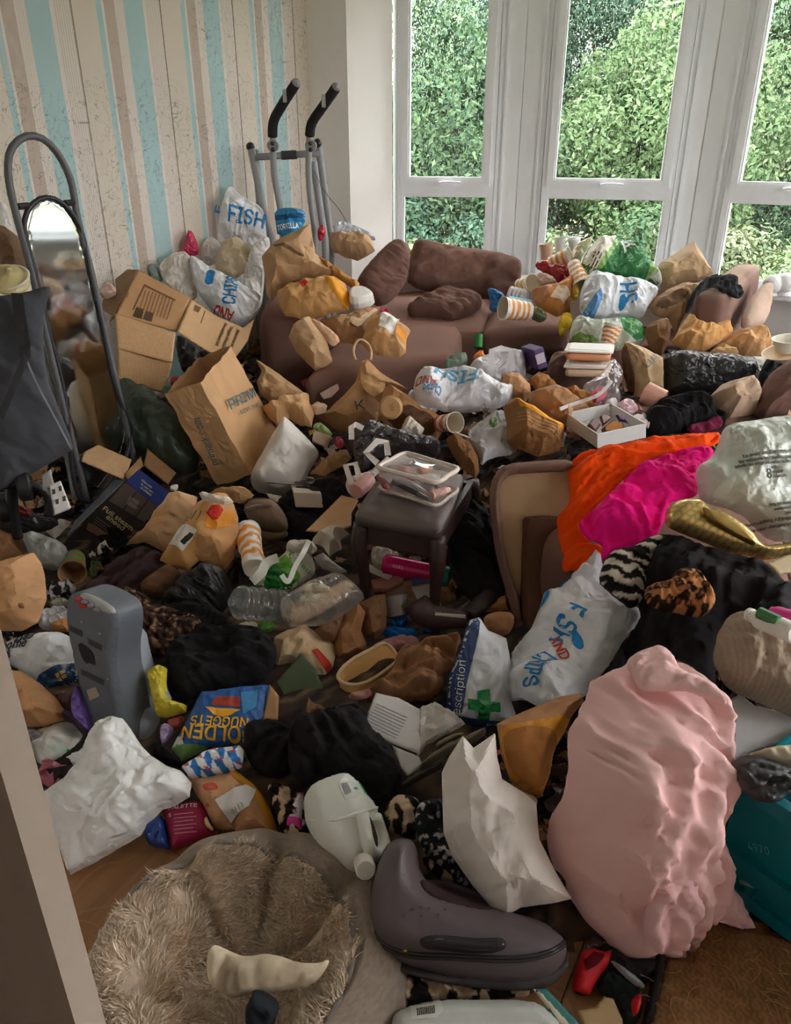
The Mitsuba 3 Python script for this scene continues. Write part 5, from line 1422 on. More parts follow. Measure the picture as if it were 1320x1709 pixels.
for lb, p0, r in (('white ball-shaped lamp on the sill of the right window, left one', (1242, 290), .055), ('white ball-shaped lamp on the sill of the right window, right one', (1295, 285), .06)):
    k_ = thing('ornament', lb, 'ornament')
    p = at_y(px('C', [p0]), 4.72)[0]
    obj('globe', None, None, trimesh.creation.icosphere(subdivisions=3, radius=r).apply_translation(p), 'satin', (222, 222, 222), smooth=True, parent=k_)
    m1, _ = lathe([(0, .001), (0, r * .7), (1, r * .55), (1, .001)], p - (0, 0, r * 1.15), p - (0, 0, r * .8), 20)
    obj('foot', None, None, m1, 'satin', (206, 206, 206), parent=k_)
# ------------------------------------------------------------------ the dark stool and the case of cosmetics on it
st = thing('stool', 'dark brown leather-topped stool with curved legs in the middle of the room', 'stool')
tq = at_z(px('Z', [(590, 858), (735, 884), (800, 782), (650, 768)]), .44)
ctr = tq.mean(0)
tb = roundbox(tq[0] - (0, 0, .045), tq[1] - tq[0], (tq[3] - tq[0]) * .98, np.array([0, 0, .045]), .018, 8, .008, 4, .004)
obj('seat', None, None, tb, 'satin', paler_top(tb, (54, 42, 40), (92, 78, 74), .5, seed=8), smooth=True, parent=st)
ap = []
for i in range(4):
    a_, b_ = tq[i], tq[(i + 1) % 4]
    i0 = ctr + (a_ - ctr) * .86
    i1 = ctr + (b_ - ctr) * .86
    ap.append(bar(i0 - (0, 0, .075), i1 - (0, 0, .075), .02, .07))
obj('apron', None, None, cat_(ap), 'satin', (50, 36, 34), parent=st)
for i in range(4):
    c = ctr + (tq[i] - ctr) * .88
    d = unit((tq[i] - ctr) * (1, 1, 0))
    c = np.array([c[0], c[1], 0])
    pts = [c + (0, 0, .40), c + d * .012 + (0, 0, .33), c - d * .004 + (0, 0, .22), c + d * .002 + (0, 0, .1), c + d * .018 + (0, 0, .0)]
    obj('leg', None, None, tube(curve(pts, 20), np.interp(np.linspace(0, 1, 20), [0, .15, .5, .9, 1], [.027, .028, .018, .013, .016]), 10), 'satin', (52, 36, 34), smooth=True, parent=st)
# the clear zip case
zk = thing('zip_case', 'clear plastic zip case full of make-up brushes lying on the stool', 'case')
q = at_z(px('D', [(690, 640), (985, 735), (1100, 650), (850, 570)]), .455)
q2 = at_z(px('D', [(685, 540), (985, 620), (1100, 545), (830, 465)]), .53)


def loop(c4, r=.02):
    c4 = np.asarray(c4)
    m_ = []
    for i in range(4):
        p_, a_, b_ = c4[i], c4[i - 1], c4[(i + 1) % 4]
        m_ += [p_ + (a_ - p_) * .10, p_ + ((a_ - p_) + (b_ - p_)) * .025, p_ + (b_ - p_) * .10, (p_ + b_) / 2]
    return curve(m_, 64, closed=True)


obj('piping', None, None, tube(loop(q), .006, 8, closed=True), 'satin', (206, 190, 180), smooth=True, parent=zk)
obj('piping', None, None, tube(loop(q2), .008, 8, closed=True), 'satin', (214, 200, 190), smooth=True, parent=zk)
l0, l1 = loop(q), loop(q2)
n_ = len(l0)
V = np.vstack([l0, l1])
Fc = [[i, (i + 1) % n_, (i + 1) % n_ + n_] for i in range(n_)] + [[i, (i + 1) % n_ + n_, i + n_] for i in range(n_)]
obj('wall', None, None, trimesh.Trimesh(V, Fc, process=False), 'clear', (214, 196, 190), smooth=True, parent=zk)
cc_ = l1.mean(0) + (0, 0, .012)
V = np.vstack([l1, l1 * .5 + cc_ * .5 + (0, 0, .004), cc_])
Fc = [[i, (i + 1) % n_, (i + 1) % n_ + n_] for i in range(n_)] + [[i, (i + 1) % n_ + n_, i + n_] for i in range(n_)] + [[i + n_, (i + 1) % n_ + n_, 2 * n_] for i in range(n_)]
obj('lid', None, None, trimesh.Trimesh(V, Fc, process=False), 'clear', (226, 212, 206), smooth=True, parent=zk)
BR = 'make-up brushes and sticks in the zip case'
for i, (a_, b_, c, r, lb) in enumerate((((700, 590), (745, 650), (104, 38, 44), .012, 'dark red lipstick at the left inside the zip case'), ((770, 610), (950, 700), (52, 46, 50), .010, 'long dark brush handle along the front of the zip case'), ((800, 590), (930, 660), (196, 190, 190), .008, 'pale brush handle behind the dark one in the zip case'),
                                 ((960, 680), (1050, 650), (206, 160, 150), .014, 'pink lipstick at the right inside the zip case'), ((900, 560), (960, 540), (214, 140, 110), .014, 'orange-pink compact in the middle of the zip case'), ((880, 600), (1000, 590), (226, 222, 218), .013, 'white tube at the back of the zip case'), ((800, 545), (850, 560), (200, 140, 140), .014, 'dusky pink bottle at the back left of the zip case'))):
    p = at_z(px('D', [a_, b_]), .485)
    k_ = thing('makeup_stick', lb, 'make-up', BR)
    obj('body', None, None, tube([p[0], p[0] * .3 + p[1] * .7], r, 10), 'satin', c, parent=k_)
    obj('tip', None, None, tube([p[0] * .3 + p[1] * .7, p[1]], [r * .8, r * .55], 10), 'gloss', [min(255, x + 40) for x in c], parent=k_)
# ------------------------------------------------------------------ the left half of the floor
def zebra(v, c, f, s=.05, dark=(30, 27, 26), light=(206, 196, 182)):
    w = n2(v[:, 0], v[:, 1], s, 3) * 5 + n2(v[:, 0], v[:, 1], s * .4, 4) * 1.4
    on = np.sin((v[:, 0] * .5 + v[:, 1]) / s * 4.5 + w * 1.5) > .15
    return np.where(on[:, None], lin(light), lin(dark))


def leopard(v, c, f, s=.022, base=(176, 118, 76), dark=(38, 26, 22), mid=(128, 78, 48)):
    g = np.floor(v / s)
    best, rnd = np.full(len(v), 9.0), np.zeros(len(v))
    for i in (-1, 0, 1):
        for j in (-1, 0, 1):
            q = g + (i, j)
            h = np.sin(q @ (127.1, 311.7)) * 43758.5453
            h2 = np.sin(q @ (269.5, 183.3)) * 43758.5453
            p = (q + np.stack([h % 1, h2 % 1], 1) * .8 + .1) * s
            d = np.linalg.norm(v - p, axis=1) / s
            rnd = np.where(d < best, h % 1, rnd)
            best = np.minimum(best, d)
    best = best + .25 * n2(v[:, 0], v[:, 1], s * .5, 2)
    out = np.where((best < .44)[:, None], lin(dark), lin(base))
    return np.where((best < .24)[:, None] & (rnd > .35)[:, None], lin(mid), out)


def animal(v, c, f, s=.02, dark=(34, 28, 26), light=(196, 170, 142)):
    w = n2(v[:, 0], v[:, 1], s, 3) + .7 * n2(v[:, 0], v[:, 1], s * .6, 4) + .5 * np.sin(v[:, 0] / s * 2.2 + 6 * n2(v[:, 0], v[:, 1], s * 2.5, 8)) * .5
    return np.where((w > .02)[:, None], lin(light), lin(dark))


def floral(v, c, f, s=.019, dark=(36, 38, 42), light=(196, 186, 190), mid=(120, 130, 126)):
    a = n2(v[:, 0], v[:, 1], s * .45, 6)
    b = n2(v[:, 0], v[:, 1], s * .35, 7)
    out = np.where((a > .12)[:, None], lin(light), lin(dark))
    return np.where(((b > .22) & (a <= .12))[:, None], lin(mid), out)


def flecks(v, c, f):
    a = n2(v[:, 0], v[:, 1], .008, 6)
    return np.where((a > .17)[:, None], lin((150, 120, 96)), np.where((a < -.1)[:, None], lin((30, 22, 22)), lin((74, 52, 44))))


# black and dark clothes that cover the floor, from the back to the front
cloth('dark purplish brown garment between the printed box and the black boot', 'E', [(330, 720), (400, 660), (480, 590), (620, 495), (720, 530), (720, 600), (640, 690), (580, 760), (470, 760), (390, 740)], (66, 50, 52), T=.04)
cloth('black trousers spread out behind the stool and the felt slipper', 'Z', [(455, 830), (520, 800), (580, 800), (600, 850), (560, 900), (480, 910), (450, 880)], (36, 34, 37), T=.05)
cloth('black sheet of clothes on the floor right of the stool', 'Z', [(745, 880), (770, 820), (815, 830), (830, 930), (850, 1010), (790, 1010), (750, 960)], (32, 31, 34), T=.04)
cloth('black leather coat between the fluffy brown cloth and the clear bottle', 'E', [(690, 760), (790, 660), (900, 600), (960, 590), (1010, 640), (1020, 700), (990, 800), (900, 830), (780, 830)], (30, 29, 30), T=.09, m='satin', k=1.1)
cloth('dark fluffy brown flecked garment behind the grey exercise console', 'E', [(480, 760), (530, 700), (600, 690), (680, 760), (720, 810), (690, 850), (560, 850)], (74, 52, 44), T=.06, colfn=flecks, k=1.3, step=.006)
cloth('dark brown flecked scarf right of the grey exercise console', 'H', [(600, 130), (650, 60), (740, 90), (860, 110), (930, 150), (920, 190), (800, 250), (760, 310), (660, 330), (630, 230)], (64, 46, 42), T=.05, colfn=flecks, k=1.2, step=.006)
cloth('black knitted jumper spread in front of the clear water bottle', 'H', [(760, 300), (800, 240), (900, 200), (1040, 180), (1160, 180), (1240, 220), (1280, 300), (1240, 400), (1180, 450), (1000, 470), (900, 500), (820, 540), (770, 480), (760, 400)], (34, 33, 35), T=.09, k=1.3)
cloth('black garment between the flecked scarf and the black jumper', 'H', [(640, 130), (780, 80), (900, 60), (1040, 130), (1080, 190), (980, 220), (860, 240), (800, 190), (700, 200)], (38, 36, 38), T=.06, k=1.2)
cloth('black top crumpled right of the golden cereal packet', 'H', [(1120, 640), (1180, 610), (1280, 620), (1360, 650), (1400, 760), (1340, 860), (1250, 880), (1180, 860), (1130, 780), (1115, 700)], (32, 30, 32), T=.07, k=1.4)
cloth('big black garment in the middle of the foreground above the milk jug', 'I', [(230, 270), (350, 220), (480, 190), (570, 210), (560, 280), (660, 370), (720, 480), (700, 560), (640, 640), (560, 640), (480, 560), (420, 520), (300, 560), (240, 540), (200, 420)], (33, 31, 33), T=.08, k=1.2)
cloth('black cloth beneath the end of the grey exercise console', 'H', [(690, 770), (760, 720), (830, 790), (840, 830), (760, 820)], (30, 29, 30), T=.05)
cloth('small patterned dark cloth left of the grey exercise console', 'E', [(200, 690), (230, 660), (330, 655), (340, 700), (260, 745), (205, 740)], (120, 100, 120), T=.03, colfn=floral)
# the printed router box
rk = thing('router_box', 'dark printed box with open flaps and yellow lettering, leaning below the mirror', 'cardboard box')
O_, a_, b_, c_ = ortho('E', (556, 216), (756, 285), (284, 488), (632, 150), 2.82, (2.80, 2.62, 3.0))
openbox(O_ + b_, a_, -b_, c_, .004, .002, 3, 'body', rk, (58, 48, 48), 'card', 0, 10)
fr = (rk, face(O_, a_, b_, .0035))
decal(fr, 'blue_panel', 'E', [(612, 165), (752, 272), (700, 335), (555, 220)], (46, 60, 128))
decal(fr, 'street_picture', 'E', [(553, 222), (700, 337), (640, 400), (480, 305)], (92, 78, 72))
for q in ([(600, 262), (604, 265), (548, 345), (543, 342)], [(650, 300), (654, 303), (598, 378), (593, 375)], [(575, 300), (625, 336), (622, 340), (572, 304)]):
    decal(fr, 'picture_line', 'E', q, (60, 50, 50), lift=.003)
decal(fr, 'emblem', 'E', [(572, 285), (615, 305), (600, 345), (556, 318)], (128, 116, 110), lift=.003)
decal(fr, 'terrace_picture', 'E', [(390, 400), (570, 500), (545, 520), (380, 430)], (130, 100, 84), lift=.003)
text(fr, 'Full steam', 'E', (448, 340), (578, 436), (206, 190, 148), hpx=20, bold=True, lift=.004)
text(fr, 'ahead', 'E', (464, 378), (540, 436), (206, 190, 148), hpx=20, bold=True, lift=.004)
text(fr, 'Welcome', 'E', (622, 215), (668, 250), (196, 190, 170), hpx=9, bold=True, lift=.004)
text(fr, 'to your new', 'E', (620, 232), (672, 272), (196, 190, 170), hpx=9, bold=True, lift=.004)
text(fr, 'broadband', 'E', (618, 248), (664, 284), (196, 190, 170), hpx=9, bold=True, lift=.004)
text(fr, '#WeAreFibre', 'E', (340, 495), (415, 548), (200, 196, 190), hpx=14, bold=True, lift=.004)
for i in range(4):
    decal(fr, 'small_print', 'E', [(425 - i * 6, 375 + i * 9), (545 - i * 6, 458 + i * 9), (543 - i * 6, 461 + i * 9), (423 - i * 6, 378 + i * 9)], (112, 100, 96), lift=.003, thick=.0006)
S('side', 'grey-blue printed side', None, 'E', [(508, 212), (553, 216), (290, 470), (284, 486), (330, 400)], 'none', (104, 108, 120), m='card', T=.004, back=.001, rnd=0, w=.003, parent=rk, ctrl=[(508, 212, 2.92), (553, 216, 2.825), (284, 486, 2.625)])
S('flap', None, None, 'E', [(398, 44), (582, 124), (546, 214), (358, 132), (372, 80)], 'none', (206, 168, 126), m='card', T=.004, back=.001, rnd=0, w=.003, parent=rk, ctrl=[(398, 44, 2.95), (582, 124, 2.95), (546, 214, 2.84)])
S('flap', None, None, 'E', [(648, 74), (778, 182), (740, 236), (632, 152)], 'none', (160, 118, 80), m='card', T=.004, back=.001, rnd=0, w=.003, parent=rk, ctrl=[(648, 74, 3.06), (778, 182, 3.04), (632, 152, 3.0)])
S('flap', None, None, 'E', [(548, 188), (620, 110), (632, 152), (564, 216)], 'none', (176, 134, 94), m='card', T=.004, back=.001, rnd=0, w=.003, parent=rk, ctrl=[(548, 188, 2.86), (620, 110, 3.0), (564, 216, 2.83)])
k_ = film('white torn tape at the top right corner of the printed box', 'E', [(745, 240), (785, 226), (778, 260), (750, 262)], (214, 206, 198), y=2.75, e=40, T=.02, name='tape', cat='tape')
# burger bags next to it
paper('sunlit crumpled brown bag leaning on the printed box', 'E', [(555, 500), (640, 430), (700, 340), (750, 285), (800, 270), (870, 290), (860, 340), (820, 380), (770, 470), (720, 530), (640, 490)], (210, 166, 122), T=.08, k=1.1, e=50, y=2.52)
o = paper('burger bag with a receipt, sauce stain and red fries box, beside the orange cup', 'E', [(705, 570), (770, 470), (820, 390), (870, 320), (940, 280), (1000, 275), (1030, 320), (1050, 380), (1052, 450), (1030, 560), (990, 612), (930, 590), (880, 570), (830, 615), (770, 600)], (198, 148, 98), T=.10, e=50, a=0, y=2.32, k=.9)
decal(o, 'orange_side', 'E', [(940, 400), (1000, 380), (1045, 370), (1040, 430), (980, 470), (925, 470)], (216, 140, 44), m='paper', rnd=1)
decal(o, 'flat_panel', 'E', [(825, 385), (945, 400), (930, 430), (870, 560), (835, 610), (775, 595), (712, 565)], (196, 146, 88), m='paper')
decal(o, 'receipt', 'E', [(800, 425), (902, 488), (826, 558), (748, 512)], (216, 208, 196), lift=.004)
decal(o, 'bar_code', 'E', [(868, 494), (884, 502), (836, 538), (824, 530)], (50, 46, 44), lift=.006)
for i in range(4):
    decal(o, 'printed_line', 'E', [(845 + i * 22, 398), (850 + i * 22, 398), (830 + i * 22, 440), (825 + i * 22, 440)], (120, 86, 56), lift=.004)
k_ = film('red fries carton poking out of the receipt burger bag', 'E', [(905, 355), (930, 325), (965, 320), (985, 345), (960, 385), (935, 390)], (206, 50, 40), y=2.36, e=45, T=.015, up=.07, rnd=0, k=.4, name='fries_carton', cat='carton', m='card')
paper('white torn paper on top of the red fries carton', 'E', [(876, 272), (900, 264), (960, 285), (1010, 290), (1030, 310), (990, 325), (930, 315), (890, 300)], (214, 202, 184), y=2.4, e=55, T=.02, up=.05, name='napkin', cat='napkin', group=None)
paper('flattened brown bag behind the receipt burger bag, near the felt slipper', 'E', [(920, 270), (1000, 255), (1080, 248), (1120, 280), (1100, 300), (1060, 320), (1030, 310), (990, 290)], (186, 142, 98), T=.04, e=65, y=2.68)
cup('orange and white wavy striped cup lying near the felt slipper', 'E', (1118, 600), (1090, 440), 2.22, 2.50, .034, .046, n=4, seed=1, stripe=(226, 146, 44), crush=.008)
film('clear grey crumpled plastic bag left of the printed box', 'E', [(95, 465), (170, 450), (290, 500), (300, 540), (270, 600), (200, 612), (130, 550)], (158, 160, 156), T=.06, m='film')
paper('white tissue strip at the foot of the mirror', 'E', [(205, 445), (262, 382), (315, 398), (290, 430), (240, 472)], (204, 196, 188), T=.02, k=1.3, name='napkin', cat='napkin', group=None)
paper('brown bag at the left edge above the standing burger bag', 'E', [(-30, 410), (30, 430), (95, 480), (110, 545), (60, 560), (-30, 575)], (160, 116, 80), T=.06)
o = paper('brown burger bag standing at the left edge below the pushchair', 'E', [(-40, 590), (60, 555), (150, 535), (180, 580), (200, 650), (206, 740), (165, 845), (100, 880), (-40, 880)], (198, 150, 106), T=.10, e=40, a=0, y=1.95, k=.8)
panel(o, 'fold', 'E', [(0, 680), (60, 715), (125, 785), (50, 770), (0, 740)], (150, 106, 72), T=.012, k=.4, y=1.93, e=45)
decal(o, 'red_mark', 'H', [(0, 95), (14, 90), (10, 112), (0, 112)], (190, 60, 44))
k_ = cup('dark printed cup with a green side lying left of the printed box', 'E', (330, 560), (318, 625), 2.42, 2.30, .035, .045, stripe=(60, 116, 52), base_col=(120, 72, 48), inside=(150, 116, 80), n=2, group=None)
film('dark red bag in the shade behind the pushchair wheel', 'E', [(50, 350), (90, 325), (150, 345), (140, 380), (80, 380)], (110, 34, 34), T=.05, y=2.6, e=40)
cloth('folded tan suede boot leg lying beside the black leather coat', 'E', [(600, 700), (680, 640), (750, 595), (815, 632), (770, 700), (700, 752)], (112, 84, 62), T=.06, name='boot', cat='boot', k=.4)
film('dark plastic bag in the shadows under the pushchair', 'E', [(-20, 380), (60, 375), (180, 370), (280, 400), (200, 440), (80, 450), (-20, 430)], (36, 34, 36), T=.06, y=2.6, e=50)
film('clear wrapper and blue print scraps above the white shop bag', 'H', [(165, 130), (230, 90), (310, 85), (315, 150), (250, 200), (180, 190)], (184, 182, 186), T=.04, name='wrapper', cat='wrapper', k=1.3)
paper('orange-brown scrap of paper above the white shop bag', 'H', [(225, 195), (250, 165), (318, 140), (320, 205), (270, 205)], (190, 136, 84), T=.03)
film('orange and green packet half hidden under the clear wrapper, left of the console', 'H', [(220, 90), (260, 60), (312, 50), (314, 80), (260, 100)], (164, 160, 140), T=.03, name='wrapper', cat='wrapper')
# white shop bag with dark writing
o = film('white shop bag with large dark lettering and a blue band, at the left edge', 'H', [(-10, 330), (40, 270), (110, 225), (200, 212), (320, 212), (345, 280), (360, 360), (380, 450), (300, 470), (230, 485), (180, 440), (140, 420), (60, 360)], (222, 224, 228), T=.09, e=50, y=1.85, k=.8)
decal(o, 'blue_band', 'H', [(180, 440), (260, 405), (352, 355), (362, 400), (380, 455), (300, 470), (235, 486)], (38, 70, 110), m='film')
text(o, 'bag', 'H', (105, 275), (205, 250), (34, 50, 62), hpx=42, bold=True)
text(o, 'home', 'H', (60, 320), (170, 300), (34, 50, 62), hpx=42, bold=True)
text(o, 'koi', 'H', (25, 350), (100, 345), (34, 50, 62), hpx=36, bold=True)
for q in ([(290, 420), (308, 412), (312, 428), (296, 436)], [(312, 408), (332, 398), (336, 414), (316, 424)], [(298, 440), (314, 432), (318, 446), (302, 448)], [(318, 428), (338, 418), (340, 432), (322, 440)]):
    decal(o, 'window_emblem', 'H', q, (206, 176, 108), lift=.003)
o = paper('brown burger bag lying at the left edge behind the door frame', 'H', [(40, 380), (100, 385), (180, 440), (260, 510), (308, 580), (290, 610), (200, 640), (110, 640), (60, 560)], (184, 136, 92), T=.09, e=50, k=.9)
film('purple and white crisp packet beside the lower part of the grey console', 'H', [(345, 470), (370, 440), (390, 500), (410, 580), (420, 640), (400, 665), (350, 620), (335, 560)], (104, 76, 150), T=.04, e=45, name='crisp_packet', cat='crisp packet')
film('teal edged packet between the brown burger bag and the purple packet', 'H', [(240, 500), (290, 475), (345, 485), (340, 560), (290, 560)], (116, 90, 84), T=.03, name='wrapper', cat='wrapper')
# the grey console of the exercise machine
ck = thing('exercise_console', 'grey plastic exercise machine console standing upright among the litter, sloping rounded top', 'exercise machine')
cf = [(340, 30, 1.86), (530, 120, 1.90), (450, 660, 1.62), (725, 740, 1.58)]
O_ = at_y(px('H', [(420, 650)]), 1.66)[0]
fr_c = Frame(O_, normal(14, -28))
P_ = lambda pts: fr_c.uv(px('H', pts))
outl = chaikin(P_([(318, 60), (330, 28), (370, 18), (430, 35), (520, 85), (545, 125), (548, 200), (530, 330), (560, 480), (600, 700), (590, 770), (560, 780), (420, 650), (385, 480), (350, 320), (318, 160)]), 2)
pl = Polygon(outl).buffer(0)
v_, t_, nb_ = fill(pl, .008, 2)
d_ = cKDTree(v_[:nb_]).query(v_)[0]
d_[:nb_] = 0
fr_h = .018 * np.sqrt(np.clip(1 - (1 - np.clip(d_ / .02, 0, 1)) ** 2, 0, 1))
back_ = np.full(len(v_), -.085)
f3, b3 = fr_c.at(v_, fr_h), fr_c.at(v_, back_)
i_ = np.arange(nb_)
j_ = (i_ + 1) % nb_
mid = [fr_c.at(v_[:nb_], np.full(nb_, h_)) for h_ in (-.03, -.06)]
N_ = len(v_)
rows = [np.arange(nb_), 2 * N_ + np.arange(nb_), 2 * N_ + nb_ + np.arange(nb_), N_ + np.arange(nb_)]
side = []
for r0, r1 in zip(rows[:-1], rows[1:]):
    side += [np.stack([r0[i_], r1[i_], r0[j_]], 1), np.stack([r0[j_], r1[i_], r1[j_]], 1)]
cm = trimesh.Trimesh(np.vstack([f3, b3, *mid]), np.vstack([t_, t_[:, ::-1] + N_, *side]), process=False)
obj('housing', None, None, cm, 'satin', (92, 98, 106), smooth=40, parent=ck)
fr_c.h = lambda w_: np.full(len(np.atleast_2d(w_)), .018)
CK = (ck, fr_c)
o = S('side_cover', 'lighter smooth side cover', None, 'H', [(520, 200), (545, 165), (580, 155), (625, 200), (640, 280), (660, 350), (690, 480), (715, 600), (732, 720), (725, 755), (640, 740), (590, 600), (560, 480), (530, 340)], 'soft', (150, 158, 168), m='satin', T=.05, back=.05, k=.15, rnd=2, parent=ck, ctrl=[(520, 200, 1.78), (640, 280, 1.88), (560, 480, 1.68), (725, 755, 1.68)], vary=.03)
decal(o, 'screw_hole', 'H', [(572, 205), (580, 202), (585, 210), (577, 216)], (24, 24, 26), rnd=1)
S('key_panel', 'sloping top with red and grey keys', None, 'H', [(372, 22), (430, 35), (520, 85), (540, 125), (500, 125), (430, 85), (365, 45)], 'none', (170, 172, 172), m='satin', T=.010, back=.004, rnd=1, parent=CK, on=True, up=-.002, w=.01)
kp = labels
for i, (q, c) in enumerate((((402, 42), (186, 44, 50)), ((432, 54), (120, 122, 122)), ((460, 70), (120, 122, 122)), ((488, 88), (120, 122, 122)), ((422, 72), (186, 44, 50)))):
    p = fr_c.at(fr_c.uv(px('H', [q])), .030)[0]
    m1 = trimesh.creation.icosphere(subdivisions=2, radius=1.0)
    m1.apply_scale((.011, .006, .007))
    obj('key', None, None, m1.apply_translation(p), 'satin', c, smooth=True, parent=ck)
decal(CK, 'cut_out', 'H', [(385, 240), (430, 265), (455, 295), (467, 350), (440, 335), (420, 340), (395, 290)], (22, 22, 24), rnd=1)
decal(CK, 'label', 'H', [(425, 460), (465, 445), (485, 485), (440, 510)], (166, 156, 136))
for r0, n0 in (((430, 225), 9), ((400, 365), 14), ((348, 165), 8)):
    for i in range(n0):
        x, y = r0[0] + i * 7.5, r0[1] + i * 3.6
        decal(CK, 'vent_slot', 'H', [(x, y), (x + 3, y + 1), (x + 3, y + 28), (x, y + 26)], (52, 56, 62), thick=.0005)
for q in ((484, 202), (402, 150), (330, 95), (522, 410), (420, 575)):
    decal(CK, 'screw_cap', 'H', [(q[0] - 6, q[1]), (q[0], q[1] - 6), (q[0] + 6, q[1]), (q[0], q[1] + 7)], (150, 154, 160), rnd=1)
# packets around the console
film('yellow snack packet right of the grey console', 'H', [(680, 395), (740, 360), (768, 375), (765, 440), (780, 520), (860, 545), (855, 575), (760, 600), (720, 590), (690, 470)], (214, 196, 60), T=.05, e=55, up=.05, rnd=0, name='crisp_packet', cat='crisp packet', k=1.2)
film('clear silver part of a wrapper lying across the yellow snack packet', 'H', [(705, 440), (745, 420), (770, 470), (790, 520), (750, 540), (715, 500)], (170, 170, 160), T=.03, e=55, up=.09, name='wrapper', cat='wrapper')
film('lilac wrapper strip below the yellow snack packet', 'H', [(735, 640), (770, 620), (800, 650), (780, 700), (750, 735), (735, 700)], (170, 150, 190), T=.03, e=55, name='wrapper', cat='wrapper')
film('small red and white sachet at the corner of the cereal packet', 'H', [(765, 610), (800, 600), (850, 590), (830, 640), (800, 660), (770, 645)], (190, 90, 84), T=.02, e=60, name='sachet', cat='packet')
# cereal packet, reading upside down
o = S('cereal_packet', 'blue cereal packet with upside-down yellow lettering, beside the black jumper', 'cereal packet', 'H', [(925, 480), (1080, 460), (1235, 450), (1215, 600), (1130, 680), (1090, 720), (960, 735), (880, 780), (830, 805), (775, 760), (850, 620)], 'film', (44, 92, 160), m='satin', T=.035, e=62, a=5, k=.5, rnd=0, vary=.12)
decal(o, 'red_panel', 'H', [(1000, 515), (1110, 520), (1105, 565), (975, 560)], (164, 62, 52))
decal(o, 'yellow_burst', 'H', [(950, 570), (1110, 575), (1060, 605), (1030, 612), (985, 600)], (236, 170, 50))
decal(o, 'green_corner', 'H', [(800, 725), (870, 735), (955, 738), (880, 780), (830, 805), (777, 760)], (110, 150, 84))
decal(o, 'white_corner', 'H', [(812, 690), (840, 700), (850, 735), (785, 742)], (206, 214, 216))
decal(o, 'light_blue_picture', 'H', [(1110, 500), (1190, 480), (1180, 560), (1120, 600)], (70, 140, 196))
text(o, 'NUGGETS', 'H', (1150, 618), (886, 606), (240, 178, 44), hpx=44, bold=True)
text(o, 'GOLDEN', 'H', (1178, 662), (845, 650), (240, 178, 44), hpx=60, bold=True)
k_ = card('cardboard_piece', 'small brown printed carton end between the cereal packet and the green card', 'cardboard', 'H', [(1238, 445), (1280, 500), (1275, 610), (1200, 612), (1215, 560)], (176, 134, 94), e=50)
# bag with green card, tub of food, brown scarf
o = paper('crumpled pale burger bag with red print standing left of the plastic tub', 'F', [(235, 720), (260, 590), (310, 560), (390, 535), (450, 570), (520, 620), (545, 720), (578, 840), (545, 895), (480, 890), (400, 800), (330, 750), (260, 790)], (206, 178, 142), T=.10, e=45, a=0, k=1.0, y=1.85)
decal(o, 'red_print', 'F', [(438, 672), (462, 662), (510, 710), (545, 795), (540, 812), (500, 760)], (190, 56, 44))
card('green_card', 'dark green card leaning against the pale burger bag', 'card', 'F', [(265, 785), (375, 660), (440, 730), (505, 895), (320, 898)], (78, 92, 66), y=1.74, e=40, a=0, anc=(400, 895))
paper('brown paper bag with red mark standing open behind the plastic tub', 'F', [(518, 540), (570, 480), (630, 440), (660, 480), (640, 560), (665, 620), (660, 650), (590, 690), (530, 690)], (158, 112, 74), T=.05, e=30, a=0, y=1.95, k=.5)
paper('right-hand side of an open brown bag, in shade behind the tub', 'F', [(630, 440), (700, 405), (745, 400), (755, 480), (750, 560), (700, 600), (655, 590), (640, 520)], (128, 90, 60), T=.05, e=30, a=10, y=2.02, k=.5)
fk = thing('food_tub', 'clear plastic tub with orange sauce lying open beside the brown scarf', 'food box')
fq = at_y(px('F', [(540, 770), (600, 690), (690, 640), (760, 625), (785, 650), (770, 720), (700, 770), (610, 800)]), np.array([1.78, 1.84, 1.9, 1.95, 1.94, 1.84, 1.78, 1.75]))
rimc = curve(fq, 64, closed=True)
obj('rim', None, None, tube(rimc, .006, 8, closed=True), 'gloss', (222, 190, 150), smooth=True, parent=fk)
cen = fq.mean(0)
low = np.array([0, -.03, -.075])
V = np.vstack([rimc, rimc * .92 + cen * .08 + low * .5, rimc * .78 + cen * .22 + low, cen + low])
n_ = 64
Fc = []
for r_ in range(2):
    Fc += [[r_ * n_ + i, r_ * n_ + (i + 1) % n_, (r_ + 1) * n_ + (i + 1) % n_] for i in range(n_)] + [[r_ * n_ + i, (r_ + 1) * n_ + (i + 1) % n_, (r_ + 1) * n_ + i] for i in range(n_)]
Fc += [[2 * n_ + i, 2 * n_ + (i + 1) % n_, 3 * n_] for i in range(n_)]
obj('tub', None, None, trimesh.Trimesh(V, Fc, process=False), 'satin', (240, 194, 128), smooth=True, parent=fk)
V2 = np.vstack([rimc * .80 + cen * .2 + low * .7, cen + low * .68])
obj('sauce', None, None, trimesh.Trimesh(V2, [[i, (i + 1) % n_, n_] for i in range(n_)], process=False), 'gloss', (226, 160, 70), smooth=True, parent=fk)
cloth('brown ruched scarf twisted in a heap left of the prescription bag', 'F', [(640, 840), (700, 800), (780, 740), (800, 640), (900, 620), (980, 570), (1090, 570), (1060, 650), (1050, 720), (1000, 760), (1010, 800), (960, 850), (900, 865), (800, 850), (720, 860)], (158, 116, 84), T=.09, k=2.3, size=.2, name='scarf', cat='scarf')
cloth('pink cloth showing behind the plastic tub', 'F', [(670, 640), (760, 600), (830, 585), (905, 600), (880, 640), (800, 650), (740, 660)], (196, 140, 140), T=.04, y=2.0, name='cloth_piece', cat='cloth')
cloth('pale pink cloth under the front of the plastic tub', 'F', [(575, 850), (620, 830), (700, 815), (690, 850), (620, 870)], (206, 150, 140), T=.02, name='cloth_piece', cat='cloth')
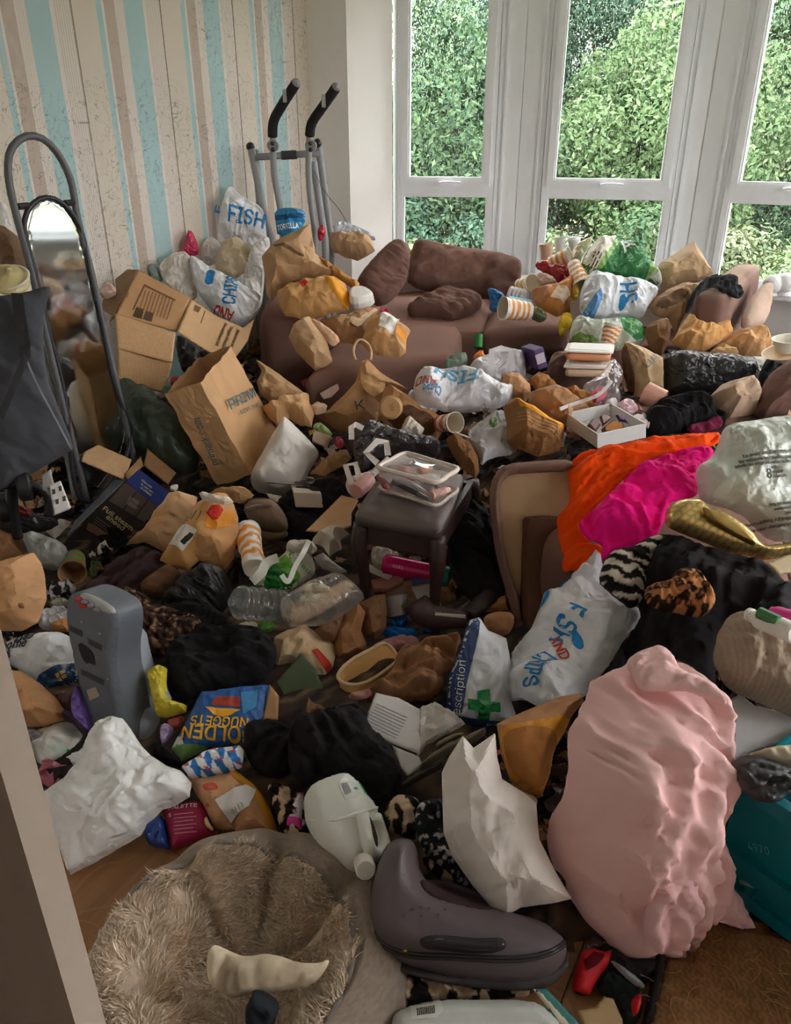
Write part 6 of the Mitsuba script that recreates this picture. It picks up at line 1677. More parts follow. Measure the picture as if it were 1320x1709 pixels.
cloth('blue microfibre cloth behind the brown scarf', 'F', [(725, 580), (760, 550), (800, 555), (890, 560), (885, 595), (800, 610)], (30, 92, 160), T=.04, y=2.02, name='cloth_piece', cat='cloth')
film('bright blue crumpled glove above the blue cloth', 'F', [(760, 530), (790, 500), (840, 480), (850, 530), (820, 555), (780, 550)], (30, 110, 180), T=.04, y=2.08, name='glove', cat='glove', k=1.3)
cloth('dark blue cloth at the foot of the armchair', 'F', [(1110, 310), (1180, 305), (1270, 320), (1270, 380), (1200, 400), (1115, 380)], (34, 44, 76), T=.05, name='cloth_piece', cat='cloth')
cloth('royal blue cloth showing left of the prescription bag', 'F', [(905, 570), (950, 545), (1010, 560), (990, 590), (920, 610)], (30, 84, 150), T=.04, y=2.1, name='cloth_piece', cat='cloth')
cloth('fluffy tan toy or slipper behind the prescription bag', 'F', [(1175, 500), (1230, 475), (1300, 478), (1320, 520), (1290, 590), (1230, 590), (1190, 550)], (186, 136, 100), T=.07, y=2.0, e=40, name='slipper', cat='slipper', k=.4)
paper('orange-brown paper scrap behind the fluffy slipper', 'F', [(1180, 480), (1240, 420), (1290, 410), (1290, 470), (1230, 478)], (176, 124, 72), T=.03, y=2.12)
# hair tool, tube and papers below the stool
hk = thing('hair_dryer', 'dark hair dryer lying on the floor right of the stool leg', 'hair dryer')
hp = at_y(px('F', [(880, 430), (920, 480), (1010, 505), (1110, 510)]), np.array([2.1, 2.08, 2.07, 2.06]))
obj('barrel', None, None, tube(curve(hp, 16), np.interp(np.linspace(0, 1, 16), [0, .15, .6, 1], [.036, .046, .036, .026]), 14), 'satin', (74, 56, 56), smooth=True, parent=hk)
hp2 = at_y(px('F', [(1110, 500), (1160, 450), (1215, 400)]), np.array([2.08, 2.12, 2.17]))
obj('handle', None, None, tube(curve(hp2, 10), .03, 12), 'satin', (54, 44, 46), smooth=True, parent=hk)
hp3 = at_y(px('F', [(965, 488), (1100, 500)]), np.array([2.045, 2.04]))
obj('trim_strip', None, None, tube(hp3, .006, 6), 'satin', (196, 190, 186), parent=hk)
bk2 = bottle('magenta hair colour tube with a teal cap lying under the stool', 'F', (740, 265), (1030, 325), 2.36, 2.30, .034, (196, 28, 92), m='gloss', cap=(30, 110, 104), neck=.85, name='cosmetic_tube', cat='tube', shoulder=.86)
fr_t = Frame(at_y(px('F', [(850, 290)]), 2.285)[0], unit(EYE - at_y(px('F', [(850, 290)]), 2.3)[0]))
text((bk2, fr_t), '8181', 'F', (778, 282), (822, 290), (232, 190, 206), hpx=14, lift=.012)
film('bright pink ruched hair band under the back of the stool', 'F', [(665, 160), (700, 140), (780, 108), (800, 130), (790, 180), (720, 195), (668, 180)], (214, 40, 120), T=.05, y=2.55, e=40, name='hair_band', cat='hair band', k=1.5)
film('clear pale tray behind the magenta tube', 'F', [(680, 200), (720, 190), (810, 215), (800, 245), (740, 240), (735, 295), (690, 280)], (206, 196, 176), T=.04, y=2.4, e=50, name='plastic_tray', cat='tray')
film('grey translucent bag scrap under the seat of the stool', 'F', [(770, 210), (860, 160), (905, 135), (950, 190), (960, 235), (880, 235)], (128, 116, 116), T=.04, y=2.5, e=45)
film('pink printed strip behind the right front leg of the stool', 'F', [(1010, 200), (1050, 185), (1075, 220), (1040, 240), (1000, 235)], (150, 30, 66), T=.03, y=2.5, e=45, name='wrapper', cat='wrapper')
paper('pale folded paper standing right of the teal cap', 'F', [(1035, 330), (1040, 260), (1075, 225), (1095, 290), (1090, 340), (1060, 360)], (214, 190, 160), T=.03, y=2.3, e=30, k=.6, group=None, name='folded_paper', cat='paper')
card('opened_leaflet', 'white printed leaflet with a face drawing on the floor under the stool', 'leaflet', 'F', [(860, 370), (940, 355), (985, 400), (1000, 480), (920, 475), (890, 430)], (198, 190, 186), y=2.2, e=75)
card('magazine', 'reddish glossy magazine on the floor behind the left leg of the stool', 'magazine', 'F', [(680, 345), (740, 330), (830, 325), (825, 360), (760, 392), (690, 385)], (150, 96, 84), e=80, y=2.35, T=.01)
card('envelope', 'white envelope under the stool behind its left front leg', 'envelope', 'F', [(610, 245), (680, 270), (780, 320), (760, 338), (690, 310), (640, 280)], (200, 194, 188), e=75, y=2.4)
card('paper_sheet', 'white sheet with writing at the foot of the hair dryer handle', 'paper', 'F', [(1060, 470), (1130, 420), (1165, 398), (1150, 440), (1110, 495)], (196, 190, 184), e=75, y=2.18)
card('blue_book', 'blue-edged booklet lying under the teal cap', 'booklet', 'F', [(855, 330), (960, 320), (1020, 350), (985, 375), (930, 350), (870, 362)], (66, 78, 120), e=75, y=2.25)
cup('clear plastic beaker beside the hair dryer under the stool', 'F', (800, 500), (785, 410), 2.1, 2.14, .04, .045, stripes=False, base_col=(120, 108, 104), inside=(96, 84, 80), group=None, name='beaker', cat='cup')
# green bag, scrunched papers, bag with sandals, water bottle
o = film('green and white sandwich-shop bag with its handle, behind the bag of sandals', 'F', [(150, 345), (200, 330), (210, 280), (280, 240), (330, 190), (400, 165), (420, 220), (445, 300), (400, 340), (330, 380), (270, 392), (200, 380)], (214, 220, 206), T=.07, e=45, a=0, k=.9)
decal(o, 'green_print', 'F', [(215, 385), (235, 310), (268, 262), (300, 310), (370, 345), (330, 378), (270, 392)], (36, 128, 52), m='film')
decal(o, 'light_green_print', 'F', [(270, 262), (312, 235), (380, 330), (366, 360), (305, 315)], (110, 186, 60), m='film')
text(o, 'reu', 'F', (372, 285), (410, 320), (110, 176, 70), hpx=22)
decal(o, 'ring_print', 'F', [(330, 240), (345, 228), (362, 236), (352, 242), (342, 240), (336, 252), (344, 264), (336, 268)], (110, 176, 70))
strap(o, 'F', [(410, 165), (385, 220), (345, 290), (315, 345), (290, 315)], [2.2, 2.16, 2.12, 2.08, 2.08], .016, .003, (222, 224, 216), m='film')
strap(o, 'F', [(160, 345), (205, 300), (225, 262), (275, 240)], [2.12, 2.14, 2.18, 2.2], .03, .003, (208, 208, 196), m='film')
paper('scrunched white kitchen paper on the cardboard sheet behind the green bag', 'F', [(420, 170), (470, 120), (520, 102), (590, 135), (550, 160), (555, 200), (500, 230), (470, 190)], (216, 206, 190), T=.06, k=1.6, name='napkin', cat='napkin', group=None, y=2.35, e=55)
paper('white papers lying right of the green bag', 'F', [(430, 240), (480, 225), (530, 270), (580, 300), (540, 310), (470, 290)], (210, 206, 204), T=.03, name='napkin', cat='napkin', group=None, e=65)
film('pale crumpled wrapper at the top of the green bag', 'F', [(300, 210), (330, 165), (400, 160), (450, 190), (440, 220), (380, 215)], (200, 190, 176), T=.04, y=2.2, e=50, k=1.4, name='wrapper', cat='wrapper')
wk = bottle('clear ribbed water bottle lying on its side on the black clothes', 'F', (300, 455), (45, 430), 2.1, 2.0, .052, (190, 200, 200), m='clear', neck=.3, shoulder=.8, ribs=6, name='water_bottle')
sk2 = thing('sandal', 'pair of tan sandals with two buckles inside a clear bag', 'sandals')
sp = at_y(px('F', [(330, 520), (430, 450), (560, 380), (600, 400), (520, 470), (400, 530)]), np.array([1.95, 2.0, 2.08, 2.06, 1.98, 1.93]))
fr_s = Frame(sp.mean(0), unit(np.cross(sp[1] - sp[0], sp[3] - sp[0])) * (1 if np.cross(sp[1] - sp[0], sp[3] - sp[0])[2] > 0 else -1))
SKk = S('footbed', None, None, 'F', [(310, 510), (360, 470), (450, 420), (560, 345), (610, 350), (600, 395), (520, 450), (400, 520), (330, 540)], 'soft', (186, 160, 134), m='cloth', T=.035, e=58, a=-5, y=1.94, parent=sk2, rnd=2)
for q in ([(385, 380), (425, 350), (515, 370), (500, 395), (440, 385), (400, 400)], [(362, 425), (400, 395), (480, 400), (440, 440), (370, 442)]):
    bq = panel(SKk, 'strap', 'F', q, (226, 216, 190), 'soft', m='satin', T=.02, on=True, rnd=1)
    m_ = np.array(q, float).mean(0)
    decal(bq, 'buckle', 'F', [(m_[0] - 18, m_[1] - 8), (m_[0] + 14, m_[1] - 12), (m_[0] + 18, m_[1] + 6), (m_[0] - 12, m_[1] + 10)], (190, 180, 140), m='metal')
film('clear plastic bag around the pair of sandals', 'F', [(272, 440), (340, 400), (430, 340), (540, 300), (600, 350), (665, 410), (620, 450), (560, 490), (480, 540), (380, 540), (310, 545)], (214, 210, 208), T=.07, e=55, a=-5, y=1.93, m='clear', k=.7)
paper('brown paper lining below the bag of sandals', 'F', [(430, 560), (500, 520), (570, 480), (560, 560), (520, 610), (470, 600)], (120, 86, 62), T=.04, y=1.95, e=50)
film('white torn carrier strip below the clear water bottle', 'F', [(60, 575), (110, 530), (165, 515), (200, 540), (180, 570), (110, 555)], (206, 204, 196), T=.02, k=1.2, name='wrapper', cat='wrapper', e=65)
film('green printed scrap below the clear water bottle', 'F', [(170, 545), (220, 515), (270, 525), (250, 560), (190, 570)], (90, 150, 60), T=.02, k=1.2, name='wrapper', cat='wrapper', e=65)
# prescription bag
o = film('white prescription bag with a green cross and dark blue edge', 'Z', [(746, 1180), (748, 1130), (768, 1085), (782, 1035), (800, 1030), (815, 1052), (845, 1065), (852, 1100), (850, 1160), (862, 1195), (860, 1210), (800, 1215), (750, 1205)], (218, 222, 230), T=.08, e=35, a=0, y=1.62, k=.4, rnd=0)
decal(o, 'blue_edge', 'Z', [(746, 1180), (748, 1130), (768, 1085), (782, 1035), (800, 1031), (794, 1060), (784, 1100), (774, 1140), (768, 1185), (758, 1190)], (48, 70, 124), m='film')
decal(o, 'blue_base', 'Z', [(748, 1188), (800, 1198), (858, 1202), (858, 1212), (800, 1214), (750, 1204)], (48, 66, 116), m='film')
text(o, 'rescription', 'Z', (763, 1198), (774, 1102), (224, 228, 236), hpx=12)
text(o, 'NHS', 'Z', (808, 1210), (826, 1212), (200, 206, 220), hpx=6, bold=True)
for q, c in (([(791, 1150), (811, 1146), (812, 1166), (828, 1168), (829, 1184), (812, 1183), (812, 1199), (794, 1198), (794, 1182), (777, 1180), (776, 1162), (793, 1164)], (40, 150, 84)), ([(793, 1164), (812, 1166), (803, 1173)], (120, 190, 140)), ([(794, 1182), (803, 1173), (812, 1199), (794, 1198)], (22, 120, 62)), ([(812, 1166), (828, 1168), (803, 1173)], (90, 176, 120))):
    decal(o, 'green_cross', 'Z', q, c, m='film', lift=.002 if c == (40, 150, 84) else .004)
# letters and knife
o = card('printed_letter', 'white printed letter lying in front of the brown scarf', 'letter', 'I', [(600, 148), (700, 170), (830, 240), (790, 418), (660, 370), (535, 310)], (216, 214, 216), e=70, a=0, up=.05)
for i in range(8):
    decal(o, 'printed_line', 'I', [(602 - i * 7, 200 + i * 12), (740 - i * 7, 262 + i * 13), (739 - i * 7, 265 + i * 13), (601 - i * 7, 203 + i * 12)], (150, 150, 154), thick=.0005)
card('paper_sheet', 'crumpled greyish paper sheet under the printed letter, right part', 'paper', 'I', [(790, 220), (860, 195), (940, 240), (995, 285), (900, 340), (820, 380), (780, 440)], (188, 182, 176), e=65, up=.03, kind='paper', T=.02)
card('paper_sheet', 'folded white paper sheet sticking out below the printed letter', 'paper', 'I', [(672, 380), (790, 430), (810, 468), (740, 520), (700, 470)], (204, 202, 204), e=65, up=.03)
kk = thing('spatula', 'dark metal spoon-like utensil lying across the printed letter', 'utensil')
kp_ = at_y(px('I', [(742, 150), (765, 200), (785, 275)]), np.array([1.83, 1.76, 1.66]))
obj('handle', None, None, tube(curve(kp_, 14), np.interp(np.linspace(0, 1, 14), [0, .7, 1], [.016, .016, .012]), 10), 'gloss', (60, 60, 62), smooth=True, parent=kk)
o = S('shoe', 'olive grey flat shoe with a strap beside the white paper bag', 'shoe', 'I', [(800, 460), (840, 420), (920, 370), (990, 345), (1060, 310), (1095, 308), (1070, 350), (960, 400), (880, 440), (820, 480), (780, 490)], 'soft', (104, 98, 82), m='satin', T=.04, e=55, rnd=2, up=.06)
panel(o, 'strap', 'I', [(860, 370), (920, 335), (985, 318), (990, 340), (920, 370), (870, 400)], (128, 120, 100), 'soft', m='satin', T=.02, e=50, up=.08, rnd=1, anc=(870, 400))
k_ = thing('slipper', 'dark flat shoe sole below the olive shoe, above the animal print cloth', 'shoe')
S('sole', None, None, 'I', [(700, 550), (760, 510), (860, 460), (910, 450), (900, 480), (800, 530), (720, 580)], 'soft', (60, 54, 52), m='satin', T=.03, e=55, rnd=2, parent=k_, up=.02)
# ------------------------------------------------------------------ the armchair on the right and the clothes heaped on it
ac = thing('armchair', 'brown and beige armchair on the right, seen from its side, covered in clothes', 'armchair')
O_, a_, b_, c_ = ortho('G', (185, 985), (190, 420), (420, 1010), (75, 805), 2.02, (2.12, 2.02, 2.25))
ap_ = [(45, 330), (60, 260), (110, 215), (240, 205), (390, 195), (400, 260), (410, 420), (420, 620), (400, 700), (330, 800), (180, 985), (175, 960), (180, 805), (130, 760), (95, 640), (60, 520)]
sidep = S('side_panel', None, None, 'G', ap_, 'soft', (176, 144, 112), T=.03, back=.16, k=.35, parent=ac, rnd=1, ctrl=[(60, 320, 2.30), (390, 200, 2.34), (180, 960, 2.06)], w=.03)
piping = sidep[1].uv(px('G', [(62, 300), (95, 235), (160, 215), (300, 205), (400, 196)]))
S('arm_cover', 'worn brown corduroy edge', None, 'G', [(45, 420), (45, 320), (62, 258), (110, 212), (250, 200), (395, 192), (395, 245), (240, 252), (130, 258), (95, 290), (82, 340), (90, 480), (120, 640), (178, 805), (180, 960), (120, 780), (70, 600)], 'soft', (122, 94, 84), T=.05, back=.10, k=.6, rnd=1, parent=ac, ctrl=[(60, 320, 2.27), (390, 200, 2.31), (180, 960, 2.04)], w=.03)
S('front_board', 'dark brown velvety front board', None, 'G', [(190, 440), (260, 432), (340, 435), (380, 500), (420, 640), (380, 740), (240, 920), (180, 985), (185, 700)], 'soft', (92, 64, 50), T=.03, back=.06, k=.2, rnd=0, parent=ac, ctrl=[(190, 440, 2.20), (380, 440, 2.22), (180, 980, 2.0)], w=.015)
q = at_z(px('Z', [(900, 905), (1330, 1010), (960, 775)]), .40)
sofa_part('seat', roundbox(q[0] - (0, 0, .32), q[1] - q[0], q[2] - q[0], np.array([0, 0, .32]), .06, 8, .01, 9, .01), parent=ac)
cloth('bright orange cloth draped over the arm of the armchair', 'G', [(375, 220), (400, 185), (430, 160), (560, 130), (700, 105), (900, 88), (1035, 70), (1010, 140), (900, 150), (760, 180), (650, 240), (560, 330), (470, 420), (420, 470), (440, 520), (520, 560), (540, 600), (480, 640), (415, 690), (400, 665), (355, 680), (345, 600), (335, 480), (325, 450), (345, 420), (385, 380), (378, 300)], (240, 78, 16), T=.035, k=.8, vary=.06,
      ctrl=[(380, 210, 2.30), (1020, 80, 2.42), (700, 130, 2.34), (385, 380, 2.16), (350, 660, 2.0), (520, 600, 1.98), (470, 420, 2.08)])
cloth('vivid pink cloth lying over the orange cloth on the armchair', 'G', [(412, 465), (470, 410), (560, 330), (650, 240), (740, 185), (860, 150), (1000, 138), (985, 185), (925, 215), (920, 280), (930, 350), (830, 370), (790, 400), (775, 490), (720, 530), (640, 555), (560, 580), (520, 625), (515, 580), (530, 550), (440, 520)], (240, 24, 132), T=.04, k=.8, vary=.06,
      ctrl=[(412, 465, 2.02), (990, 145, 2.30), (740, 185, 2.24), (930, 350, 2.06), (780, 480, 1.95), (520, 620, 1.90), (650, 300, 2.12)])
o = film('white warning-printed plastic bag standing on the armchair at the right edge', 'G', [(920, 240), (935, 215), (985, 185), (1015, 120), (1040, 60), (1075, 35), (1330, 5), (1420, 20), (1420, 560), (1330, 550), (1235, 535), (1160, 470), (1090, 420), (970, 385), (935, 360), (925, 300)], (206, 212, 204), T=.12, k=.7, e=35, a=-5, y=1.98, anc=(1100, 480), rnd=1)
text(o, 'To avoid condition ready of all items', 'G', (1062, 222), (1312, 196), (96, 96, 92), hpx=14, bold=True)
text(o, 'be valuable lane decisis, propositional', 'G', (1050, 242), (1312, 222), (96, 96, 92), hpx=14, bold=True)
text(o, 'when aid edge affixation to be set Blown', 'G', (1034, 262), (1312, 240), (96, 96, 92), hpx=14, bold=True)
text(o, 'Lely', 'G', (1165, 270), (1192, 268), (80, 80, 78), hpx=13, bold=True)
text(o, 'refyone', 'G', (1172, 288), (1214, 284), (80, 80, 78), hpx=12, bold=True)
text(o, 'Collectors', 'G', (1172, 306), (1232, 300), (80, 80, 78), hpx=12, bold=True)
text(o, 'Contents are Reel', 'G', (1262, 398), (1170, 408), (96, 96, 92), hpx=12, bold=True)
text(o, 'Recollections', 'G', (1272, 416), (1190, 426), (96, 96, 92), hpx=12, bold=True)
text(o, 'Lely refr', 'G', (1282, 436), (1230, 442), (96, 96, 92), hpx=12, bold=True)
text(o, 'before will reflecting it to page leaflet of', 'G', (1318, 455), (1120, 470), (96, 96, 92), hpx=12, bold=True)
text(o, 'items sold to avoid any leaf deposit', 'G', (1318, 475), (1140, 494), (96, 96, 92), hpx=12, bold=True)
for c_x, c_y in ((1156, 280), (1160, 298), (1278, 394), (1284, 412)):
    pts_ = [(c_x + 8 * math.cos(t), c_y + 8 * math.sin(t)) for t in np.linspace(0, 2 * math.pi, 12, endpoint=False)]
    uvp = o[1].uv(px('G', pts_))
    obj('tick_ring', None, None, tube(o[1].at(uvp, o[1].top(uvp) + .002), .0012, 5, closed=True), 'card', (80, 80, 78), parent=o[0])
# the golden woven belt
def braid(v, c, f):
    s = .017
    x, y = v[:, 0] * .80 + v[:, 1] * .6, -v[:, 0] * .6 + v[:, 1] * .8
    r = np.floor(y / s)
    d = np.where(r % 2 == 0, 1, -1) * (y / s - r) * .5 + x / s * .9
    g = np.abs((d % 1) - .5) * 2
    e_ = np.abs((y / s) % 1 - .5) * 2
    return lin((226, 196, 128)) * (1 - .55 * np.maximum(g ** 4, e_ ** 4))[:, None]


bo = S('golden_belt', 'wide golden woven belt curled below the printed white bag', 'belt', 'G', [(782, 440), (800, 395), (840, 368), (900, 365), (935, 372), (965, 405), (1010, 410), (1090, 460), (1150, 510), (1180, 560), (1240, 560), (1330, 545), (1420, 560), (1420, 610), (1300, 605), (1210, 625), (1150, 605), (1050, 590), (950, 545), (860, 510), (790, 480)], 'soft', (222, 192, 126), m='metal', T=.05, k=.3, e=45, rnd=2, colfn=braid, y=1.80, anc=(1150, 600), step=.004)
panel(bo, 'inner_side', 'G', [(940, 392), (965, 405), (1012, 412), (1100, 470), (1160, 530), (1175, 560), (1150, 560), (1060, 510), (960, 450)], (176, 146, 88), 'soft', m='metal', T=.015, y=1.78, anc=(1100, 520), e=45, rnd=2)
cloth('black coat spread over the front of the armchair heap', 'G', [(700, 700), (720, 640), (760, 560), (810, 510), (900, 540), (1000, 580), (1140, 610), (1220, 640), (1300, 720), (1420, 780), (1420, 1000), (1150, 860), (1060, 840), (1030, 880), (1000, 1000), (990, 1150), (1020, 1250), (900, 1250), (760, 1250), (640, 1060), (600, 1010), (690, 870), (660, 800)], (36, 34, 36), T=.08, k=.9,
      ctrl=[(760, 560, 1.86), (1300, 720, 1.70), (1000, 1200, 1.42), (620, 1020, 1.72), (900, 850, 1.66), (1100, 800, 1.64)])
cloth('black and white zebra print cloth between the pink cloth and the black coat', 'G', [(505, 715), (515, 660), (545, 600), (580, 570), (650, 568), (700, 530), (760, 510), (815, 512), (770, 570), (740, 620), (710, 690), (700, 740), (690, 800), (640, 830), (600, 800), (560, 760)], (206, 196, 182), T=.05, colfn=lambda v, c, f: zebra(v, c, f, .03), e=45, y=1.76, anc=(640, 810), step=.005)
cloth('leopard print cloth bundled on the black coat', 'G', [(695, 780), (705, 735), (750, 715), (810, 712), (825, 670), (860, 655), (910, 665), (960, 720), (995, 780), (985, 830), (950, 865), (880, 855), (790, 830), (730, 825)], (176, 118, 76), T=.06, colfn=leopard, e=50, y=1.55, anc=(880, 850), step=.004)
o = film('long white fish and chips bag leaning against the armchair', 'G', [(140, 1035), (180, 985), (300, 800), (400, 690), (480, 620), (515, 590), (520, 640), (505, 715), (560, 765), (620, 820), (690, 840), (685, 880), (620, 950), (560, 1040), (480, 1130), (390, 1260), (290, 1270), (180, 1215), (85, 1200)], (222, 224, 230), T=.09, k=.8, group=GF, rnd=0,
         ctrl=[(140, 1040, 1.80), (500, 600, 1.98), (690, 850, 1.80), (300, 1260, 1.52)])
text(o, 'F SH', 'J', (396, 14), (284, 152), BLUE, hpx=62, bold=True)
text(o, 'AND', 'J', (292, 160), (336, 234), RED, hpx=40, bold=True)
text(o, 'CHIPS', 'J', (252, 212), (158, 322), BLUE, hpx=58, bold=True)
decal(o, 'fish_picture', 'J', [(380, 118), (400, 112), (425, 145), (428, 172), (408, 188), (388, 176), (384, 150)], BLUE, rnd=1)
decal(o, 'blue_print', 'G', [(290, 935), (310, 890), (345, 850), (350, 880), (320, 915)], BLUE, rnd=1)
decal(o, 'blue_print', 'G', [(310, 860), (350, 790), (390, 715), (405, 690), (400, 730), (360, 800)], BLUE, rnd=1)
# cream knitted garment, bottle, papers at the right edge
def rib(v, c, f):
    return c * (1 + .14 * np.sin(v[:, 0] * 2 * math.pi / .009))[:, None]


cloth('beige ribbed knitted jumper at the right edge in front of the black coat', 'G', [(990, 1010), (1005, 950), (1040, 880), (1075, 840), (1140, 865), (1200, 900), (1290, 940), (1420, 970), (1420, 1320), (1320, 1290), (1190, 1220), (1060, 1170), (1010, 1100)], (160, 142, 124), T=.10, k=.7, e=50, y=1.35, anc=(1250, 1230), colfn=rib, step=.0045)
bk3 = bottle('white squeezy bottle with a green label lying on the beige jumper', 'G', (1340, 935), (1140, 850), 1.30, 1.42, .022, (226, 224, 214), neck=.55, cap=(230, 228, 220), name='cosmetic_bottle')
pb = at_y(px('G', [(1175, 838), (1255, 875)]), np.array([1.39, 1.35]))
obj('label', 'green label', None, tube([pb[0] - (0, .012, -.004), pb[1] - (0, .012, -.004)], .0135, 10), 'satin', (60, 120, 70), parent=bk3)
bottle('bright pink tube behind the white squeezy bottle', 'G', (1350, 880), (1230, 845), 1.40, 1.46, .02, (206, 40, 130), neck=.8, name='cosmetic_tube', cat='tube')
card('cardboard_piece', 'torn cream cardboard piece below the golden belt at the right edge', 'cardboard', 'G', [(1215, 635), (1300, 600), (1420, 590), (1420, 660), (1265, 685)], (196, 176, 142), e=55, y=1.68)
card('paper_sheet', 'white sheet of paper with a small stamp below the beige jumper', 'paper', 'J', [(1005, 335), (1060, 300), (1120, 350), (1340, 400), (1340, 480), (1080, 560), (1020, 590), (1015, 450)], (204, 202, 204), e=65, y=1.28, anc=(1060, 560))
card('paper_sheet', 'torn lower sheet sticking out under the stamped white sheet', 'paper', 'J', [(1020, 500), (1090, 555), (1340, 490), (1340, 520), (1120, 560), (1030, 590), (1015, 560)], (186, 184, 188), e=65, y=1.27, anc=(1060, 585))
cloth('cream spotted cloth edge above the teal crate', 'J', [(1080, 560), (1180, 530), (1340, 505), (1340, 630), (1250, 600), (1150, 575)], (206, 192, 168), T=.03, e=60, y=1.14, name='cloth_piece', cat='cloth')
cloth('black crumpled bin liner hanging over the top of the teal crate', 'J', [(1015, 640), (1030, 590), (1090, 560), (1150, 570), (1250, 600), (1340, 640), (1340, 700), (1260, 730), (1200, 765), (1130, 760), (1070, 720), (1040, 680)], (42, 42, 44), T=.05, m='satin', e=35, y=1.10, name='bin_liner', cat='plastic bag', k=1.2)
# teal crate
tk = thing('storage_crate', 'teal plastic storage crate behind the pink garment, marked with a faint number', 'crate')
O_, a_, b_, c_ = ortho('J', (1030, 1300), (1330, 1370), (960, 640), (1090, 1120), 1.14, (1.10, 1.18, 1.6))
a_ = unit(at_y(px('J', [(1330, 1370)]), 1.05)[0] - at_y(px('J', [(1030, 1300)]), 1.16)[0])
base = at_y(px('J', [(900, 1270)]), 1.18)[0]
base[2] = .02
b_ = np.array([0, 0, .32])
a_ = unit(a_ * (1, 1, 0)) * .62
c_ = unit(np.cross(b_, a_)) * .40
if c_[1] < 0:
    c_ = -c_
openbox(base, a_, b_, c_, .006, .0, 1, 'body', tk, (0, 112, 122), 'satin', 0, 8)
for z_, h_, t_ in ((.305, .035, .02), (.11, .05, .016), (.03, .03, .012)):
    p0_ = base + np.array([0, 0, z_]) - unit(c_) * t_ / 2
    obj('rim', None, None, bar(p0_ - unit(a_) * .008, p0_ + a_ + unit(a_) * .008, t_, h_), 'satin', (0, 104, 116), parent=tk)
for s_ in (.08, .32, .54):
    p0_ = base + unit(a_) * s_ - unit(c_) * .006
    obj('foot_rib', None, None, bar(p0_ + (0, 0, .0), p0_ + (0, 0, .10), .02, .012, unit(c_)), 'satin', (0, 92, 104), parent=tk)
text((tk, face(base, a_, b_, .001)), '4970', 'J', (1098, 962), (1192, 986), (84, 150, 156), hpx=28)
decal((tk, face(base, a_, b_, .012)), 'worn_strip', 'J', [(1060, 1090), (1140, 1118), (1138, 1134), (1060, 1106)], (110, 150, 150))
# pink garment
pg = cloth('large pale pink garment hanging over the heap in front of the teal crate', 'J', [(570, 185), (590, 150), (640, 115), (700, 98), (750, 105), (780, 145), (850, 180), (920, 240), (1000, 310), (1010, 350), (1028, 440), (1025, 560), (1000, 700), (975, 830), (1000, 920), (1020, 1010), (1015, 1120), (1055, 1150), (1090, 1240), (1095, 1285), (1060, 1305), (990, 1280), (930, 1270), (895, 1310), (890, 1370), (850, 1445), (780, 1430), (700, 1405), (640, 1425), (580, 1445), (480, 1350), (380, 1250), (310, 1140), (280, 1060), (225, 1030), (195, 930), (190, 830), (215, 730), (245, 640), (260, 540), (300, 470), (330, 400), (390, 350), (410, 270), (480, 205)], (226, 184, 182), T=.06, k=1.0, vary=.04, size=.30, seed=12,
      ctrl=[(680, 110, 1.44), (1010, 350, 1.28), (420, 280, 1.36), (200, 850, 1.16), (600, 700, 1.10), (1000, 900, 1.16), (600, 1430, 1.0), (1080, 1280, 1.12), (850, 1430, 1.03), (640, 1000, 1.04)])
panel(pg, 'rolled_edge', 'J', [(570, 185), (600, 150), (690, 100), (745, 105), (785, 150), (800, 200), (910, 240), (1005, 320), (1000, 350), (880, 300), (780, 285), (640, 290), (600, 230)], (228, 188, 186), 'cloth', T=.03, k=.5, vary=.04, rnd=2, ctrl=[(680, 110, 1.38), (1000, 330, 1.22), (620, 280, 1.28)])
panel(pg, 'hanging_hem', 'J', [(650, 1250), (700, 1120), (800, 1020), (870, 960), (960, 850), (990, 900), (1020, 1010), (1015, 1120), (1055, 1150), (1095, 1240), (1095, 1290), (1000, 1290), (930, 1275), (870, 1280), (800, 1330), (740, 1400), (690, 1400), (640, 1340)], (218, 176, 178), 'cloth', T=.05, back=.01, k=1.0, vary=.04, rnd=2, size=.25, ctrl=[(650, 1300, .97), (960, 850, 1.10), (1090, 1260, 1.08)])
# paper bags at the left of the pink garment
o = paper('brown envelope-like bag with an orange lining, open, left of the pink garment', 'J', [(22, 430), (60, 410), (200, 350), (300, 310), (380, 300), (395, 330), (340, 400), (310, 470), (265, 540), (250, 640), (215, 740), (150, 725), (80, 670), (40, 560)], (176, 126, 84), T=.08, k=.7, e=45, y=1.24, anc=(200, 740))
decal(o, 'orange_lining', 'J', [(30, 440), (150, 425), (330, 395), (300, 480), (265, 540), (250, 640), (210, 725), (140, 715), (70, 650), (40, 540)], (214, 146, 52), m='paper', rnd=1)
decal(o, 'inside', 'J', [(40, 470), (120, 445), (230, 455), (275, 500), (250, 560), (235, 640), (205, 705), (130, 690), (75, 630), (48, 550)], (176, 116, 62), m='paper', rnd=1, lift=.004)
o = paper('large white paper bag, crumpled, in front of the open brown envelope bag', 'Z', [(737, 1290), (750, 1262), (772, 1228), (790, 1248), (826, 1224), (830, 1262), (838, 1300), (870, 1320), (895, 1340), (900, 1400), (930, 1460), (955, 1500), (920, 1508), (870, 1515), (845, 1528), (820, 1515), (790, 1480), (755, 1430), (740, 1390)], (222, 214, 208), T=.08, k=.8, e=50, a=-5, name='white_bag', group=None, z=.13, rnd=0)
panel(o, 'inner_fold', 'J', [(60, 690), (120, 715), (200, 745), (190, 790), (120, 810), (90, 760)], (168, 140, 120), 'paper', T=.03, k=.6, e=50, y=1.18, anc=(120, 810))
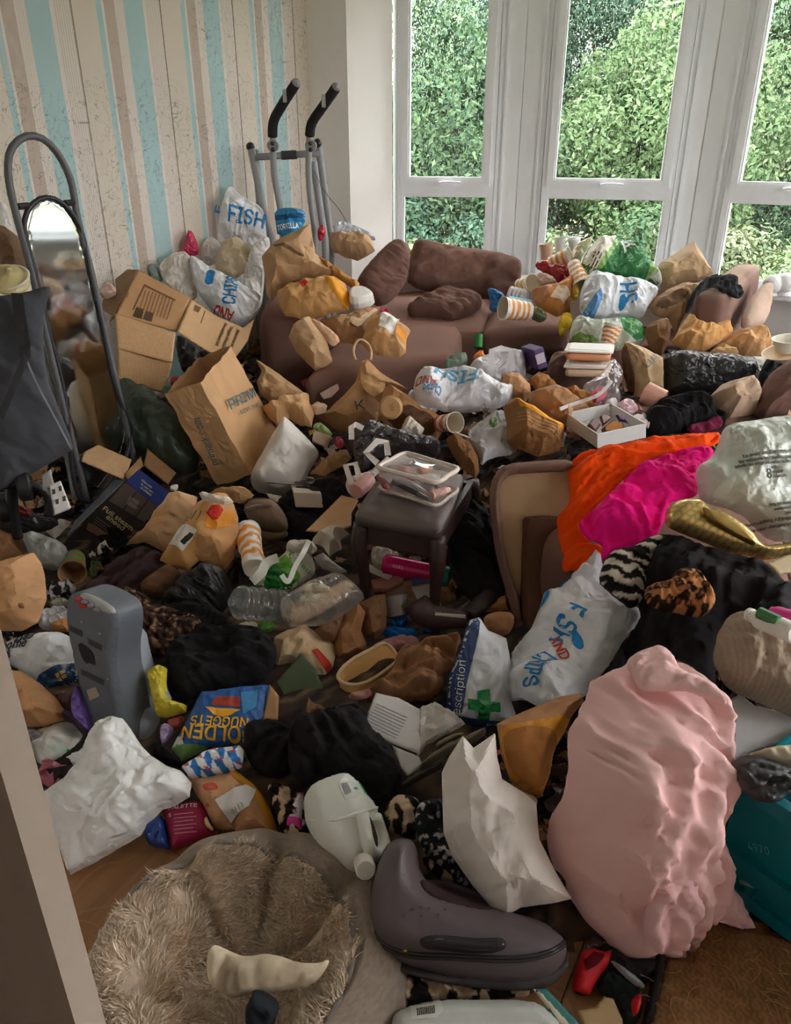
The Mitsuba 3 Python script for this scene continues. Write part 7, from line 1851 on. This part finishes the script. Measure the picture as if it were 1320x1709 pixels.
# suitcase
sk = thing('suitcase', 'dark purplish-grey soft suitcase with a moulded handle, lying in the foreground', 'suitcase')
sc = S('shell', None, None, 'L', [(130, 540), (140, 420), (170, 320), (205, 250), (250, 230), (320, 240), (330, 380), (420, 440), (560, 490), (680, 520), (800, 550), (870, 600), (900, 640), (905, 700), (870, 760), (800, 800), (660, 810), (480, 790), (300, 750), (190, 700), (140, 620)], 'soft', (92, 82, 86), m='satin', T=.10, back=.08, k=.35, e=55, z=.05, anc=(480, 790), rnd=2, parent=sk, vary=.04)
panel(sc, 'lower_edge', 'L', [(135, 600), (160, 640), (220, 690), (400, 710), (640, 720), (800, 700), (890, 660), (920, 690), (900, 740), (830, 800), (700, 815), (500, 800), (320, 765), (200, 715), (150, 660)], (66, 60, 64), 'soft', m='satin', T=.05, back=.05, z=.035, anc=(500, 800), e=35, rnd=2)
panel(sc, 'inner_recess', 'L', [(320, 400), (360, 390), (480, 410), (600, 470), (640, 520), (560, 520), (440, 490), (360, 460)], (58, 46, 48), 'soft', m='cloth', T=.012, on=True, up=-.004, rnd=2)
hd = panel(sc, 'handle', 'L', [(328, 640), (345, 618), (420, 612), (560, 628), (650, 622), (676, 645), (660, 680), (560, 690), (420, 675), (345, 670)], (40, 38, 42), 'soft', m='gloss', T=.03, back=.01, on=True, rnd=2, k=.2)
zp = [(138, 560), (165, 620), (230, 668), (400, 690), (640, 700), (800, 678), (880, 640)]
for dy in (0, 12):
    uvp = sc[1].uv(px('L', [(x, y + dy) for x, y in zp]))
    cu = curve(np.c_[uvp, uvp[:, :1] * 0], 40)[:, :2]
    obj('zip', None, None, tube(sc[1].at(cu, sc[1].top(cu) + .003), .0035, 6), 'satin', (40, 38, 42), smooth=True, parent=sk)
for q in ((265, 545), (300, 522), (330, 545), (360, 516), (392, 540), (330, 512), (420, 520)):
    decal((sk, sc[1]), 'dimple', 'L', [(q[0] - 7, q[1]), (q[0], q[1] - 5), (q[0] + 7, q[1]), (q[0], q[1] + 5)], (66, 58, 62), rnd=1)
decal((sk, sc[1]), 'yellow_crumb', 'L', [(262, 676), (270, 668), (280, 674), (276, 686), (266, 686)], (216, 160, 40), rnd=1, lift=.004)
# animal print and floral clothes
cloth('black and beige animal print cloth bunched above the suitcase', 'I', [(628, 700), (650, 640), (690, 595), (760, 600), (800, 630), (770, 680), (775, 740), (800, 800), (740, 790), (680, 765), (640, 760)], (196, 170, 142), T=.06, colfn=animal, step=.004, e=55, up=.03)
cloth('grey and white floral cloth tucked along the white paper bag', 'I', [(780, 640), (830, 615), (890, 610), (895, 700), (900, 790), (950, 860), (1010, 960), (1050, 1010), (980, 1000), (900, 930), (830, 880), (790, 800), (770, 730)], (90, 92, 96), T=.05, colfn=floral, step=.0035, e=55, up=.06)
cloth('animal print cloth strip between the suitcase and the floral cloth', 'I', [(800, 870), (850, 870), (920, 930), (970, 980), (920, 985), (850, 950), (815, 910)], (196, 170, 142), T=.03, colfn=animal, step=.0035, e=55, up=.05)
cloth('dark grey floral fabric showing between the suitcase and pink garment', 'L', [(740, 540), (800, 495), (900, 490), (1000, 590), (1010, 620), (960, 670), (920, 690), (890, 620), (830, 560)], (70, 66, 70), T=.05, colfn=lambda v, c, f: floral(v, c, f, .022, (38, 34, 38), (160, 140, 148)), step=.004, e=50, y=1.08, anc=(930, 690))
cloth('black and beige animal print cloth under the front edge of the suitcase', 'L', [(215, 735), (300, 745), (420, 790), (560, 800), (700, 815), (800, 805), (770, 850), (700, 860), (560, 872), (420, 862), (330, 880), (215, 930)], (196, 170, 142), T=.03, colfn=animal, step=.004, e=70, z=.02)
cloth('animal print cloth spread under the milk jug', 'I', [(110, 555), (170, 545), (230, 575), (280, 600), (300, 780), (400, 930), (470, 1000), (560, 965), (620, 960), (590, 1010), (450, 1020), (340, 880), (190, 780), (160, 680)], (186, 158, 130), T=.03, colfn=animal, step=.0045, e=75)
# milk jug
jk = thing('milk_jug', 'empty white plastic milk jug with a handle, lying in front of the black garment', 'milk jug')
jf = S('body', None, None, 'I', [(280, 650), (290, 590), (330, 545), (390, 520), (450, 500), (490, 505), (540, 570), (605, 645), (612, 700), (640, 790), (650, 840), (640, 870), (600, 900), (590, 950), (560, 970), (500, 968), (440, 940), (370, 870), (310, 770), (290, 720)], 'soft', (214, 216, 208), m='satin', T=.10, back=.04, k=.25, e=50, a=0, z=.06, anc=(440, 940), rnd=1, parent=jk, vary=.03)
ha = jf[1].uv(px('I', [(548, 690), (560, 760), (580, 840), (612, 860), (636, 830), (625, 770), (600, 700)]))
hole = decal((jk, jf[1]), 'handle_opening', 'I', [(545, 690), (575, 690), (605, 760), (615, 820), (600, 850), (575, 820), (555, 750)], (70, 56, 50), m='cloth', rnd=2, lift=.001)
obj('handle', None, None, tube(curve(jf[1].at(ha, jf[1].top(ha) + .012), 30), .014, 12), 'satin', (220, 222, 214), smooth=True, parent=jk)
cr = jf[1].uv(px('I', [(330, 715), (440, 715), (540, 685), (605, 655)]))
obj('moulded_seam', None, None, tube(curve(jf[1].at(cr, jf[1].top(cr) + .001), 24), .004, 8), 'satin', (222, 224, 216), smooth=True, parent=jk)
cp0, cp1 = at_y(px('I', [(545, 895)]), 1.125)[0], at_y(px('I', [(556, 932)]), 1.085)[0]
m1, _ = lathe([(0, .019), (.1, .021), (.85, .021), (1, .018), (1, .001)], cp0, cp1, 32)
obj('cap', None, None, m1, 'satin', (216, 214, 204), parent=jk)
lb_ = decal((jk, jf[1]), 'label', 'I', [(442, 552), (520, 535), (556, 600), (480, 636)], (206, 208, 204))
for i in range(7):
    decal((jk, jf[1]), 'bar_code_line', 'I', [(456 + i * 4, 562 - i), (458 + i * 4, 562 - i), (478 + i * 4, 612 - i * 2), (476 + i * 4, 612 - i * 2)], (70, 70, 72), lift=.003, thick=.0005)
decal((jk, jf[1]), 'green_edge', 'I', [(520, 536), (535, 550), (568, 605), (556, 602)], (60, 160, 110), lift=.003)
decal((jk, jf[1]), 'green_symbol', 'I', [(508, 575), (522, 572), (528, 584), (512, 588)], (80, 160, 110), lift=.003, rnd=1)
# pink tampon box
bx = thing('carton', 'small white and pink carton left of the milk jug', 'carton')
bs = S('body', None, None, 'I', [(200, 720), (235, 640), (262, 590), (280, 590), (285, 700), (290, 770), (260, 785), (205, 755)], 'none', (222, 206, 216), m='card', T=.03, rnd=0, e=60, parent=bx)
decal((bx, bs[1]), 'pink_end', 'I', [(200, 725), (222, 705), (285, 715), (290, 768), (260, 783), (206, 755)], (214, 60, 150))
decal((bx, bs[1]), 'pink_edge', 'I', [(262, 592), (280, 590), (281, 604), (258, 604)], (214, 60, 150))
# burger bag, blue patterned bag, palette box, white bag, left foreground
o = paper('burger bag with a red logo and stapled receipt lying above the pet bed', 'H', [(860, 880), (950, 870), (1050, 850), (1075, 835), (1160, 900), (1210, 960), (1250, 1040), (1275, 1120), (1265, 1160), (1200, 1150), (1130, 1165), (1080, 1130), (1080, 1115), (990, 1110), (940, 1020)], (190, 140, 98), T=.06, k=.9, e=55, a=0, y=1.30)
decal(o, 'orange_side', 'H', [(1050, 852), (1078, 838), (1160, 902), (1210, 962), (1250, 1042), (1274, 1120), (1255, 1140), (1220, 1050), (1180, 960), (1120, 910)], (212, 144, 44), m='paper', rnd=1)
decal(o, 'flat_panel', 'H', [(865, 885), (1000, 868), (1055, 860), (1110, 915), (1060, 1000), (1010, 1000), (1075, 1108), (995, 1108), (940, 1015)], (206, 158, 116), m='paper')
decal(o, 'receipt', 'H', [(1010, 995), (1140, 915), (1180, 935), (1160, 1020), (1070, 1092)], (214, 210, 208), lift=.004)
decal(o, 'red_logo', 'H', [(950, 935), (975, 915), (1010, 918), (1030, 940), (1010, 956), (970, 955)], (206, 84, 70), lift=.004, rnd=2)
text(o, 'm', 'H', (982, 946), (1002, 944), (190, 150, 118), hpx=14, bold=True, lift=.006)
decal(o, 'red_mark', 'H', [(955, 1010), (972, 1004), (982, 1016), (962, 1022)], (206, 84, 70), lift=.004)
for i in range(4):
    decal(o, 'printed_line', 'H', [(1085 + i * 14, 1040 - i * 10), (1089 + i * 14, 1036 - i * 10), (1100 + i * 14, 1060 - i * 10), (1096 + i * 14, 1064 - i * 10)], (170, 166, 164), lift=.006)


def cubes(v, c, f):
    s = .034
    x, y = (v[:, 0] * .8 + v[:, 1] * .6) / s, (v[:, 1] * .8 - v[:, 0] * .6) / s
    q = x % 1.0
    left = q < .5
    b = y + np.where(left, q, 1 - q) * 1.1
    on = (np.floor(b) % 2 == 0) ^ left
    out = np.where(on[:, None], lin((36, 112, 184)), lin((224, 228, 232)))
    return np.where(((b % 1.0) < .22)[:, None] & (left & (q > .22))[:, None], lin((196, 58, 48)), out)


film('blue, white and red cube-patterned bag between the cereal packet and the burger bag', 'H', [(835, 830), (900, 790), (960, 740), (1050, 735), (1120, 725), (1115, 810), (1110, 830), (1050, 850), (960, 870), (880, 885), (850, 850)], (220, 224, 228), T=.05, k=.7, e=55, colfn=cubes, step=.003, y=1.40)
o = S('palette_box', 'dark red make-up palette box with white lettering under the burger bag', 'make-up box', 'H', [(752, 1030), (770, 1005), (900, 975), (930, 990), (960, 1060), (990, 1130), (900, 1170), (790, 1215), (775, 1150)], 'none', (140, 30, 62), m='satin', T=.03, back=.02, rnd=0, e=60, a=0)
text(o, 'PALETTE', 'H', (782, 1034), (915, 1020), (224, 196, 206), hpx=17, bold=True)
for i in range(6):
    decal(o, 'small_print', 'H', [(812, 1056 + i * 17), (900 + (i % 2) * 14, 1046 + i * 17), (901 + (i % 2) * 14, 1050 + i * 17), (813, 1060 + i * 17)], (196, 120, 146), thick=.0005)
decal(o, 'ring_print', 'H', [(784, 1050), (796, 1048), (800, 1066), (788, 1070)], (206, 140, 160), rnd=1)
S('cable_tie', 'cream curled strip at the right edge of the make-up box', 'strip', 'H', [(935, 1060), (950, 1050), (965, 1090), (985, 1110), (975, 1120), (940, 1095)], 'soft', (206, 180, 130), m='satin', T=.012, e=60, rnd=2, up=.03)
film('royal blue plastic bag showing left of the make-up box', 'H', [(668, 1110), (700, 1070), (752, 1040), (775, 1150), (785, 1210), (720, 1195), (668, 1175)], (30, 62, 130), T=.04, e=60)
o = film('large crumpled white carrier bag in the left foreground', 'H', [(200, 950), (300, 870), (380, 760), (410, 680), (440, 625), (510, 590), (560, 600), (600, 650), (650, 730), (690, 770), (760, 815), (830, 840), (880, 900), (870, 960), (800, 1000), (740, 1020), (680, 1080), (640, 1140), (540, 1200), (440, 1260), (318, 1320), (240, 1130)], (226, 226, 226), T=.09, k=.8, e=55, a=0, z=.01, anc=(318, 1320), rnd=0)
o = film('translucent white bag with a green label behind the large white carrier bag', 'H', [(125, 720), (150, 680), (240, 630), (330, 615), (390, 660), (405, 700), (360, 800), (300, 870), (220, 925), (160, 880)], (206, 204, 196), T=.08, k=.7, e=50, y=1.55)
decal(o, 'printed_label', 'H', [(272, 740), (330, 738), (375, 760), (360, 800), (320, 800)], (196, 206, 190))
decal(o, 'green_print', 'H', [(345, 755), (376, 762), (362, 792), (342, 782)], (40, 130, 80), lift=.003)
film('dark clear wrapper left of the translucent white bag', 'H', [(125, 660), (180, 655), (200, 680), (150, 715), (130, 710)], (120, 112, 116), T=.03, e=60, name='wrapper', cat='wrapper')
cloth('dark purple cloth between the brown burger bag and the console', 'H', [(280, 600), (340, 560), (390, 640), (400, 700), (330, 620)], (60, 44, 60), T=.04, name='cloth_piece', cat='cloth')
# ------------------------------------------------------------------ the round pet bed
bd = thing('pet_bed', 'round shaggy beige and grey pet bed in the left foreground', 'pet bed')
ec = at_z(px('Z', [(412, 1600)]), .08)[0]
RX, RY = .315, .315
th = np.linspace(0, 2 * math.pi, 120, endpoint=False)


def bed_profile(r, a):
    """height of the bed over the floor: a puffy ring, a hollow in the middle, a few radial dents"""
    ring = .125 * np.exp(-((r - .74) / .30) ** 2) + .012
    h = np.where(r > .72, .02 + .12 * np.sqrt(np.clip(1 - ((r - .72) / .28) ** 2, 0, 1)), ring)
    dent = sum(w * np.exp(-((np.angle(np.exp(1j * (a - c)))) / s) ** 2) for c, w, s in ((1.45, .055, .12), (2.3, .05, .12), (.65, .055, .14), (3.6, .03, .12), (5.2, .03, .15)))
    return np.maximum(h - dent * np.exp(-((r - .55) / .35) ** 2), .006)


def bed_sheet(r0, r1, nr, na, lift=0.0):
    rr, aa = np.meshgrid(np.linspace(r0, r1, nr), np.linspace(0, 2 * math.pi, na, endpoint=False), indexing='ij')
    wob = 1 + .035 * (meshkit.noise(np.stack([np.cos(aa) * 2, np.sin(aa) * 2, aa * 0], -1), 5) - .5) * rr
    x, y = ec[0] + RX * rr * np.cos(aa) * wob, ec[1] + RY * rr * np.sin(aa) * wob
    z = bed_profile(rr, aa) + lift + .02 * (meshkit.fbm(np.stack([x * 9, y * 9, x * 0], -1), 3, 4) - .5)
    v = np.stack([x, y, z], -1).reshape(-1, 3)
    i = np.arange(nr * na).reshape(nr, na)
    q = np.stack([i[:-1], i[1:], np.roll(i, -1, 1)[1:], np.roll(i, -1, 1)[:-1]], -1).reshape(-1, 4)
    return v, np.vstack([q[:, [0, 1, 2]], q[:, [0, 2, 3]]]), rr.ravel(), aa.ravel()


v_, t_, r_, a_2 = bed_sheet(.55, 1.0, 40, 260)
v_[r_ > .995, 2] = .001
cw = meshkit.fbm(np.c_[a_2 * 30, r_ * 160, a_2 * 0], 3, 2)
obj('outer_cover', 'grey woven fabric outside', None, trimesh.Trimesh(v_, t_, process=False), 'cloth', lin((142, 128, 116)) * (.75 + .5 * cw)[:, None], smooth=True, parent=bd)
v_, t_, r_, a_2 = bed_sheet(.001, .92, 66, 200, .006)


def plush(a):
    """how far out the plush reaches: further on the lower left"""
    return .75 - .12 * np.cos(a - .6)


t_ = t_[(r_[t_] < plush(a_2[t_]) + .01).all(1)]
obj('inner_cushion', 'beige plush inside', None, trimesh.Trimesh(v_, t_, process=False), 'cloth', lin((190, 170, 150)) * (.8 + .4 * meshkit.fbm(v_ * 60, 2, 3))[:, None], smooth=True, parent=bd)
# its shaggy pile: curled tufts, one mesh
rf = np.random.default_rng(77)
NT = 30000
aa = rf.random(NT) * 2 * math.pi
rr = np.sqrt(rf.random(NT)) * plush(aa)
px_, py_ = ec[0] + RX * rr * np.cos(aa), ec[1] + RY * rr * np.sin(aa)
pz_ = bed_profile(rr, aa) + .004 + .02 * (meshkit.fbm(np.c_[px_ * 9, py_ * 9, px_ * 0], 3, 4) - .5)
base_ = np.c_[px_, py_, pz_]
flow = meshkit.fbm(np.c_[px_ * 8, py_ * 8, px_ * 0], 3, 6) * 14
out_ = np.c_[np.cos(flow), np.sin(flow), np.full(NT, .55)] + rf.normal(size=(NT, 3)) * .35
out_ /= np.linalg.norm(out_, axis=1, keepdims=True)
ln_ = rf.uniform(.012, .028, (NT, 1))
bend = np.c_[-np.sin(flow), np.cos(flow), np.full(NT, -.6)] * ln_ * rf.uniform(-.5, .5, (NT, 1))
wv = np.cross(out_, rf.normal(size=(NT, 3)))
wv = wv / np.linalg.norm(wv, axis=1, keepdims=True) * rf.uniform(.0009, .0018, (NT, 1))
p1_, p2_ = base_ + out_ * ln_ * .55, base_ + out_ * ln_ + bend
V = np.stack([base_ - wv, base_ + wv, p1_ + wv * .8, p1_ - wv * .8, p2_], 1).reshape(-1, 3)
i_ = np.arange(NT)[:, None] * 5
Fc = np.vstack([i_ + [0, 1, 2], i_ + [0, 2, 3], i_ + [3, 2, 4]])
cl_ = lin((218, 202, 182)) * rf.uniform(.65, 1.2, (NT, 1)) * (.8 + .4 * meshkit.fbm(base_ * 12, 2, 9))[:, None]
key = obj('pile', None, None, trimesh.Trimesh(V, Fc, process=False), 'cloth', np.clip(np.repeat(cl_, 5, 0), 0, .9), smooth=False, parent=bd)
labels[key] = {'kind': 'stuff', 'label': 'shaggy beige pile of the pet bed'}
wq = np.array([(ec[0] + RX * plush(t) * math.cos(t), ec[1] + RY * plush(t) * math.sin(t), float(bed_profile(np.array(plush(t)), np.array(t))) + .006 + .006 * math.sin(t * 17)) for t in th])
obj('seam', None, None, tube(wq, .005, 6, closed=True), 'cloth', (120, 112, 106), smooth=True, parent=bd)


def sock_col(v, c, f):
    w = np.clip((n2(v[:, 0], v[:, 1], .05, 5) + n2(v[:, 0], v[:, 1], .02, 6) * .5 + .1) * 1.3, 0, .8)[:, None]
    return c * (1 - w) + lin((104, 84, 62)) * w * .9 + c * w * .1


cloth('dirty white sock lying across the pet bed', 'K', [(688, 600), (705, 548), (740, 560), (800, 590), (850, 590), (880, 580), (940, 590), (990, 612), (1060, 615), (1105, 598), (1080, 650), (1040, 690), (980, 700), (900, 715), (840, 715), (770, 738), (745, 715), (690, 680)], (206, 190, 166), T=.025, k=.45, e=62, z=.13, anc=(840, 715), colfn=sock_col, name='sock', cat='sock')
cloth('small black scrunched sock on the front of the pet bed', 'K', [(815, 770), (835, 735), (845, 700), (870, 705), (925, 735), (935, 760), (920, 810), (900, 850), (830, 850)], (40, 44, 50), T=.045, k=1.3, e=50, z=.10, anc=(870, 850), name='sock', cat='sock')
# ------------------------------------------------------------------ the front right corner
mt = S('coir_mat', 'brown coarse woven doormat in the right front corner', 'mat', 'J', [(660, 1709), (740, 1430), (860, 1450), (895, 1300), (930, 1275), (1340, 1370), (1340, 1850), (600, 1850)], 'none', (146, 108, 74), m='cloth', T=.022, back=.012, rnd=0, e=90, z=.015, anc=(900, 1440), step=.006,
       colfn=lambda v, c, f: c * (.86 + .16 * np.sign(np.sin(v[:, 0] * 2 * math.pi / .014)) * np.sign(np.sin(v[:, 1] * 2 * math.pi / .014)) + .5 * n2(v[:, 0], v[:, 1], .02, 3))[:, None])
panel(mt, 'rubber_edge', 'J', [(640, 1720), (700, 1425), (745, 1432), (690, 1720)], (40, 38, 38), 'none', m='cloth', T=.03, back=.02, rnd=0, e=88, z=.02, anc=(720, 1430))
rf = np.random.default_rng(5)
fr_ = []
mq = mt[1].uv(px('J', [(860, 1300), (1250, 1600), (720, 1560), (900, 1420), (1150, 1500)]))
for i in range(60):
    c0 = mq[rf.integers(0, len(mq))] + rf.normal(size=2) * .035
    d0 = unit(rf.normal(size=2)) * rf.uniform(.02, .06)
    e0 = np.array([-d0[1], d0[0]]) * rf.uniform(-.5, .5)
    fr_.append(tube(curve(mt[1].at(np.array([c0, c0 + d0 * .5 + e0, c0 + d0]), np.array([.022, .03, .026])), 6), .0006, 4))
key = obj('frayed_fibres', None, None, cat_(fr_), 'cloth', (176, 138, 96), smooth=False, parent=mt[0])
labels[key] = {'kind': 'stuff', 'label': 'loose frayed fibres'}
o = S('red_strap', 'red fabric strap looped beside the suitcase and doormat', 'strap', 'J', [(345, 1540), (360, 1470), (390, 1400), (430, 1385), (480, 1400), (512, 1395), (500, 1450), (440, 1540), (415, 1590), (345, 1565)], 'soft', (206, 28, 40), m='satin', T=.02, e=45, rnd=0, y=.93, anc=(400, 1580))
decal(o, 'dark_inside', 'J', [(385, 1430), (430, 1392), (475, 1405), (440, 1445), (395, 1470)], (96, 20, 28), m='cloth', lift=.002)
film('clear plastic sleeve behind the red strap', 'J', [(330, 1520), (370, 1420), (430, 1330), (470, 1340), (480, 1380), (420, 1390), (370, 1480)], (140, 120, 126), T=.02, e=50, y=.96, name='plastic_sleeve', cat='packaging', m='clear')
S('red_strap', 'short red strap end against the black edge of the doormat', 'strap', 'J', [(595, 1600), (640, 1570), (638, 1640), (610, 1680), (596, 1660)], 'soft', (196, 30, 40), m='satin', T=.015, e=55, rnd=1, z=.05)
card('teal_card', 'teal packaging card with a hanging hole in front of the suitcase', 'packaging', 'J', [(180, 1560), (235, 1555), (390, 1720), (300, 1740)], (64, 124, 122), e=70, z=.06)
card('ribbed_label', 'cream ridged label strip beside the teal packaging card', 'packaging', 'J', [(178, 1560), (205, 1560), (350, 1720), (300, 1725)], (206, 198, 176), e=70, z=.063)
S('silver_strip', 'grey plastic strip lying diagonally behind the short red strap', 'strip', 'J', [(500, 1440), (530, 1440), (650, 1530), (655, 1560), (600, 1540)], 'soft', (132, 136, 140), m='satin', T=.015, e=60, rnd=1, z=.07)
card('cardboard_piece', 'torn tan cardboard piece with blue print in the front right corner', 'cardboard', 'J', [(365, 1650), (440, 1635), (480, 1590), (520, 1600), (560, 1690), (560, 1740), (400, 1740)], (176, 148, 110), e=75, z=.04)
cloth('dark green and black cloth below the red straps', 'J', [(480, 1460), (600, 1540), (650, 1560), (640, 1700), (560, 1720), (520, 1600), (440, 1560)], (34, 42, 40), T=.03, e=75, z=.01)
cloth('dark cloth in the gap between the suitcase and the pink garment', 'J', [(330, 1560), (400, 1400), (480, 1350), (580, 1440), (700, 1420), (720, 1480), (640, 1560), (480, 1480), (420, 1600)], (46, 40, 42), T=.03, e=70, z=.005)
m2 = thing('milk_jug', 'second empty milk jug, lying in front of the suitcase at the bottom edge', 'milk jug')
j2 = S('body', None, None, 'L', [(215, 945), (240, 915), (300, 890), (420, 868), (560, 870), (700, 870), (790, 880), (860, 940), (900, 1010), (900, 1060), (200, 1060)], 'soft', (196, 200, 196), m='satin', T=.07, back=.03, k=.3, e=65, z=.03, anc=(500, 1060), rnd=1, parent=m2, vary=.04)
decal((m2, j2[1]), 'label', 'L', [(292, 895), (410, 868), (416, 930), (390, 958), (296, 964)], (214, 214, 208))
for i in range(10):
    decal((m2, j2[1]), 'bar_code_line', 'L', [(316 + i * 7, 918 - i), (320 + i * 7, 918 - i), (322 + i * 7, 950 - i), (318 + i * 7, 950 - i)], (50, 50, 50), lift=.003, thick=.0005)
text((m2, j2[1]), 'recycle', 'L', (322, 904), (380, 894), (60, 100, 80), hpx=10, lift=.003)
# ------------------------------------------------------------------ loose scraps that fill the gaps, too many and too small to count
_tree = cKDTree(np.vstack(SURF))
_room = Polygon(plan).buffer(-.12)


def scraps(label, n, cols, seed, lo, hi, m, crump=.5, name='litter_scraps'):
    r = np.random.default_rng(seed)
    V, Fc, C, at = [], [], [], 0
    g = np.linspace(-.5, .5, 6)
    A, B = np.meshgrid(g, g)
    i = np.arange(36).reshape(6, 6)
    qd = np.stack([i[:-1, :-1], i[:-1, 1:], i[1:, 1:], i[1:, :-1]], -1).reshape(-1, 4)
    T_ = np.vstack([qd[:, [0, 1, 2]], qd[:, [0, 2, 3]]])
    while at < n:
        p = np.array([r.uniform(-40, 1340), r.uniform(560, 1640)])
        q, s = hit(p), r.uniform(lo, hi)
        if q[2] < .03 or not shapely.contains_xy(_room, q[0], q[1]) or _tree.query(q)[0] < .03 + .5 * s:
            continue
        asp = r.uniform(.5, 1)
        P = np.stack([A.ravel() * s, B.ravel() * s * asp, (r.random(36) - .5) * s * crump], 1)
        P[:, :2] *= 1 + .25 * (r.random((36, 2)) - .5)
        e = trimesh.transformations.euler_matrix(r.uniform(-.7, .7), r.uniform(-.7, .7), r.uniform(0, 6.28))[:3, :3]
        P = P @ e.T + q + (0, 0, -.012 + .2 * s * crump)
        V.append(P)
        Fc.append(T_ + 36 * at)
        C.append(np.tile(lin(cols[r.integers(0, len(cols))]) * r.uniform(.75, 1.15), (36, 1)))
        at += 1
    obj(name, label, 'litter', trimesh.Trimesh(np.vstack(V), np.vstack(Fc), process=False), m, np.vstack(C), smooth=False, kind='stuff')


scraps('torn brown and white paper scraps in the gaps of the heap', 420, [KRAFT, KRAFT2, KRAFTD, (214, 206, 196), (120, 86, 62)], 3, .04, .12, 'paper', .45)
scraps('dark rags and black scraps in the gaps of the heap', 420, [(34, 32, 34), (48, 42, 44), (60, 48, 46), (40, 40, 52)], 4, .06, .16, 'cloth', .4)
scraps('small coloured wrappers and receipts in the gaps of the heap', 200, [(206, 204, 206), (170, 60, 70), (200, 120, 140), (60, 100, 150), (216, 180, 90), (90, 130, 80)], 5, .03, .08, 'film', .4)
print('TRIS', TRIS[0], 'entries', len(scene))
